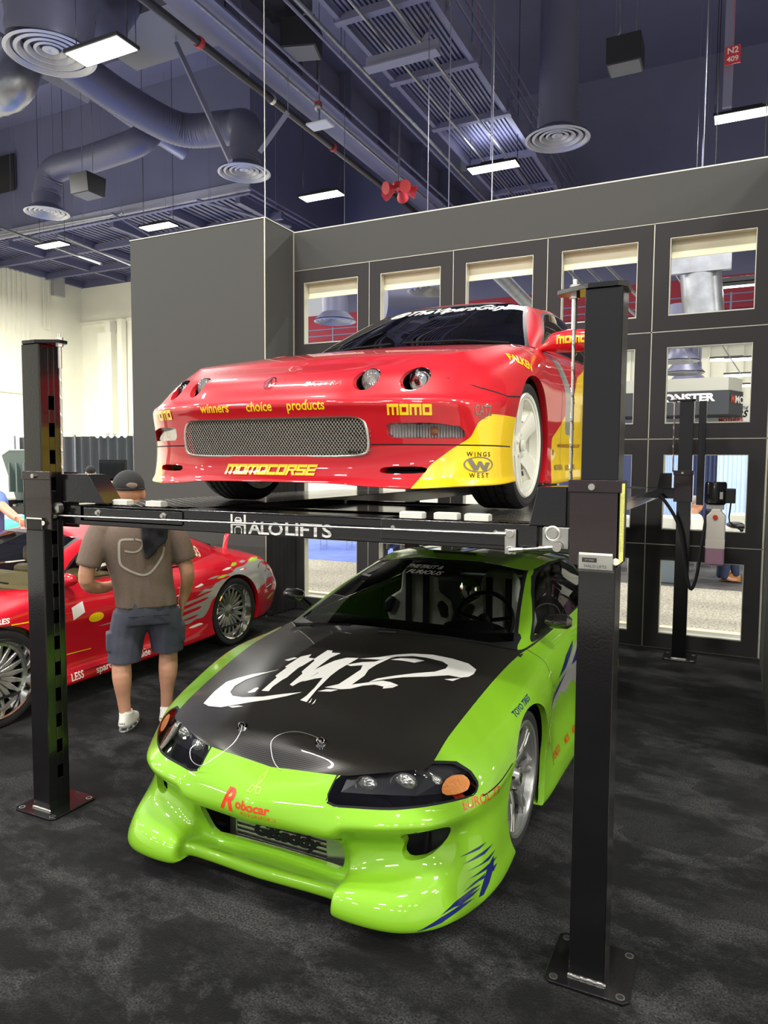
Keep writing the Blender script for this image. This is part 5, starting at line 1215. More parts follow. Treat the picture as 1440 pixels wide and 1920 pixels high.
t = thing('teal_car', 'teal car with its bonnet raised at the left edge', 'car', (-12.9, 9.25, 0), 0)
q = MB(); Pn = net([[(0,0,.25),(.5,.04,.25),(.8,.3,.25),(.88,.8,.25),(.88,2.4,.25),(.88,3.6,.25)], [(0,-.04,.45),(.5,.0,.45),(.82,.26,.45),(.9,.8,.5),(.9,2.4,.5),(.88,3.6,.5)], [(0,.0,.62),(.5,.05,.62),(.78,.3,.66),(.86,.8,.72),(.88,2.4,.8),(.84,3.6,.8)], [(0,.1,.70),(.5,.14,.71),(.7,.35,.76),(.78,.8,.85),(.78,2.4,.92),(.74,3.6,.92)]], 5, 6)
S_ = Surf(); S_.grid(Pn, 'shell|'); surf_objects(S_, {'shell': ('body_shell', 0, TEAL.name)}, t)
q = MB(); q.box(-.70, .25, .35, .70, 1.15, .82); 
rnd = random.Random(3)
for k in range(24): x = rnd.uniform(-.6, .6); y = rnd.uniform(.2, 1.0); q.box(x-.08, y-.08, .7, x+.08, y+.08, .8+rnd.random()*.15, rnd.choice([0, 0, 1]))
q.build('engine', [BLKM, ALU], t)
q = MB(); q.add([(-.75, .95, .92), (.75, .95, .92), (.62, .55, 1.85), (.3, .48, 1.95), (-.3, .48, 1.95), (-.62, .55, 1.85), (-.75, .98, .92), (.75, .98, .92), (.62, .58, 1.86), (.3, .51, 1.97), (-.3, .51, 1.97), (-.62, .58, 1.86)], [(0, 1, 2, 3, 4, 5), (6, 11, 10, 9, 8, 7)]+[(i, (i+1) % 6, 6+(i+1) % 6, 6+i) for i in range(6)])
q.build('raised_bonnet', mat('grey green underside', srgb(100, 115, 112), .5), t)
q = MB()
for k in range(5): q.box(-.5+.22*k, .60-.0*k, 1.1, -.46+.22*k, .86, 1.7)
q.build('bonnet_rib', mat('grey green underside', srgb(100, 115, 112), .5), t)
q = MB(); q.box(-.55, -.06, .14, .55, .02, .26); q.build('grille', BLK, t)
for s in (-1, 1):
    q = MB(); q.tube([(s*.62, .02, .45), (s*.62, .08, .45)], .07, 16); q.build('fog_lamp', CHR, t, smooth=True)
    for yy in (.85, 3.3): q = MB(); q.lathe([(0, 0), (0, .3), (-.2, .3), (-.2, 0)], 24, Matrix.Translation((s*.86, yy, .3)) @ Matrix.Scale(s, 4, (1, 0, 0))); q.build('wheel', RUB, t, smooth=True)
q = MB(); q.box(-.72, 1.25, .9, .72, 1.28, 1.35); q.build('windscreen', TINT, t)
q = MB(); q.box(-.66, 1.5, 1.35, .66, 3.0, 1.42); q.box(-.72, 1.3, .88, .72, 3.3, .93); q.build('roof', TEAL, t, bevel=.03)

# ---------------------------------------------------------------- seen through the wall openings
t = thing('hanging_sign', 'black hanging sign block lettered MONSTER seen through the wall opening', 'sign', (-1.0, 16, 2.62))
q = MB(); q.prism([(-2.6, 0), (.80, 0), (1.05, .6), (1.05, 2.6), (-2.6, 2.6)], .14, 0.62, 'z'); q.build('dark_block', mat('charcoal sign', srgb(58, 60, 64), .6), t)
q = MB(); q.prism([(-2.6, .02), (.78, .02), (1.03, .6), (1.03, 2.6), (-2.6, 2.6)], .62, .88, 'z'); q.build('pale_fascia', mat('pale grey sign', srgb(178, 178, 166), .6), t)
fit_text('MONSTER', -.62, .55, .40, .57, -.01, WHITE, t, bold=.05)
flat_text('M', .20, REDT, t, frame(Vector((.86, .13, .44)), (.25, .6, 0), (0, 0, 1)), th=.01, bold=.05); flat_text('MO', .20, WHITE, t, frame(Vector((.98, .42, .44)), (.25, .6, 0), (0, 0, 1)), th=.01, bold=.03, sx=1.3)
q = MB()
for a_, b_ in (((.2, .5, 1.0), (-1.6, .5, 4.4)), ((1.0, .8, 1.0), (-.8, .6, 3.9)), ((-2.3, .5, 1.0), (-2.5, .5, 4.4))): q.tube([a_, b_], .012, 5)
q.build('hanger_cable', GALV, t)
t = thing('white_banner', 'white banner reading THE BUILDERS and MOTHERS below the black sign', 'banner', (-.35, 17.2, 2.35))
q = MB(); q.tube([(-2.9, .04, -2.35), (-2.9, .04, .7)], .02, 8); q.tube([(.55, .04, -2.35), (.55, .04, .69)], .02, 8); q.build('banner_pole', GALV, t); q = MB(); q.box(-3.0, 0, .2, .62, .03, .69); q.build('sheet', mat('white banner cloth', srgb(228, 228, 220), .7), t)
fit_text('THE', .395, .515, .57, .64, -.01, GAP, t, font_shear=.3, bold=.01)
fit_text('BUILDERS', -.25, .515, .41, .56, -.01, GAP, t, font_shear=.3, bold=.03)
fit_text('MOTHERS', -.05, .42, .315, .405, -.01, REDT, t, bold=.03)
for k, (px, py) in enumerate(((1395, 640), (1390, 672), (1362, 672), (1388, 702), (1390, 722), (632, 515))):
    p = at(px, py, 'y', 21+.5*k); t = thing('ceiling_lamp', ['lit strip highest in the right upper opening', 'lit strip below the highest one at right', 'lit strip left of the others in the opening', 'lit strip over the gallery rail', 'lit strip just above the sign block', 'lit strip in the leftmost upper opening'][k], 'lamp', p, 0, 'strip lamps seen through the openings')
    q = MB(); q.box(-.42, -.1, .0, .42, .1, .05); q.build('housing', BLKM, t); q = MB(); q.box(-.40, -.09, -.05, .40, .09, 0); q.build('lens', LENS, t)
for k, (px, py) in enumerate(((1275, 678), (1283, 700), (1290, 718), (628, 603), (815, 545))):
    p = at(px, py, 'y', (17, 18.5, 20, 15, 11)[k]); diffuser(p, (.40, .45, .5, .5, .45)[k], ['small far diffuser, top one in the right opening', 'small far diffuser, middle one in the right opening', 'small far diffuser, lowest in the right opening', 'far diffuser seen in the leftmost upper opening', 'far diffuser seen in the second upper opening'][k])
    q = MB(); q.tube([p+Vector((0, 0, .3)), p+Vector((0, 0, (1.2, 1.2, 1.2, 1.0, .5)[k]))], .3, 16); add_thing(q, 'air_duct', ['thin vertical duct over the top far diffuser', 'thin vertical duct over the middle far diffuser', 'thin vertical duct over the lowest far diffuser', 'vertical duct in the leftmost upper opening', 'vertical duct in the second upper opening'][k], 'duct', DUCT, True)
q = MB(); q.tube([at(720, 560, 'y', 12), at(800, 560, 'y', 12.5), at(835, 548, 'y', 12.6)], .35, 18); p = at(800, 560, 'y', 12.5); q.tube([p, Vector((p.x, p.y, 14.98))], .008, 5); add_thing(q, 'air_duct', 'fat level duct in the second upper opening', 'duct', DUCT, True)
q = MB(); q.tube([at(920, 500, 'y', 11.5), at(1010, 590, 'y', 15)], .12, 12); p = at(920, 500, 'y', 11.5); q.tube([p, Vector((p.x, p.y, 14.98))], .008, 5); add_thing(q, 'pipe', 'dark pipe sloping in the third upper opening', 'pipe', GALV, True)
q = MB(); q.tube([at(1310, 470, 'y', 12.5), at(1320, 600, 'y', 12.5)], .30, 18); p = at(1312, 480, 'y', 12.5); q.tube([p, Vector((p.x, p.y, 14.98))], .008, 5); add_thing(q, 'air_duct', 'upright grey duct in the right upper opening', 'duct', GALV, True)
q = MB(); A_ = at(1258, 500, 'y', 12.2); B_ = at(1372, 488, 'y', 12.2); q.box(A_.x, 12.2, A_.z-.12, B_.x, 12.3, A_.z+.12); add_thing(q, 'duct_bracket', 'pale level bracket across the right upper opening', 'beam', GALV)
p = at(1378, 537, 'y', 14); lamp(p.x, p.y, 'lit strip in the highest right opening before the red wall', z=p.z, L=.75, W=.12, power=30)
for k, (px, py, y_) in enumerate(((1070, 500, 13), (1100, 490, 13), (1130, 480, 13))):
    q = MB(); q.tube([at(px-10, py, 'y', y_), at(px+110, py+120, 'y', y_+3)], .03, 6); add_thing(q, 'roof_rod', ['thin slanting rod, leftmost in the fourth opening', 'thin slanting rod, middle in the fourth opening', 'thin slanting rod, rightmost in the fourth opening'][k], 'rod', GALV)
# curtains and lounge furniture beyond the wall
def drape(x0, x1, y, z0, z1, m, label, name='curtain', amp=.03):
    q = MB(); n = 40; vs = []
    for i in range(n+1): x = x0+(x1-x0)*i/n; yy = y+amp*math.sin(i*1.3); vs += [(x, yy, z0), (x, yy, z1)]
    q.add(vs, [(2*i, 2*i+2, 2*i+3, 2*i+1) for i in range(n)]); return add_thing(q, name, label, 'curtain', m, True)
SHEER = mat('sheer white curtain', srgb(205, 222, 245), .7, emit=.25); NAVC = mat('navy curtain', srgb(66, 74, 108), .8)  # faint glow put into the sheer curtain's material
drape(-.34, .30, 15.5, 0, 2.3, SHEER, 'bright sheer curtain behind the electric motor'); drape(-1.02, -.36, 15.6, 0, 2.3, NAVC, 'navy curtain left of the bright sheer curtain')
drape(-1.30, -1.04, 15.5, 0, 2.3, SHEER, 'narrow sheer strip between the two navy curtains'); drape(-3.6, -1.32, 15.6, 0, 2.3, NAVC, 'wide navy curtain left of the far post')
LEA = mat('pale lounge leather', srgb(205, 205, 192), .55)
def lounge_chair(x, y, rz, label):
    t = thing('lounge_chair', label, 'chair', (x, y, 0), rz, 'pale lounge chairs beyond the wall')
    q = MB(); q.box(-.3, -.3, .38, .3, .3, .50); q.build('seat', LEA, t, bevel=.04)
    q = MB(); q.box(-.3, .22, .45, .3, .34, .92); q.build('backrest', LEA, t, bevel=.05)
    for sx in (-.27, .27):
        for sy in (-.27, .27):
            q = MB(); q.tube([(sx, sy, 0), (sx, sy, .40)], .014, 8); q.build('leg', CHR, t, smooth=True)
    for sx in (-.27, .27): q = MB(); q.tube([(sx, -.27, .03), (sx, .27, .03)], .012, 6); q.build('runner', CHR, t, smooth=True)
for k, (x, y, rz) in enumerate(((.25, 13.6, .2), (-.95, 12.9, 2.6), (-1.75, 12.6, 2.9), (-5.2, 13.6, 1.2), (-.55, 13.7, 1.4), (-7.3, 12.7, 0.3))):
    lounge_chair(x, y, rz, ['pale lounge chair behind the white table top', 'pale chair to the left of the seated man', 'pale chair farthest left beyond the far post', 'pale chair on the blue carpet, right one', 'pale chair turned sideways behind the plastic tank', 'pale chair on the blue carpet, left one'][k])
t = thing('lounge_table', 'white low table seen behind the pump switch cable', 'table', (.02, 12.5, 0)); q = MB(); q.box(-.55, -.35, .72, .5, .35, .78); q.build('table_top', mat('white table', srgb(232, 230, 218), .4), t, bevel=.01); q = MB(); q.cyl((0, 0, 0), (0, 0, .72), .04, 12); q.build('leg', CHR, t, smooth=True)
q = MB(); q.ell((.0, 12.22, .83), (.13, .09, .05), 12, 8); q.ell((.08, 12.18, .815), (.10, .07, .035), 12, 8); add_thing(q, 'bag', 'small black bag on the white low table', 'bag', BLK, True)
q = MB(); q.box(-.98, 11.3, .0, -.66, 11.9, .52); add_thing(q, 'grey_plinth', 'smooth grey plinth behind the far post', 'plinth', mat('blue grey laminate', srgb(120, 130, 138), .3), bevel=.01)
q = MB(); q.ell((0, 0, 0), (.001, .001, .001))
t = thing('motorcycle', 'white and black motorcycle half hidden behind the green coupe roof', 'motorcycle', (-5.25, 10.6, 0), .2)
q = MB(); q.tube([Vector((0, .0, .32))+Vector((0, .28*math.cos(a), .28*math.sin(a))) for a in np.linspace(0, 2*PI, 25)[:-1]], .055, 8, close=True); q.build('front_tyre', RUB, t, smooth=True)
q = MB(); q.tube([Vector((0, 1.35, .32))+Vector((0, .28*math.cos(a), .28*math.sin(a))) for a in np.linspace(0, 2*PI, 25)[:-1]], .07, 8, close=True); q.build('rear_tyre', RUB, t, smooth=True)
q = MB(); q.ell((0, .45, .72), (.2, .38, .25), 16, 10); q.ell((0, .1, .75), (.15, .2, .22), 14, 8); q.build('fairing', WHITE, t, smooth=True)
q = MB(); q.ell((0, .7, .45), (.17, .28, .2), 14, 8); q.cyl((-.12, .0, .32), (-.08, .3, .9), .03, 8); q.cyl((.12, .0, .32), (.08, .3, .9), .03, 8); q.ell((0, 1.15, .82), (.12, .35, .08), 12, 8); q.build('engine_block', BLKM, t, smooth=True)
# ---------------------------------------------------------------- fittings and lettering of the cars
def onto(c, ux, uy, d):
    c = Vector(c); ux = Vector(ux).normalized(); uy = Vector(uy).normalized(); d = Vector(d).normalized()
    return lambda u, v: (c+ux*u+uy*v-d*1.2, d)
def word(bvh, root, s, size, place, m, off=.0015, name='lettering', label=None, **k):
    vs, fs = text_mesh(s, size, **k); o = decal(bvh, vs, fs, place, off, m, root, name, .02)
    if label: o['label'] = label
    return o
def art(bvh, root, pl, place, m, off=.0015, name='graphic', maxlen=.03):
    vs, fs = polys(pl); return decal(bvh, vs, fs, place, off, m, root, name, maxlen)
ident = lambda u, v: ((u, v, 3), (0, 0, -1))
fr_id = lambda u, v: ((u, -1, v), (0, 1, 0))
# --- lime green coupe
HG = [[(-0.535,0.487),(-0.542,0.575),(-0.536,0.658),(-0.493,0.697),(-0.437,0.734),(-0.362,0.763),(-0.314,0.792),(-0.381,0.739),(-0.44,0.683),(-0.462,0.625),(-0.45,0.577),(-0.417,0.552),(-0.356,0.548),(-0.257,0.567),(-0.171,0.602),(-0.086,0.634),(-0.142,0.592),(-0.214,0.552),(-0.292,0.522),(-0.351,0.496),(-0.422,0.471),(-0.493,0.472)],
 [(-0.543,0.614),(-0.508,0.669),(-0.486,0.679),(-0.52,0.638)], [(-0.385,0.481),(-0.337,0.493),(-0.308,0.491),(-0.358,0.475)],
 [(-0.292,0.607),(-0.284,0.718),(-0.301,0.734),(-0.288,0.81),(-0.303,0.818),(-0.28,0.924),(-0.236,0.957),(-0.231,0.92),(-0.193,0.916),(-0.215,0.84),(-0.225,0.819),(-0.232,0.726),(-0.242,0.707),(-0.256,0.645),(-0.253,0.609)],
 [(-0.347,0.88),(-0.31,0.914),(-0.288,0.908),(-0.32,0.874)],
 [(-0.181,0.675),(-0.172,0.772),(-0.187,0.788),(-0.181,0.897),(-0.194,0.909),(-0.176,1.015),(-0.146,1.013),(-0.139,0.992),(-0.089,0.996),(-0.115,0.941),(-0.132,0.817),(-0.092,0.825),(-0.122,0.729),(-0.146,0.698),(-0.159,0.667)],
 [(-0.132,0.817),(-0.079,0.917),(-0.035,0.96),(0.026,0.972),(0.01,0.919),(-0.014,0.844),(-0.024,0.786),(-0.027,0.699),(-0.028,0.666),(-0.024,0.574),(-0.061,0.579),(-0.05,0.615),(-0.046,0.678),(-0.053,0.761),(-0.087,0.745),(-0.131,0.709),(-0.097,0.796)],
 [(0.009,0.563),(0.007,0.606),(0.015,0.579)], [(-0.012,0.568),(-0.014,0.605),(-0.006,0.578)],
 [(0.0,0.896),(0.064,0.941),(0.119,0.963),(0.181,1.034),(0.156,0.975),(0.141,0.939),(0.126,0.884),(0.133,0.831),(0.111,0.745),(0.232,0.82),(0.272,0.822),(0.316,0.812),(0.3,0.785),(0.261,0.762),(0.258,0.778),(0.212,0.778),(0.164,0.753),(0.122,0.715),(0.08,0.698),(-0.001,0.692),(0.05,0.732),(0.069,0.793),(0.09,0.873),(0.079,0.913),(0.026,0.889)],
 [(-0.017,0.656),(0.016,0.681),(0.072,0.692),(0.044,0.669)],
 [(0.029,0.966),(0.117,1.01),(0.179,1.062),(0.256,1.107),(0.349,1.139),(0.451,1.147),(0.536,1.14),(0.588,1.102),(0.591,1.055),(0.579,1.02),(0.549,0.993),(0.493,0.986),(0.406,0.929),(0.306,0.879),(0.229,0.828),(0.176,0.788),(0.199,0.826),(0.266,0.878),(0.344,0.933),(0.423,0.986),(0.458,1.036),(0.457,1.073),(0.42,1.094),(0.335,1.096),(0.267,1.083),(0.197,1.046),(0.137,0.99)],
 [(0.183,1.007),(0.222,1.04),(0.287,1.061),(0.339,1.063),(0.303,1.024),(0.242,1.02)], [(0.487,0.944),(0.551,0.99),(0.527,0.948)]]
art(ECL_B, ECL, HG, ident, WHITE, .002, 'bonnet_graphic', .04)['label'] = 'jagged white brush stroke graphic'
# intercooler behind the bumper mouth
ic = MB(); z0, z1 = .100, .290; yc = .345
for i in range(9):
    z = z0+(z1-z0)*i/9; ic.box(-.235, yc, z, .215, yc+.06, z+.0095)
ic.box(-.235, yc+.018, z0, .215, yc+.06, z1, 1)
ic_o = ic.build('intercooler_core', [ALU, mat('core fins', (.20, .19, .17), .5, .7, bump=.6, bscale=400)], ECL, bevel=.001)
q = MB(); q.prism([(.215, yc-.004), (.300, yc+.01), (.318, yc+.07), (.215, yc+.07)], z0-.004, z1+.004); q.build('intercooler_tank', ALU, ECL, bevel=.006); q = MB(); q.prism([(-.235, yc-.004), (-.235, yc+.07), (-.325, yc+.07), (-.29, yc+.02)], z0-.004, z1+.004)
q.build('intercooler_tank', ALU, ECL, bevel=.006)
q = MB(); q.tube([(.30, yc+.03, .185), (.34, yc+.03, .18), (.38, yc+.06, .17)], .024, 14); q.build('charge_pipe', ALU, ECL, smooth=True)
q = MB(); 
for k in range(4): q.tube([(-.315-.014*k, yc+.03, .265-.004*k), (-.325-.014*k, yc+.03, .262-.004*k)], .034 if k % 2 == 0 else .029, 16)
q.tube([(-.30, yc+.03, .268), (-.36, yc+.03, .255), (-.40, yc+.08, .24)], .027, 14); q.build('silicone_hose', mat('blue silicone', srgb(40, 45, 130), .35), ECL, smooth=True)
flat_text('GReddy', .078, GAP, ECL, frame(Vector((.01, yc-.003, .178)), (1, 0, 0), (0, 0, 1)), th=.001, bold=.05, font_shear=.25, sx=1.25)
# dark interior of the nose
q = MB(); q.box(-.70, .50, .10, .70, .52, .50); q.build('radiator', mat('radiator black', (.006, .006, .006), .8), ECL)
q = MB(); q.tube([(.62, .42, .20), (.64, .42, .42)], .010, 8); q.box(.655, .40, .24, .74, .41, .44); q.build('bracket', BLKM if 'satin black metal' in MATS else BLK, ECL)
q = MB(); q.box(-.80, .5, .13, .80, 4.2, .15); q.build('underbody', BLK, ECL)
word(ECL_B, ECL, 'R', .105, front(-.112, .402), REDT, font_shear=.3, bold=.03); word(ECL_B, ECL, 'obocar', .044, front(.012, .400), REDT, bold=.03, sx=1.25)
word(ECL_B, ECL, 'MOTORSPORTS', .017, front(.045, .372), REDT, sx=1.1, spacing=1.3)
em = []
def rhomb(cx, cz, a, s, t=.0035):
    ca, sa = math.cos(a), math.sin(a); P = lambda u, v: (cx+u*ca-v*sa, cz+u*sa+v*ca)
    o = [P(0, 0), P(s*.5, s*.29), P(s, 0), P(s*.5, -s*.29)]; i = [P(s*.13, 0), P(s*.5, s*.215), P(s*.87, 0), P(s*.5, -s*.215)]
    return [[o[k], o[(k+1) % 4], i[(k+1) % 4], i[k]] for k in range(4)]
for a in (PI/2, PI/2+2*PI/3, PI/2-2*PI/3): em += rhomb(0, .463, a, .036)
art(ECL_B, ECL, em, front(0, 0), mat('pale green edge', srgb(185, 235, 95), .25, 0, .8), .002, 'badge_outline')
word(ECL_B, ECL, 'EUROLIT3', .046, onto((.826, .50, .449), (.60, .78, .04), (0, 0, 1), (-.75, .65, 0)), REDT, sx=.98, bold=.004)
word(ECL_B, ECL, 'TOYO TIRES', .034, onto((.845, .98, .671), (.05, 1, .16), (-.3, -.1, 1), (-1, .25, -.35)), NAVY, bold=.015, font_shear=.25)
SKF = [[(.64,.088),(.70,.112),(.745,.122),(.775,.120),(.745,.108),(.72,.100),(.705,.094)], [(.70,.118),(.73,.140),(.765,.152),(.785,.150),(.765,.140),(.745,.130)], [(.72,.128),(.76,.138),(.785,.140),(.77,.130),(.745,.122)], [(.745,.155),(.765,.168),(.79,.176),(.785,.166)], [(.785,.112),(.792,.19),(.800,.215),(.804,.17),(.802,.135),(.795,.11)]]
art(ECL_B, ECL, SKF, front(.055, -.012), NAVY, .0018, 'bumper_graphic', .02)
SK2 = [[(.40,.25),(.46,.262),(.52,.27),(.48,.255)], [(.40,.225),(.47,.238),(.56,.25),(.50,.23)], [(.40,.20),(.48,.205),(.57,.22),(.52,.20)], [(.40,.175),(.50,.185),(.58,.19),(.52,.172)], [(.44,.15),(.52,.165),(.57,.165),(.54,.15)]]
art(ECL_B, ECL, SK2, lambda u, v: ((2, u, v), (-1, 0, 0)), NAVY, .0018, 'bumper_graphic', .02)
# silver and blue splash on the flank
def blade(pts): return pts
FS = [[(1.38,.44),(1.55,.52),(1.75,.58),(2.0,.66),(2.3,.74),(2.8,.76),(3.4,.76),(3.4,.55),(2.9,.50),(2.7,.55),(2.5,.48),(2.35,.52),(2.2,.44),(2.05,.50),(1.9,.46),(1.8,.50),(1.65,.46)]]
FB = [[(1.70,.60),(1.9,.68),(2.1,.72),(2.05,.69),(1.85,.62)], [(2.0,.60),(2.2,.70),(2.6,.73),(3.2,.73),(3.2,.6),(2.8,.55),(2.6,.62),(2.4,.56),(2.2,.6)], [(1.5,.50),(1.7,.56),(1.9,.60),(1.7,.53)]]
for sg in (1, -1):
    pl = (lambda sg: (lambda u, v: ((2*sg, u, v), (-sg, 0, 0))))(sg)
    art(ECL_B, ECL, FS, pl, SILV, .0016, 'flank_graphic', .06); art(ECL_B, ECL, FB, pl, NAVY, .003, 'flank_graphic', .06)
for s_, y_, z_ in (('R', 1.44, .35), ('TENZO', 1.60, .235), ('NOS', 1.84, .225), ('AEM', 2.02, .22), ('MOTUL', 2.3, .22)): word(ECL_B, ECL, s_, .055, onto((.87, y_, z_), (0, 1, 0), (0, 0, 1), (-1, 0, 0)), REDT, bold=.01, sx=.9)
# headlight insides
LMP = mat('faceted reflector', (.90, .89, .86), .12, .85, bump=1.0, bscale=70)
for sg in (1, -1):
    q = MB(); S_ = Surf(); pts = [(.33,.26,.47),(.45,.30,.47),(.60,.36,.47),(.74,.46,.475)]; up = [(.34,.32,.535),(.46,.38,.55),(.62,.46,.56),(.75,.55,.54)]
    q.add([(x*sg, y, z) for x, y, z in pts+up], [(0, 1, 5, 4), (1, 2, 6, 5), (2, 3, 7, 6)]); q.build('lamp_bowl', mat('dark chrome', (.035, .035, .035), .25, .6), ECL)
    for nm, (x, y, z, r_, mm) in {'inner_lamp': (.415, .278, .506, .042, LMP), 'main_lamp': (.545, .343, .513, .050, LMP), 'side_reflector': (.640, .412, .508, .036, LMP)}.items():
        q = MB(); M = Matrix.Translation((x*sg, y+.028, z-.006)) @ Matrix.Rotation(-PI/2+.35*sg, 4, 'Z') @ Matrix.Scale(.72, 4, (0, 0, 1))
        q.lathe([(-.004, r_*1.08), (.004, r_*1.04), (-.002, r_*.95), (-.006, r_*.90)], 26, M); q.ell((x*sg, y+.036, z-.006), (r_*.95, .016, r_*.70), 26, 14); q.ell((x*sg, y+.030, z-.006), (.011, .014, .011), 10, 6)
        q.build(nm, mm, ECL, smooth=True)
    # carbon mirrors
    q = MB(); q.tube([(.775*sg, 1.73, .898), (.79*sg, 1.725, .900), (.83*sg, 1.72, .905), (.885*sg, 1.72, .907), (.905*sg, 1.725, .906)], [(.030, .020), (.046, .034), (.050, .040), (.046, .038), (.026, .020)], 18); o = q.build('door_mirror', CARB, ECL, smooth=True)
    q = MB(); q.tube([(.74*sg, 1.75, .83), (.78*sg, 1.74, .87), (.83*sg, 1.73, .89)], [.022, .016, .016], 10); q.build('mirror_stalk', BLK, o, smooth=True)
# bonnet pins with lanyards
def pin(x, y, z, cab):
    q = MB(); q.lathe([(0, .024), (.004, .023), (.005, .012), (.006, 0)], 24, Matrix.Translation((x, y, z)) @ Matrix.Rotation(.55, 4, 'X') @ Matrix.Rotation(-PI/2, 4, 'Y'))
    q.tube([(x, y, z+.002), (x, y-.01, z+.022)], .005, 8); q.tube([Vector((x, y-.006, z+.014))+Vector((.017*math.cos(a), .006*math.sin(a), .012*math.sin(a))) for a in np.linspace(0, 2*PI, 17)[:-1]], .0018, 6, close=True)
    o = q.build('bonnet_pin', CHR, ECL, smooth=True); q = MB(); q.tube(curve(cab, 6), .0016, 6); q.build('lanyard', STEEL, o, smooth=True)
pin(-.225, .374, .592, [(-.222, .365, .602), (-.209, .34, .590), (-.208, .285, .556), (-.240, .212, .520), (-.285, .176, .488), (-.35, .19, .492), (-.393, .232, .515), (-.388, .262, .53)])
pin(.171, .376, .594, [(.165, .372, .604), (.139, .386, .612), (.054, .388, .618), (-.014, .369, .606), (-.042, .330, .582), (-.012, .287, .547), (.022, .262, .522), (.058, .250, .505)])
# wipers, dash, wheel, seats
for pts in ([(-.60, 1.375, .806), (-.40, 1.335, .835), (-.20, 1.30, .862)], [(-.02, 1.285, .852), (.10, 1.27, .862), (.36, 1.30, .858), (.56, 1.37, .832)]):
    q = MB(); q.tube(pts, .006, 6); q.tube([pts[0], Vector(pts[0])+Vector((.12, -.02, .01))], .011, 6); q.build('wiper', BLKG, ECL, smooth=True)
DASH = mat('dark cabin trim', (.012, .012, .012), .55)
q = MB(); q.prism([(1.42, .62), (1.42, .775), (1.60, .80), (1.85, .785), (1.92, .70), (1.92, .60)], -.66, .66, 'x'); q.ell((.33, 1.83, .785), (.20, .09, .05), 16, 8); q.build('dashboard', DASH, ECL, smooth=True, angle=.5)
q = MB()
for i in range(14): q.box(-.52+.05*i*.62, 1.55, .802, -.50+.05*i*.62, 1.58, .806); q.box(-.02+.05*i*.62, 1.53, .802, .0+.05*i*.62, 1.56, .806)
q.build('air_vents', BLKM if 'satin black metal' in MATS else BLK, ECL)['kind'] = 'stuff'
q = MB(); Mr = Matrix.Translation((.33, 2.0, .80)) @ Matrix.Rotation(1.15, 4, 'X')
q.tube([Mr @ Vector((.175*math.cos(a), .175*math.sin(a), 0)) for a in np.linspace(0, 2*PI, 41)[:-1]], .014, 8, close=True)
for a in (.2, PI-.2, -PI/2): q.tube([Mr @ Vector((0, 0, 0)), Mr @ Vector((.17*math.cos(a), .17*math.sin(a), 0))], .013, 6)
q.ell(Mr @ Vector((0, 0, 0)), (.045, .03, .045)); q.build('steering_wheel', BLK, ECL, smooth=True)
for sx in (-1, 1):
    st = black_seat(ECL, .29*sx, 2.42, .30); 
    for bx in (-.06, .07):
        q = MB(); q.box(.29*sx+bx-.022, 2.405, .62, .29*sx+bx+.022, 2.415, 1.0); q.build('harness', BLK, st)
q = MB(); q.ell((-.02, 2.75, .84), (.085, .085, .10), 16, 10); q.build('chrome_bottle', CHR, ECL, smooth=True)
q = MB(); q.tube([(-.56, 2.9, .3), (-.50, 2.85, 1.0), (0, 2.85, 1.06), (.50, 2.85, 1.0), (.56, 2.9, .3)], .02, 8); q.build('roll_bar', BLK, ECL, smooth=True)
q = MB(); q.box(-.70, 3.3, .2, .70, 3.9, .80); q.box(-.72, 1.4, .2, .72, 1.45, .78); q.build('cabin_lining', DASH, ECL)
q = MB(); q.ell((-.02, 2.18, 1.045), (.13, .02, .035), 16, 8); q.build('rear_view_mirror', BLK, ECL, smooth=True)
word(ECL_B, ECL, 'THE FAST &', .038, onto((-.10, 2.05, 1.096), (1, 0, 0), (0, .45, .9), (0, 1, -.25)), WHITE, font_shear=.35, bold=.02, sx=1.25, off=.002)
word(ECL_B, ECL, 'FURIOUS', .040, onto((-.07, 2.02, 1.060), (1, 0, 0), (0, .45, .9), (0, 1, -.25)), WHITE, font_shear=.35, bold=.02, sx=1.45, off=.002)
# roof scoop
q = MB(); q.add([(-.21, 2.40, 1.140), (.21, 2.40, 1.140), (.17, 2.36, 1.165), (-.17, 2.36, 1.165), (-.20, 2.85, 1.155), (.20, 2.85, 1.155), (.14, 2.75, 1.168), (-.14, 2.75, 1.168)], [(0, 1, 2, 3), (3, 2, 6, 7), (7, 6, 5, 4), (1, 5, 6, 2), (0, 3, 7, 4)]); q.build('roof_scoop', GREEN, ECL, smooth=True, angle=.6)
q = MB(); q.box(-.15, 2.365, 1.144, .15, 2.375, 1.158); q.build('scoop_mouth', GAP, ECL)

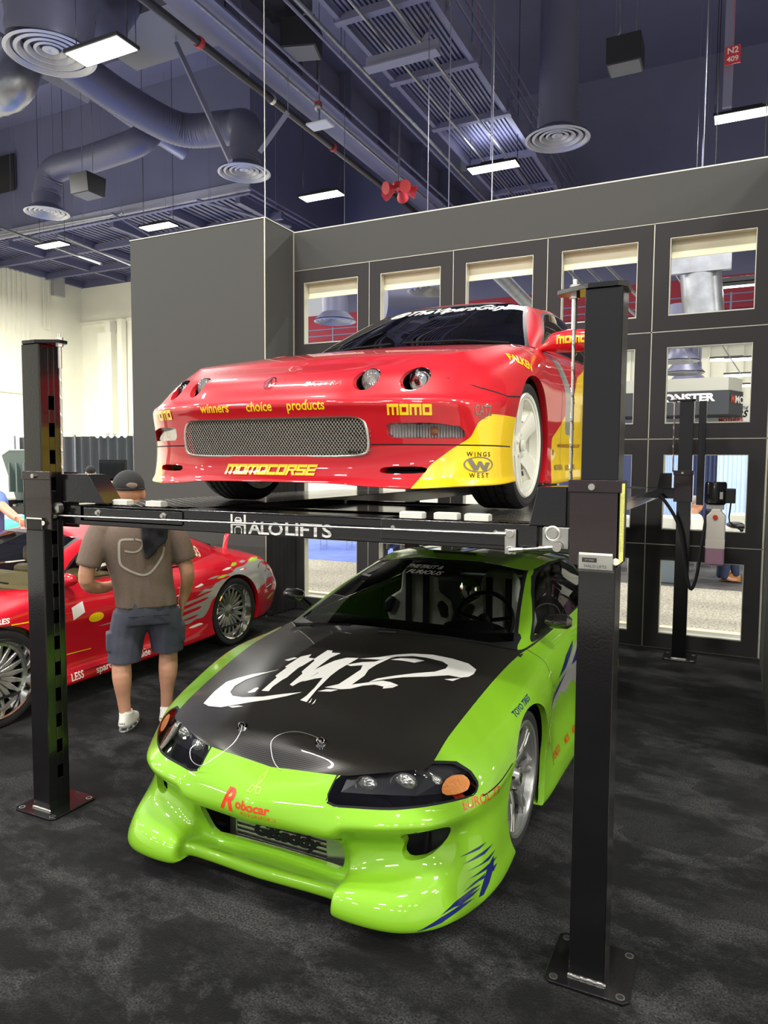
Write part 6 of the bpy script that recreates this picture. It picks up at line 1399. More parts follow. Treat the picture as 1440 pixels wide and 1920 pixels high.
# --- red coupe on the lift
for s_, x_ in (('winners', -.240), ('choice', -.018), ('products', .195)): word(ITG_B, ITG, s_, .052, front(x_, .420), YEL, sx=.90, bold=.018)
def blocks(s, cx, cz, w, h, bv, rt, place=None, m=YEL, shear=.12, gap=.1):
    """squared racing capitals drawn from straight bars"""
    G_ = {'m': [rect(0,0,.24,1), rect(0,.72,1.3,1), rect(.53,0,.77,1), rect(1.06,0,1.3,1)], 'o': [rect(0,0,.26,1), rect(.74,0,1,1), rect(.26,0,.74,.28), rect(.26,.72,.74,1)],
          'c': [rect(0,0,.26,1), rect(.26,0,1,.28), rect(.26,.72,1,1)], 'r': [rect(0,0,.26,1), rect(.26,.72,1,1), rect(.74,.42,1,.72), rect(.26,.40,.9,.58), [(.5,.42),(.76,.42),(1.02,0),(.74,0)]],
          's': [rect(0,.72,1,1), rect(0,.42,.26,.72), rect(0,.38,1,.60), rect(.74,.2,1,.4), rect(0,0,1,.24)], 'e': [rect(0,0,.26,1), rect(.26,.76,1,1), rect(.26,.38,.95,.60), rect(.26,0,1,.24)]}
    W = sum((1.3 if c == 'm' else 1)+gap for c in s)-gap; x = 0; pl = []
    for c in s:
        for p in G_[c]: pl.append([((x+u)/W*w-w/2+(v-.5)*h*shear, (v-.5)*h) for u, v in p])
        x += (1.3 if c == 'm' else 1)+gap
    return art(bv, rt, pl, place or front(cx, cz), m, .0035, 'lettering', .010)
def outlined(s, cx, cz, w, h, place=None, **k):
    vs = [(-w/2-.006, -h/2-.006), (w/2+.006, -h/2-.006), (w/2+.006, h/2+.006), (-w/2-.006, h/2+.006)]
    return blocks(s, cx, cz, w, h, ITG_B, ITG, place, **k)
outlined('momo', .588, .400, .165, .040, onto((.588, .08, .400), (.88, .44, 0), (0, 0, 1), (-.2, 1, 0)), shear=0)
outlined('momo', -.588, .404, .165, .040, onto((-.588, .08, .404), (.88, -.44, 0), (0, 0, 1), (.2, 1, 0)), shear=0)
outlined('momocorse', .004, .174, .43, .044, front(.004, .174), gap=.04, shear=.25)
word(ITG_B, ITG, 'WINGS', .024, onto((.80, .25, .238), (.62, .78, 0), (0, 0, 1), (-.7, .7, 0)), GAP, spacing=1.5, bold=.01)
word(ITG_B, ITG, 'WEST', .024, onto((.80, .25, .158), (.62, .78, 0), (0, 0, 1), (-.7, .7, 0)), GAP, spacing=1.7, bold=.01)
el = [[(.066*math.cos(a), .030*math.sin(a)), (.066*math.cos(b), .030*math.sin(b)), (.060*math.cos(b)+.001, .026*math.sin(b)), (.060*math.cos(a)+.001, .026*math.sin(a))] for a, b in zip(np.linspace(0, 2*PI, 41)[:-1], np.linspace(0, 2*PI, 41)[1:])]
el += [[(-.052, .020), (-.030, .020), (-.012, -.006), (-.004, .012), (.010, .012), (.022, -.006), (.030, .008), (.05, .008), (.034, -.022), (.016, -.022), (.004, -.004), (-.006, -.022), (-.024, -.022)]]
art(ITG_B, ITG, el, onto((.80, .25, .200), (.62, .78, 0), (0, 0, 1), (-.7, .7, 0)), GREYV, .002, 'logo', .012)
word(ITG_B, ITG, 'CATZ', .056, onto((.812, .26, .402), (.6, .8, 0), (0, 0, 1), (-.7, .7, 0)), GREYV, bold=.01, sx=.55); word(ITG_B, ITG, 'DIRECT', .016, onto((.812, .26, .376), (.6, .8, 0), (0, 0, 1), (-.7, .7, 0)), GREYV, sx=.8)
word(ITG_B, ITG, 'FALKEN', .058, onto((.825, .71, .640), (.20, .95, -.16), (-.25, .25, 1), (-.9, .5, -.3)), YEL, bold=.035, sx=1.0, font_shear=.2)
word(ITG_B, ITG, 'www.winnerschoiceproducts.com', .040, onto((.85, 1.62, .305), (0, 1, .02), (0, 0, 1), (-1, 0, 0)), mat('maroon vinyl', srgb(110, 30, 30), .4), sx=1.0)
for s_, y_, z_, m_ in (('MODERN', 1.36, .185, GREYV), ('AUTO SPORT', 1.62, .185, GREYV), ('R1', 1.26, .26, GAP)): word(ITG_B, ITG, s_, .04, onto((.85, y_, z_), (0, 1, .02), (0, 0, 1), (-1, 0, 0)), m_, bold=.01)
word(ITG_B, ITG, '@TheVipersGuy', .095, onto((.02, 1.93, 1.142), (1, 0, 0), (0, .3, .95), (0, 1, -.15)), WHITE, font_shear=.25, bold=.03, sx=1.15, off=.002)
# caliper style A badge in a ring, embossed model name
bd = [[(.027*math.cos(a), .024*math.sin(a)), (.027*math.cos(b), .024*math.sin(b)), (.023*math.cos(b), .020*math.sin(b)), (.023*math.cos(a), .020*math.sin(a))] for a, b in zip(np.linspace(0, 2*PI, 33)[:-1], np.linspace(0, 2*PI, 33)[1:])]
bd += [[(-.013, -.017), (-.008, -.018), (.003, .018), (-.003, .018)], [(.008, -.018), (.013, -.017), (.003, .018), (-.001, .012)], [(-.006, -.004), (.006, -.004), (.006, .0), (-.006, .0)]]
art(ITG_B, ITG, bd, front(-.006, .517), CHR, .004, 'badge', .012)
word(ITG_B, ITG, 'INTEGRA', .026, front(.24, .505), mat('pale red edge', srgb(225, 90, 90), .3, 0, .8), sx=1.5, font_shear=.2, off=.0012)
# mesh grille
q = MB(); px, pz = .0136, .0094

def chaik(p, k):
    for _ in range(k): p = [p[0]]+[q_ for a, b in zip(p, p[1:]) for q_ in ((a[0]*.75+b[0]*.25, a[1]*.75+b[1]*.25), (a[0]*.25+b[0]*.75, a[1]*.25+b[1]*.75))]+[p[-1]]
    return p
gp = spoly(IG_GR+[(-x, z) for x, z in reversed(IG_GR)], (0, 2))
nx, nz = int(.9/px)+2, int(.16/pz)+2
cells = []
for j in range(nz):
    for i in range(nx): cells.append((-.45+px*(i+(.5 if j % 2 else 0)), .226+pz*j*.93))
cc = np.array([(x, 0, z) for x, z in cells]); ins = gp(cc) < .004
for (x, z), ok in zip(cells, ins):
    if not ok: continue
    y = .022+.10*max(0, abs(x)-.25)**1.2*1.2+.30*max(0, .33-z)*.5
    O = [(x+px*.5*a, z+pz*.93*b) for a, b in ((-1, -.17), (-1, .17), (0, .62), (1, .17), (1, -.17), (0, -.62))]
    I = [(x+px*.5*.66*a, z+pz*.93*.62*b) for a, b in ((-1, -.25), (-1, .25), (0, .68), (1, .25), (1, -.25), (0, -.68))]
    q.add([(u, y, v) for u, v in O]+[(u, y+.002, v) for u, v in I], [(k, (k+1) % 6, 6+(k+1) % 6, 6+k) for k in range(6)])
o = q.build('mesh_grille', mat('grille silver', srgb(196, 194, 184), .35, .6), ITG); o['kind'] = 'stuff'
fl = []; half = chaik(IG_GR[1:-1], 2); lp = [(x, z) for x, z in half]+[(-x, z) for x, z in reversed(half)]
q = MB(); q.tube([(x*.995, .018+.10*max(0, abs(x)-.25)**1.2*1.2+.30*max(0, .33-z)*.5, z*.998) for x, z in lp], .0045, 8, close=True); q.build('grille_frame', mat('grille silver', srgb(196, 194, 184), .35, .6), ITG, smooth=True)
q = MB(); q.box(-.60, .16, .18, .60, .18, .40); q.build('radiator', mat('radiator black', (.006, .006, .006), .8), ITG)
q = MB(); q.box(-.79, .35, .15, .79, 4.1, .17); q.build('underbody', BLK, ITG)
word_b = flat_text('cobra', .020, GAP, ITG, frame(Vector((.385, .030, .246)), (1, .06, 0), (0, 0, 1)), th=.004, bold=.03, font_shear=.2, sx=1.2)
def roundlamp(x, y, z, r, root, proj=False):
    t = MB(); M = Matrix.Translation((x, y, z)) @ Matrix.Rotation(PI/2, 4, 'Z')
    t.lathe([(-.004, r), (.006, r*.98), (.0, r*.9), (-.018, r*.78), (-.030, r*.5), (-.034, .0)][::1], 30, Matrix.Translation((x, y+.012, z)) @ Matrix.Rotation(-PI/2, 4, 'Z'))
    if proj: t.lathe([(.012, r*.52), (.018, r*.55), (.018, r*.45), (.022, r*.2), (.024, 0)], 24, Matrix.Translation((x, y+.02, z)) @ Matrix.Rotation(-PI/2, 4, 'Z'))
    o = t.build('lamp_reflector', CHR, root, smooth=True)
    g_ = MB()
    g_.lathe([(.0, r*.97), (.008, r*.7), (.012, r*.3), (.013, 0)], 30, Matrix.Translation((x, y, z)) @ Matrix.Rotation(-PI/2, 4, 'Z')); g_.build('lamp_glass', CLEAR, o, smooth=True)
    f = MB()
    if not proj:
        for k in range(13): u = -r*.85+2*r*.85*k/12; hh = math.sqrt(max(0, r*r*.8-u*u)); f.box(x+u-.0008, y+.004, z-hh, x+u+.0008, y+.006, z+hh)
        f.build('lens_flute', mat('frosted ribs', (.75, .75, .73), .2), o)
for sg in (1, -1):
    mz = 0 if sg > 0 else -.035
    roundlamp(.405*sg, .128, .521, .046, ITG, False); roundlamp(.575*sg, .205, .523, .049, ITG, True)
    q = MB(); ys = lambda x: .085+.55*max(0, x-.5)
    V0 = [(x, ys(x), z) for x in (.50, .59, .68, .765) for z in (.296, .352)]
    q.add([(x*sg, y+.03, z) for x, y, z in V0], [(0, 2, 3, 1), (2, 4, 5, 3), (4, 6, 7, 5)]); q.build('fog_reflector', mat('pale chrome', (.75, .74, .70), .25, .85, bump=.8, bscale=120), ITG)
    q = MB()
    for k in range(26):
        x = .505+.0098*k; q.box(x*sg-.001, ys(x)+.008, .300, x*sg+.001, ys(x)+.026, .348)
    q.build('lens_flute', mat('frosted ribs', (.75, .75, .73), .2), ITG)
    q = MB(); q.ell((.645*sg, ys(.645)+.012, .325), (.022, .012, .018), 12, 8); q.build('bulb', AMBER, ITG, smooth=True)
    q = MB(); q.add([(x*sg, y-.012, z) for x, y, z in V0], [(0, 2, 3, 1), (2, 4, 5, 3), (4, 6, 7, 5)]); q.build('fog_glass', CLEAR, ITG)
    # mirrors
    P = net([[(.0,-.055,.0)]*6, [(.0,-.05,.045),(.0,-.05,.05),(.0,.03,.06),(.0,.06,.05),(.0,.06,.045),(.0,.0,.045)]], 1, 2) if False else None
    q = MB(); q.tube([(.70*sg, 1.46, .80+mz), (.75*sg, 1.46, .815+mz), (.80*sg, 1.455, .835+mz), (.88*sg, 1.45, .838+mz), (.95*sg, 1.455, .838+mz), (.985*sg, 1.47, .836+mz)], [(.02, .018), (.028, .022), (.05, .052), (.055, .060), (.052, .056), (.028, .030)], 18); o = q.build('door_mirror', RED, ITG, smooth=True)
    bvm = BVHTree.FromPolygons([tuple(v) for v in q.v], q.f)
    blocks('momo', 0, 0, .15, .036, bvm, o, onto((.895*sg, 1.45, .838+mz), (1, 0, 0), (0, 0, 1), (0, 1, 0)), shear=0)
# dark cabin, seat tops
q = MB(); q.prism([(1.42, .5), (1.42, .80), (1.9, .82), (1.95, .5)], -.66, .66, 'x'); q.build('dashboard', DASH, ITG)
for sx in (-1, 1):
    q = MB(); q.box(.34*sx-.22, 2.4, .35, .34*sx+.22, 2.52, .90); q.box(.34*sx-.12, 2.42, .92, .34*sx+.12, 2.50, 1.06); q.build('seat', BLK, ITG, bevel=.04)
q = MB(); q.ell((.0, 1.93, 1.10), (.12, .02, .035), 16, 8); q.build('rear_view_mirror', mat('grey plastic', (.12, .12, .12), .5), ITG, smooth=True)
q = MB(); q.tube([(-.62, 1.35, .835), (-.30, 1.28, .85), (-.05, 1.24, .853)], .006, 6); q.tube([(.02, 1.24, .853), (.35, 1.27, .85), (.58, 1.36, .835)], .006, 6); q.build('wiper', BLKG, ITG, smooth=True)

# --- red car with flames
word(RXC_B, RXC, '03', .16, onto((.60, 3.05, .905), (-.12, 1, -.22), (-.5, -.1, .8), (-.75, 0, -.6)), mat('cream vinyl', srgb(225, 215, 185), .4), sx=.62, bold=.03)
word(RXC_B, RXC, 'LESS', .07, onto((.9, 1.44, .200), (0, 1, .05), (0, 0, 1), (-1, 0, 0)), WHITE, font_shear=.2, bold=.02, sx=.8); word(RXC_B, RXC, 'sparco', .07, onto((.9, 1.70, .207), (0, 1, .05), (0, 0, 1), (-1, 0, 0)), WHITE, bold=.015)
word(RXC_B, RXC, 'VeilSide', .07, onto((.9, 2.04, .212), (0, 1, .03), (0, 0, 1), (-1, 0, 0)), WHITE, bold=.015, font_shear=.1)
word(RXC_B, RXC, 'TIRES', .045, onto((.86, .87, .70), (0, 1, -.05), (0, 0, 1), (-1, 0, 0)), WHITE, font_shear=.3, bold=.03, sx=1.3)
art(RXC_B, RXC, [[(.95,.665),(1.14,.655),(1.35,.66),(1.35,.667),(1.14,.664),(.95,.672)], [(1.40,.358),(1.62,.352),(1.62,.358),(1.40,.366)]], lambda u, v: ((2, u, v), (-1, 0, 0)), YEL, .002, 'pinstripe')
art(RXC_B, RXC, [[(1.45,.60),(1.56,.64),(1.56,.72),(1.45,.69)]], lambda u, v: ((2, u, v), (-1, 0, 0)), WHITE, .002, 'door_logo')
art(RXC_B, RXC, [[(1.66+.07*math.cos(a), .585+.035*math.sin(a)) for a in np.linspace(0, 2*PI, 17)[:-1]]], lambda u, v: ((2, u, v), (-1, 0, 0)), YEL, .002, 'door_logo')
q = MB(); q.tube([(.836, 3.77+.07*math.cos(a), .685+.065*math.sin(a)) for a in np.linspace(0, 2*PI, 33)[:-1]], .003, 6, close=True); q.build('fuel_flap_edge', GAP, RXC, smooth=True)
q = MB(); q.tube([(.848, 3.80, .478), (.842, 3.90, .500)], [.016, .016], 10); q.build('side_marker', [CHR], RXC, smooth=True)
for sx in (-1, 1):
    q = MB(); q.tube([(.34*sx, 3.80, .84), (.33*sx, 3.84, .97), (.36*sx, 3.9, 1.07)], [(.012, .03)]*3, 8); q.build('spoiler_leg', RED2, RXC, smooth=True)
    q = MB(); q.box(.32*sx-.22, 2.0, .35, .32*sx+.22, 2.12, .85); q.box(.32*sx-.12, 2.02, .87, .32*sx+.12, 2.10, 1.02); q.build('seat', mat('tan seat', srgb(150, 130, 95), .7), RXC, bevel=.04)
    q = MB(); q.ell((.80*sx, 1.45, .89), (.09, .055, .05), 16, 10); q.tube([(.70*sx, 1.48, .85), (.78*sx, 1.46, .87)], .02, 8); q.build('door_mirror', RED2, RXC, smooth=True)
q = MB(); q.box(-.72, 3.82, 1.07, .72, 4.05, 1.095); q.build('spoiler_wing', RED2, RXC, bevel=.01)
q = MB(); q.prism([(1.25, .5), (1.25, .83), (1.7, .86), (1.75, .5)], -.62, .62, 'x'); q.build('dashboard', mat('tan trim', srgb(120, 105, 70), .7), RXC)
q = MB(); q.box(-.80, .5, .17, .80, 4.0, .19); q.build('underbody', BLK, RXC)
q = MB(); q.tube([(-.55, 1.16, .885), (-.2, 1.04, .92)], .006, 6); q.tube([(.1, 1.05, .925), (.55, 1.17, .885)], .006, 6); q.build('wiper', BLKG, RXC, smooth=True)
q = MB(); q.tube([(.30, 3.62, .90), (.15, 3.3, 1.02)], .006, 6); q.build('rear_wiper', BLKG, RXC, smooth=True)
# ---------------------------------------------------------------- people
SKIN = mat('skin', srgb(205, 150, 120), .55, noise=.06, nscale=9)
def remesh(mb, voxel, smooth_it=3, factor=.5):
    me = bpy.data.meshes.new('r'); me.from_pydata(mb.v, [], mb.f); bm = bmesh.new(); bm.from_mesh(me); bmesh.ops.recalc_face_normals(bm, faces=bm.faces); bm.to_mesh(me); bm.free()
    o = bpy.data.objects.new('r', me); C.objects.link(o)
    m1 = o.modifiers.new('a', 'REMESH'); m1.mode = 'VOXEL'; m1.voxel_size = voxel
    m2 = o.modifiers.new('b', 'SMOOTH'); m2.iterations = smooth_it; m2.factor = factor
    dg = bpy.context.evaluated_depsgraph_get(); r = bpy.data.meshes.new_from_object(o.evaluated_get(dg)); bpy.data.objects.remove(o); return r
def mesh_obj(name, me, m, parent, clean=None):
    me.materials.clear(); 
    for k in (m if isinstance(m, list) else [m]): me.materials.append(k)
    for p in me.polygons: p.use_smooth = True
    me.name = name; o = bpy.data.objects.new(name, me); C.objects.link(o); o.parent = parent; return o
def limb(mb, pts, radii, n=14):
    """rounded, tapering limb along a smooth path; radii are (side, depth) pairs"""
    P = crom(np.array(pts, float), 4); R = crom(np.array([(r, r) if not hasattr(r, '__len__') else r for r in radii], float), 4)
    mb.tube([Vector(p) for p in P], [tuple(r) for r in R], n); mb.ell(P[0], (R[0][0]*.98, R[0][1]*.98, R[0][0]*.9), 12, 8); mb.ell(P[-1], (R[-1][0]*.98, R[-1][1]*.98, R[-1][0]*.9), 12, 8)
def cut(me, co, no, keep_neg=True):
    bm = bmesh.new(); bm.from_mesh(me); bmesh.ops.bisect_plane(bm, geom=bm.verts[:]+bm.edges[:]+bm.faces[:], plane_co=co, plane_no=no, clear_outer=keep_neg, clear_inner=not keep_neg); bm.to_mesh(me); bm.free(); return me
def rings(mb, rows, n=28, caps=True):
    """stacked elliptical sections (x, y, z, half-width, half-depth, squareness)"""
    A = crom(np.array(rows, float), 4); vs = []
    for x, y, z, a, b, e in A:
        for j in range(n):
            t = 2*PI*j/n; c, s_ = math.cos(t), math.sin(t); k = 2/e
            vs.append((x+a*math.copysign(abs(c)**k, c), y+b*math.copysign(abs(s_)**k, s_), z))
    r = len(A); fs = [(i*n+j, i*n+(j+1) % n, (i+1)*n+(j+1) % n, (i+1)*n+j) for i in range(r-1) for j in range(n)]
    if caps: fs += [tuple(range(n)), tuple(reversed(range((r-1)*n, r*n)))]
    mb.add(vs, fs)
def hand(mb, wrist, d, up, s=1.0, curl=.5, side=1):
    """palm and five bent fingers; d = pointing direction, up = back of the hand"""
    d = Vector(d).normalized(); up = Vector(up); up = (up-d*up.dot(d)).normalized(); q = d.cross(up)*side; w = Vector(wrist)
    mb.tube([w, w+d*.03*s, w+d*.085*s], [(.026*s, .019*s), (.038*s, .016*s), (.042*s, .013*s)], 12)
    for k, L in enumerate((.070, .080, .074, .058)):
        b = w+d*.082*s+q*(.030-.020*k)*s; p = [b]; dd = d.copy()
        for j in range(3):
            dd = (dd-up*curl*.55).normalized(); p.append(p[-1]+dd*L*s/3*(1.15-.15*j))
        mb.tube(p, [.0095*s, .009*s, .0085*s, .007*s], 8); mb.ell(p[-1], (.007*s,)*3, 8, 6)
    b = w+d*.025*s+q*.030*s; p = [b, b+(d*.5+q*.7-up*.3).normalized()*.035*s, b+(d*.9+q*.55-up*.5).normalized()*.070*s]
    mb.tube(p, [.013*s, .011*s, .008*s], 8); mb.ell(p[-1], (.008*s,)*3, 8, 6)
def head(mb, c, s=1.0):
    """skull, jaw, nose, brow, ears, looking along +Y"""
    x, y, z = c
    mb.ell((x, y, z+.03*s), (.076*s, .095*s, .098*s), 24, 16); mb.ell((x, y+.025*s, z-.045*s), (.060*s, .070*s, .072*s), 20, 12)
    mb.ell((x, y+.098*s, z-.012*s), (.014*s, .022*s, .022*s), 10, 8); mb.ell((x, y+.085*s, z+.018*s), (.055*s, .016*s, .012*s), 12, 6)
    mb.ell((x, y+.088*s, z-.052*s), (.026*s, .012*s, .010*s), 10, 6)
    for q in (-1, 1):
        mb.ell((x+q*.080*s, y-.004*s, z-.004*s), (.012*s, .022*s, .034*s), 12, 8)
def face_bits(root, c, s=1.0):
    x, y, z = c
    for q in (-1, 1):
        e = MB(); e.ell((x+q*.030*s, y+.083*s, z+.002*s), (.012*s, .008*s, .008*s), 12, 8); e.build('eye', mat('eye white', (.8, .78, .75), .2), root, smooth=True)

# --- the man with the cap, seen from behind
mr = thing('person', 'man in brown t-shirt, grey shorts and backwards black cap seen from behind', 'person', (-3.47, 3.44, 0), .86)
from mathutils import noise
b = MB()
HX = -.035
head(b, (HX, .03, 1.535), 1.13); limb(b, [(.0, -.01, 1.33), (-.02, .0, 1.42), (HX, .02, 1.50)], [.075, .064, .062])
rings(b, [(.06, .0, .78, .15, .11, 2.2), (.05, .0, .90, .165, .115, 2.4), (.02, 0, 1.10, .18, .12, 2.5), (.0, 0, 1.28, .20, .11, 2.4), (.0, 0, 1.37, .13, .08, 2)])
LA = [(-.20, -.01, 1.31), (-.255, -.03, 1.20), (-.300, -.05, 1.00), (-.22, .06, .93), (-.12, .17, .93)]
RA = [(.205, -.01, 1.31), (.27, -.03, 1.20), (.315, -.05, 1.02), (.315, .02, .90), (.295, .06, .80)]
for A in (LA, RA): limb(b, A, [.060, .053, .047, .040, .029])
hand(b, (-.12, .17, .93), (1, .35, .1), (0, .6, .8), curl=.8, side=-1); hand(b, (.295, .06, .80), (-.1, .15, -1), (1, 0, 0), curl=.5, side=-1)
LL = [(-.035, 0, .80), (-.065, .01, .62), (-.095, .02, .47), (-.098, -.012, .36), (-.090, .0, .20), (-.078, .01, .08)]
RL = [(.150, 0, .80), (.180, .01, .64), (.195, .02, .49), (.190, -.012, .38), (.182, .0, .22), (.178, .01, .10)]
for A in (LL, RL): limb(b, A, [.090, .080, .060, .062, .042, .036])
for fx, fr in ((-.078, .40), (.178, .5)):
    limb(b, [(fx, .0, .075), (fx+.08*fr, .08, .055), (fx+.10*fr, .12, .050)], [(.034, .034), (.036, .026), (.032, .020)])
body = mesh_obj('body', remesh(b, .0075, 3), SKIN, mr); face_bits(mr, (HX, .03, 1.535))
# t-shirt
TS = mat('brown heather cotton', srgb(112, 96, 84), .9, noise=.10, nscale=160)
s_ = MB()
rings(s_, [(.065, .0, .79, .190, .140, 2.5), (.062, .0, .83, .192, .140, 2.5), (.045, 0, .95, .190, .135, 2.5), (.02, 0, 1.10, .205, .135, 2.6), (.0, -.002, 1.22, .228, .132, 2.6), (.0, -.002, 1.31, .235, .115, 2.4), (.0, 0, 1.375, .15, .088, 2.0), (-.005, .0, 1.405, .075, .070, 2.0)])
limb(s_, [(-.195, -.01, 1.315), (-.245, -.028, 1.22), (-.285, -.042, 1.095)], [(.078, .085), (.080, .080), (.076, .074)])
limb(s_, [(.20, -.01, 1.315), (.262, -.028, 1.22), (.302, -.042, 1.11)], [(.078, .085), (.080, .080), (.076, .074)])
me = remesh(s_, .009, 4)
for v in me.vertices:                                   # folds
    x, y, z = v.co; f = (.016*noise.noise((x*11+z*3, z*2.2, .7))+.007*noise.noise((x*24, z*7, 3.1)))*max(.15, min(1, (1.3-z)/.35))
    v.co.y += f*(-1 if y < 0 else 1)
def drop_faces(me, bad):
    bm = bmesh.new(); bm.from_mesh(me); bmesh.ops.delete(bm, geom=[f for f in bm.faces if bad(*f.calc_center_median())], context='FACES'); bm.to_mesh(me); bm.free()
drop_faces(me, lambda x, y, z: z < .812 or (x < -.232 and z < 1.09-.3*(x+.285)) or (x > .248 and z < 1.10+.3*(x-.302)))
shirt = mesh_obj('t_shirt', me, TS, mr)
m3 = shirt.modifiers.new('s', 'SOLIDIFY'); m3.thickness = .004; m3.offset = -1
sb = BVHTree.FromPolygons([tuple(v.co) for v in me.vertices], [tuple(p.vertices) for p in me.polygons])
ln = []
def band(pts, w):
    c = curve([(x, y, 0) for x, y in pts], 6); out = []
    for i in range(len(c)-1):
        d = (c[i+1]-c[i]).normalized(); n_ = Vector((-d.y, d.x, 0))*w/2; out.append([(c[i]-n_)[:2], (c[i+1]-n_)[:2], (c[i+1]+n_)[:2], (c[i]+n_)[:2]])
    return out
ln += band([(-.02, 1.255), (-.085, 1.255), (-.105, 1.235), (-.105, 1.13), (-.085, 1.085), (-.01, 1.04), (.05, 1.03), (.10, 1.065), (.15, 1.14), (.165, 1.20)], .014)
ln += band([(-.075, 1.185), (-.02, 1.175), (.02, 1.195), (.03, 1.24), (-.01, 1.256)], .011)
art(sb, mr, ln, lambda u, v: ((u, -1, v), (0, 1, 0)), mat('faded print', srgb(172, 164, 152), .8), .003, 'shirt_print', .02)
# dark cloth over the shoulder
q = MB()
q.prism([(.028, 1.40), (.030, 1.24), (.048, 1.13), (.070, 1.135), (.105, 1.165), (.125, 1.205), (.165, 1.225), (.185, 1.26), (.190, 1.40)], -.160, -.128, 'y'); q.prism([(.028, 1.36), (.19, 1.36), (.18, 1.43), (.04, 1.43)], -.150, .07, 'y')
me = remesh(q, .006, 2)
for v in me.vertices: v.co.y += .016*noise.noise((v.co.x*22, v.co.z*14, 2.2))+.012*noise.noise((v.co.x*9+v.co.z*12, v.co.z*4, 7))
mesh_obj('shoulder_cloth', me, mat('black cloth', (.010, .010, .012), .9), mr)
# shorts
SH = mat('slate grey cotton', srgb(72, 74, 86), .85, noise=.06, nscale=60)
q = MB()
rings(q, [(.062, .0, .885, .168, .122, 2.5), (.062, 0, .84, .180, .132, 2.5), (.062, 0, .76, .188, .138, 2.5), (.062, 0, .70, .190, .135, 2.4)])
limb(q, [(-.03, 0, .76), (-.062, .005, .62), (-.080, .012, .455)], [(.110, .118), (.108, .112), (.106, .104)])
limb(q, [(.155, 0, .76), (.180, .005, .64), (.192, .012, .50)], [(.110, .118), (.108, .112), (.106, .104)])
q.box(.255, -.05, .56, .300, .05, .68); q.box(-.190, -.05, .53, -.150, .05, .65)
me = remesh(q, .008, 3)
for v in me.vertices: x, y, z = v.co; v.co.y += (.012*noise.noise((x*7, z*5, 1.3))+.006*noise.noise((x*16, z*11, 4.1)))*(-1 if y < 0 else 1)
cut(me, (-.08, 0, .452), (0, 0, -1)) if False else None
bm = bmesh.new(); bm.from_mesh(me); bmesh.ops.delete(bm, geom=[f for f in bm.faces if f.calc_center_median().z < (.455 if f.calc_center_median().x < .062 else .497)], context='FACES'); bm.to_mesh(me); bm.free()
mesh_obj('shorts', me, SH, mr)
for k, (x, w_) in enumerate(((-.01, .07), (.14, .07))):
    q = MB(); q.box(x-.05, -.139, .76, x+.05, -.136, .765); q.build('pocket_seam', mat('dark seam', srgb(45, 46, 55), .9), mr)
# cap worn backwards
CP = mat('black cap cotton', (.016, .016, .017), .85)
q = MB(); q.ell((HX, .03, 1.583), (.100, .122, .106), 26, 16); me = remesh(q, .006, 1); cut(me, (HX, .03, 1.566), (0, .05, -1)); mesh_obj('cap_crown', me, CP, mr)
q = MB(); q.tube([Vector((HX+.099*math.cos(a), .03+.121*math.sin(a), 1.568)) for a in np.linspace(0, 2*PI, 33)[:-1]], .006, 6, close=True); q.build('cap_band', CP, mr, smooth=True)
q = MB(); q.ell((HX+.012, -.084, 1.592), (.036, .010, .021), 18, 8); q.build('cap_opening', mat('greyish hair', srgb(120, 105, 95), .9), mr, smooth=True)
q = MB(); q.tube([Vector((HX+.012+.038*math.cos(a), -.086+.004*abs(math.cos(a)), 1.572+.042*math.sin(a))) for a in np.linspace(0, PI, 13)], .0035, 6); q.build('cap_opening_hem', CP, mr, smooth=True)
q = MB(); q.prism([(-.07, .10), (.07, .10), (.06, .17), (0, .20), (-.06, .17)], 1.565, 1.572, 'z', M=Matrix.Translation((HX, .02, 0)) @ Matrix.Rotation(.35, 4, 'Z')); q.build('cap_visor', CP, mr, smooth=True, angle=.5)
q = MB(); q.tube([(HX-.100, -.02, 1.583), (HX-.106, .05, 1.587), (HX-.108, .12, 1.58)], .003, 6); q.build('glasses_arm', mat('pale plastic', (.6, .6, .6), .4), mr, smooth=True)
q = MB(); q.tube([Vector((-.022+.068*math.cos(a), .0+.062*math.sin(a), 1.415)) for a in np.linspace(0, 2*PI, 25)[:-1]], .012, 8, close=True); q.build('plaid_collar', mat('plaid cloth', srgb(150, 90, 95), .9, col2=srgb(60, 60, 90), nscale=60), mr, smooth=True)
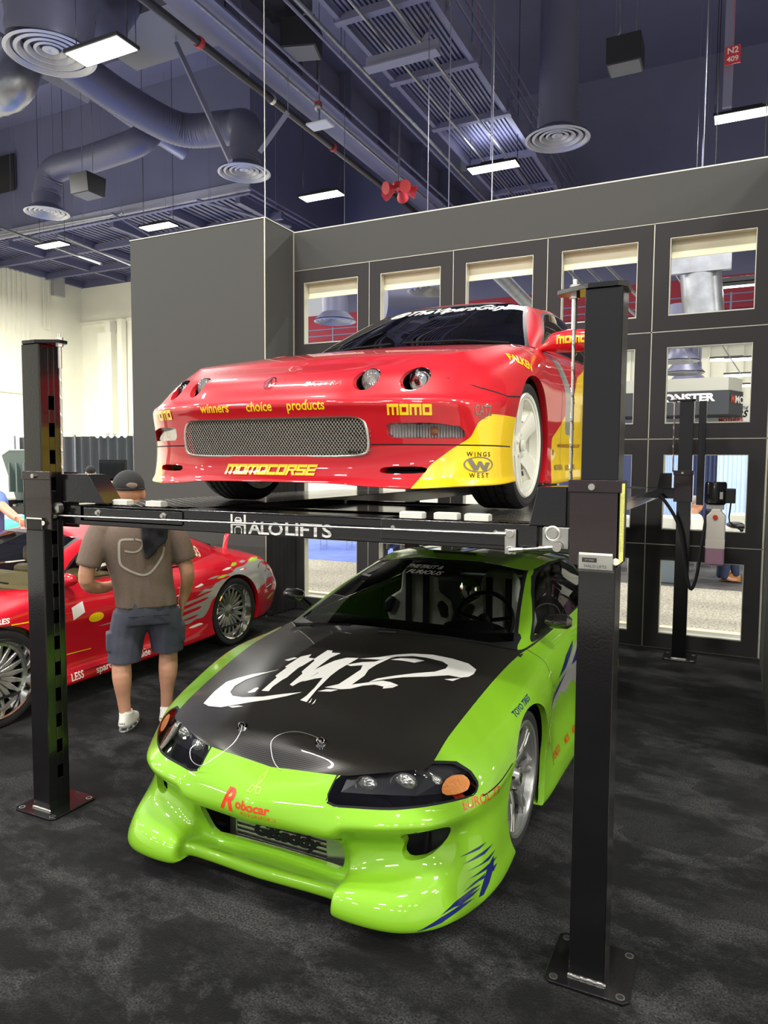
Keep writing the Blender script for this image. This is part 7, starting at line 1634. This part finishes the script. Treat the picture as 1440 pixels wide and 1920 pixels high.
# socks and trainers
SHO = mat('white trainer leather', srgb(222, 218, 205), .45); CR2 = mat('chrome sole springs', (.55, .55, .58), .2, .8)
for fx, fr, z0 in ((-.078, .40, 0), (.178, .5, 0)):
    M = Matrix.Translation((fx, 0, 0)) @ Matrix.Rotation(-fr, 4, 'Z')
    q = MB(); rings(q, [(0, .008, .055, .042, .045, 2), (0, .008, .09, .040, .044, 2), (0, .01, .125, .040, .042, 2)], 18, False); q.v = [tuple(M @ Vector(v)) for v in q.v]; q.build('sock', mat('white sock', srgb(225, 222, 212), .9), mr, smooth=True)
    q = MB(); rings(q, [(0, .06, .030, .046, .125, 2.4), (0, .055, .045, .048, .130, 2.4), (0, .05, .065, .047, .118, 2.3), (0, .025, .09, .044, .080, 2.2), (0, .008, .112, .044, .052, 2.0)], 24); q.v = [tuple(M @ Vector(v)) for v in q.v]; sh = q.build('trainer', SHO, mr, smooth=True)
    q = MB(); rings(q, [(0, .06, .0, .046, .130, 2.4), (0, .06, .006, .048, .132, 2.4), (0, .06, .012, .046, .130, 2.4)], 24)
    for k in range(6): q.cyl((.03*(-1 if k % 2 else 1), -.04+.04*k, .008), (.03*(-1 if k % 2 else 1), -.04+.04*k, .034), .012, 8)
    q.v = [tuple(M @ Vector(v)) for v in q.v]; q.build('sole', CR2, mr, smooth=True, angle=.6)
    flat_text('NIKE', .018, GAP, sh, M @ frame(Vector((0, -.072, .062)), (1, 0, 0), (0, -.1, 1)), th=.004, bold=.02, font_shear=.2)

# --- simple builder for the people farther away
def person(root, sh, pants, skin=SKIN, arms=None, sit=False, hair=None, cap=None, s=1.0, legs=True, glasses=False):
    b = MB(); head(b, (0, .02, 1.60)); limb(b, [(0, 0, 1.42), (0, .01, 1.52)], [.062, .055])
    arms = arms or [[(-.19, 0, 1.40), (-.24, .0, 1.22), (-.26, .02, 1.10), (-.25, .08, .88)], [(.19, 0, 1.40), (.24, .0, 1.22), (.26, .02, 1.10), (.25, .08, .88)]]
    for k, A in enumerate(arms):
        limb(b, A, [.052, .046, .040, .028]); d = Vector(A[-1])-Vector(A[-2]); hand(b, A[-1], d, (1 if k else -1, 0, .3), curl=.5, side=1 if k else -1)
    rings(b, [(0, 0, .92, .15, .11, 2.2), (0, 0, 1.1, .16, .11, 2.3), (0, 0, 1.36, .19, .10, 2.3), (0, 0, 1.44, .08, .06, 2)])
    L = [[(-.09, 0, .92), (-.10, .22, .94), (-.10, .44, .93), (-.10, .45, .72), (-.10, .43, .53)], [(.09, 0, .92), (.10, .22, .94), (.10, .44, .93), (.10, .45, .72), (.10, .43, .53)]] if sit else [[(-.09, 0, .92), (-.10, .01, .70), (-.10, .02, .48), (-.10, .0, .28), (-.10, .0, .08)], [(.09, 0, .92), (.10, .01, .70), (.10, .02, .48), (.10, .0, .28), (.10, .0, .08)]]
    if legs:
        for A in L: limb(b, A, [.085, .075, .055, .050, .036]); f = Vector(A[-1]); limb(b, [f, f+Vector((0, .09, -.035)), f+Vector((0, .17, -.045))], [.034, .032, .026])
    mesh_obj('body', remesh(b, .011, 3), skin, root); face_bits(root, (0, .02, 1.60))
    q = MB(); rings(q, [(0, 0, .88, .185, .135, 2.4), (0, 0, 1.0, .185, .135, 2.4), (0, 0, 1.2, .195, .13, 2.5), (0, 0, 1.38, .215, .115, 2.4), (0, 0, 1.46, .10, .075, 2)])
    for A in arms: limb(q, [A[0], tuple((Vector(A[0])+Vector(A[1]))/2), A[1]], [.074, .074, .072])
    mesh_obj('shirt', remesh(q, .012, 3), sh, root)
    if legs:
        q = MB(); rings(q, [(0, 0, .97, .165, .12, 2.4), (0, 0, .90, .175, .125, 2.4), (0, 0, .80, .18, .13, 2.4)])
        for A in L: limb(q, A if sit else A[:4], [.105, .095, .080, .068, .055][:5 if sit else 4])
        mesh_obj('trousers', remesh(q, .012, 3), pants, root)
    q = MB(); q.ell((0, .0, 1.655), (.084, .104, .080), 20, 12); me = remesh(q, .010, 1); cut(me, (0, 0, 1.63), (0, .45, -1)); mesh_obj('cap_crown' if cap else 'hair', me, cap or hair or mat('dark hair', (.03, .022, .018), .7), root)
    if glasses:
        q = MB(); 
        for k in (-1, 1): q.tube([Vector((k*.032+.02*math.cos(a), .112, 1.602+.016*math.sin(a))) for a in np.linspace(0, 2*PI, 17)[:-1]], .002, 5, close=True); q.tube([(k*.052, .112, 1.604), (k*.08, .0, 1.60)], .002, 5)
        q.build('glasses', BLK, root)
POLO = mat('light blue polo cotton', srgb(112, 136, 198), .85, noise=.05, nscale=80)
bp_ = thing('person', 'man in light blue polo reaching to the flame car roof, cut by the left edge', 'person', (-6.42, 4.46, 0), 0)
person(bp_, POLO, mat('khaki cotton', srgb(170, 148, 110), .85), arms=[[(-.19, 0, 1.40), (-.24, .0, 1.22), (-.26, .02, 1.10), (-.25, .08, .88)], [(.19, .0, 1.40), (.30, -.05, 1.34), (.62, -.18, 1.27), (.86, -.28, 1.235)]])
cp2 = at(170, 885, 'y', 9.0); r_ = thing('person', 'person in a black cap, only the cap showing behind the pulley cover', 'person', (cp2.x, 9.0, -.07), .9)
person(r_, mat('black tee', (.02, .02, .02), .9), mat('dark trousers', (.03, .03, .035), .9), cap=CP)
r_ = thing('person', 'seated man in white shirt and glasses seen through the wall opening', 'person', (-.56, 11.75, -.45), -1.25)
person(r_, mat('white shirt', srgb(225, 222, 212), .85), mat('blue jeans', srgb(50, 60, 85), .85), sit=True, hair=mat('grey hair', srgb(150, 140, 130), .8), glasses=True)
# the orange shoe and jean leg of someone else sitting there
t = thing('person', 'seated person of whom only a tan shoe and jean leg show by the floor', 'person', (.0, 11.85, 0), -.5)
person(t, mat('navy jumper', srgb(45, 50, 75), .9), mat('blue jeans', srgb(50, 60, 85), .85), sit=True)
for k in (-1, 1):
    q = MB(); rings(q, [(.10*k, .50, .43, .045, .14, 2.4), (.10*k, .50, .45, .047, .14, 2.4), (.10*k, .48, .49, .044, .12, 2.3), (.10*k, .45, .54, .040, .06, 2)], 18); q.build('shoe', mat('tan leather', srgb(190, 125, 60), .5), t, smooth=True)
t.location = (.46, 12.0, -.42); t.rotation_euler = (0, 0, PI/2)
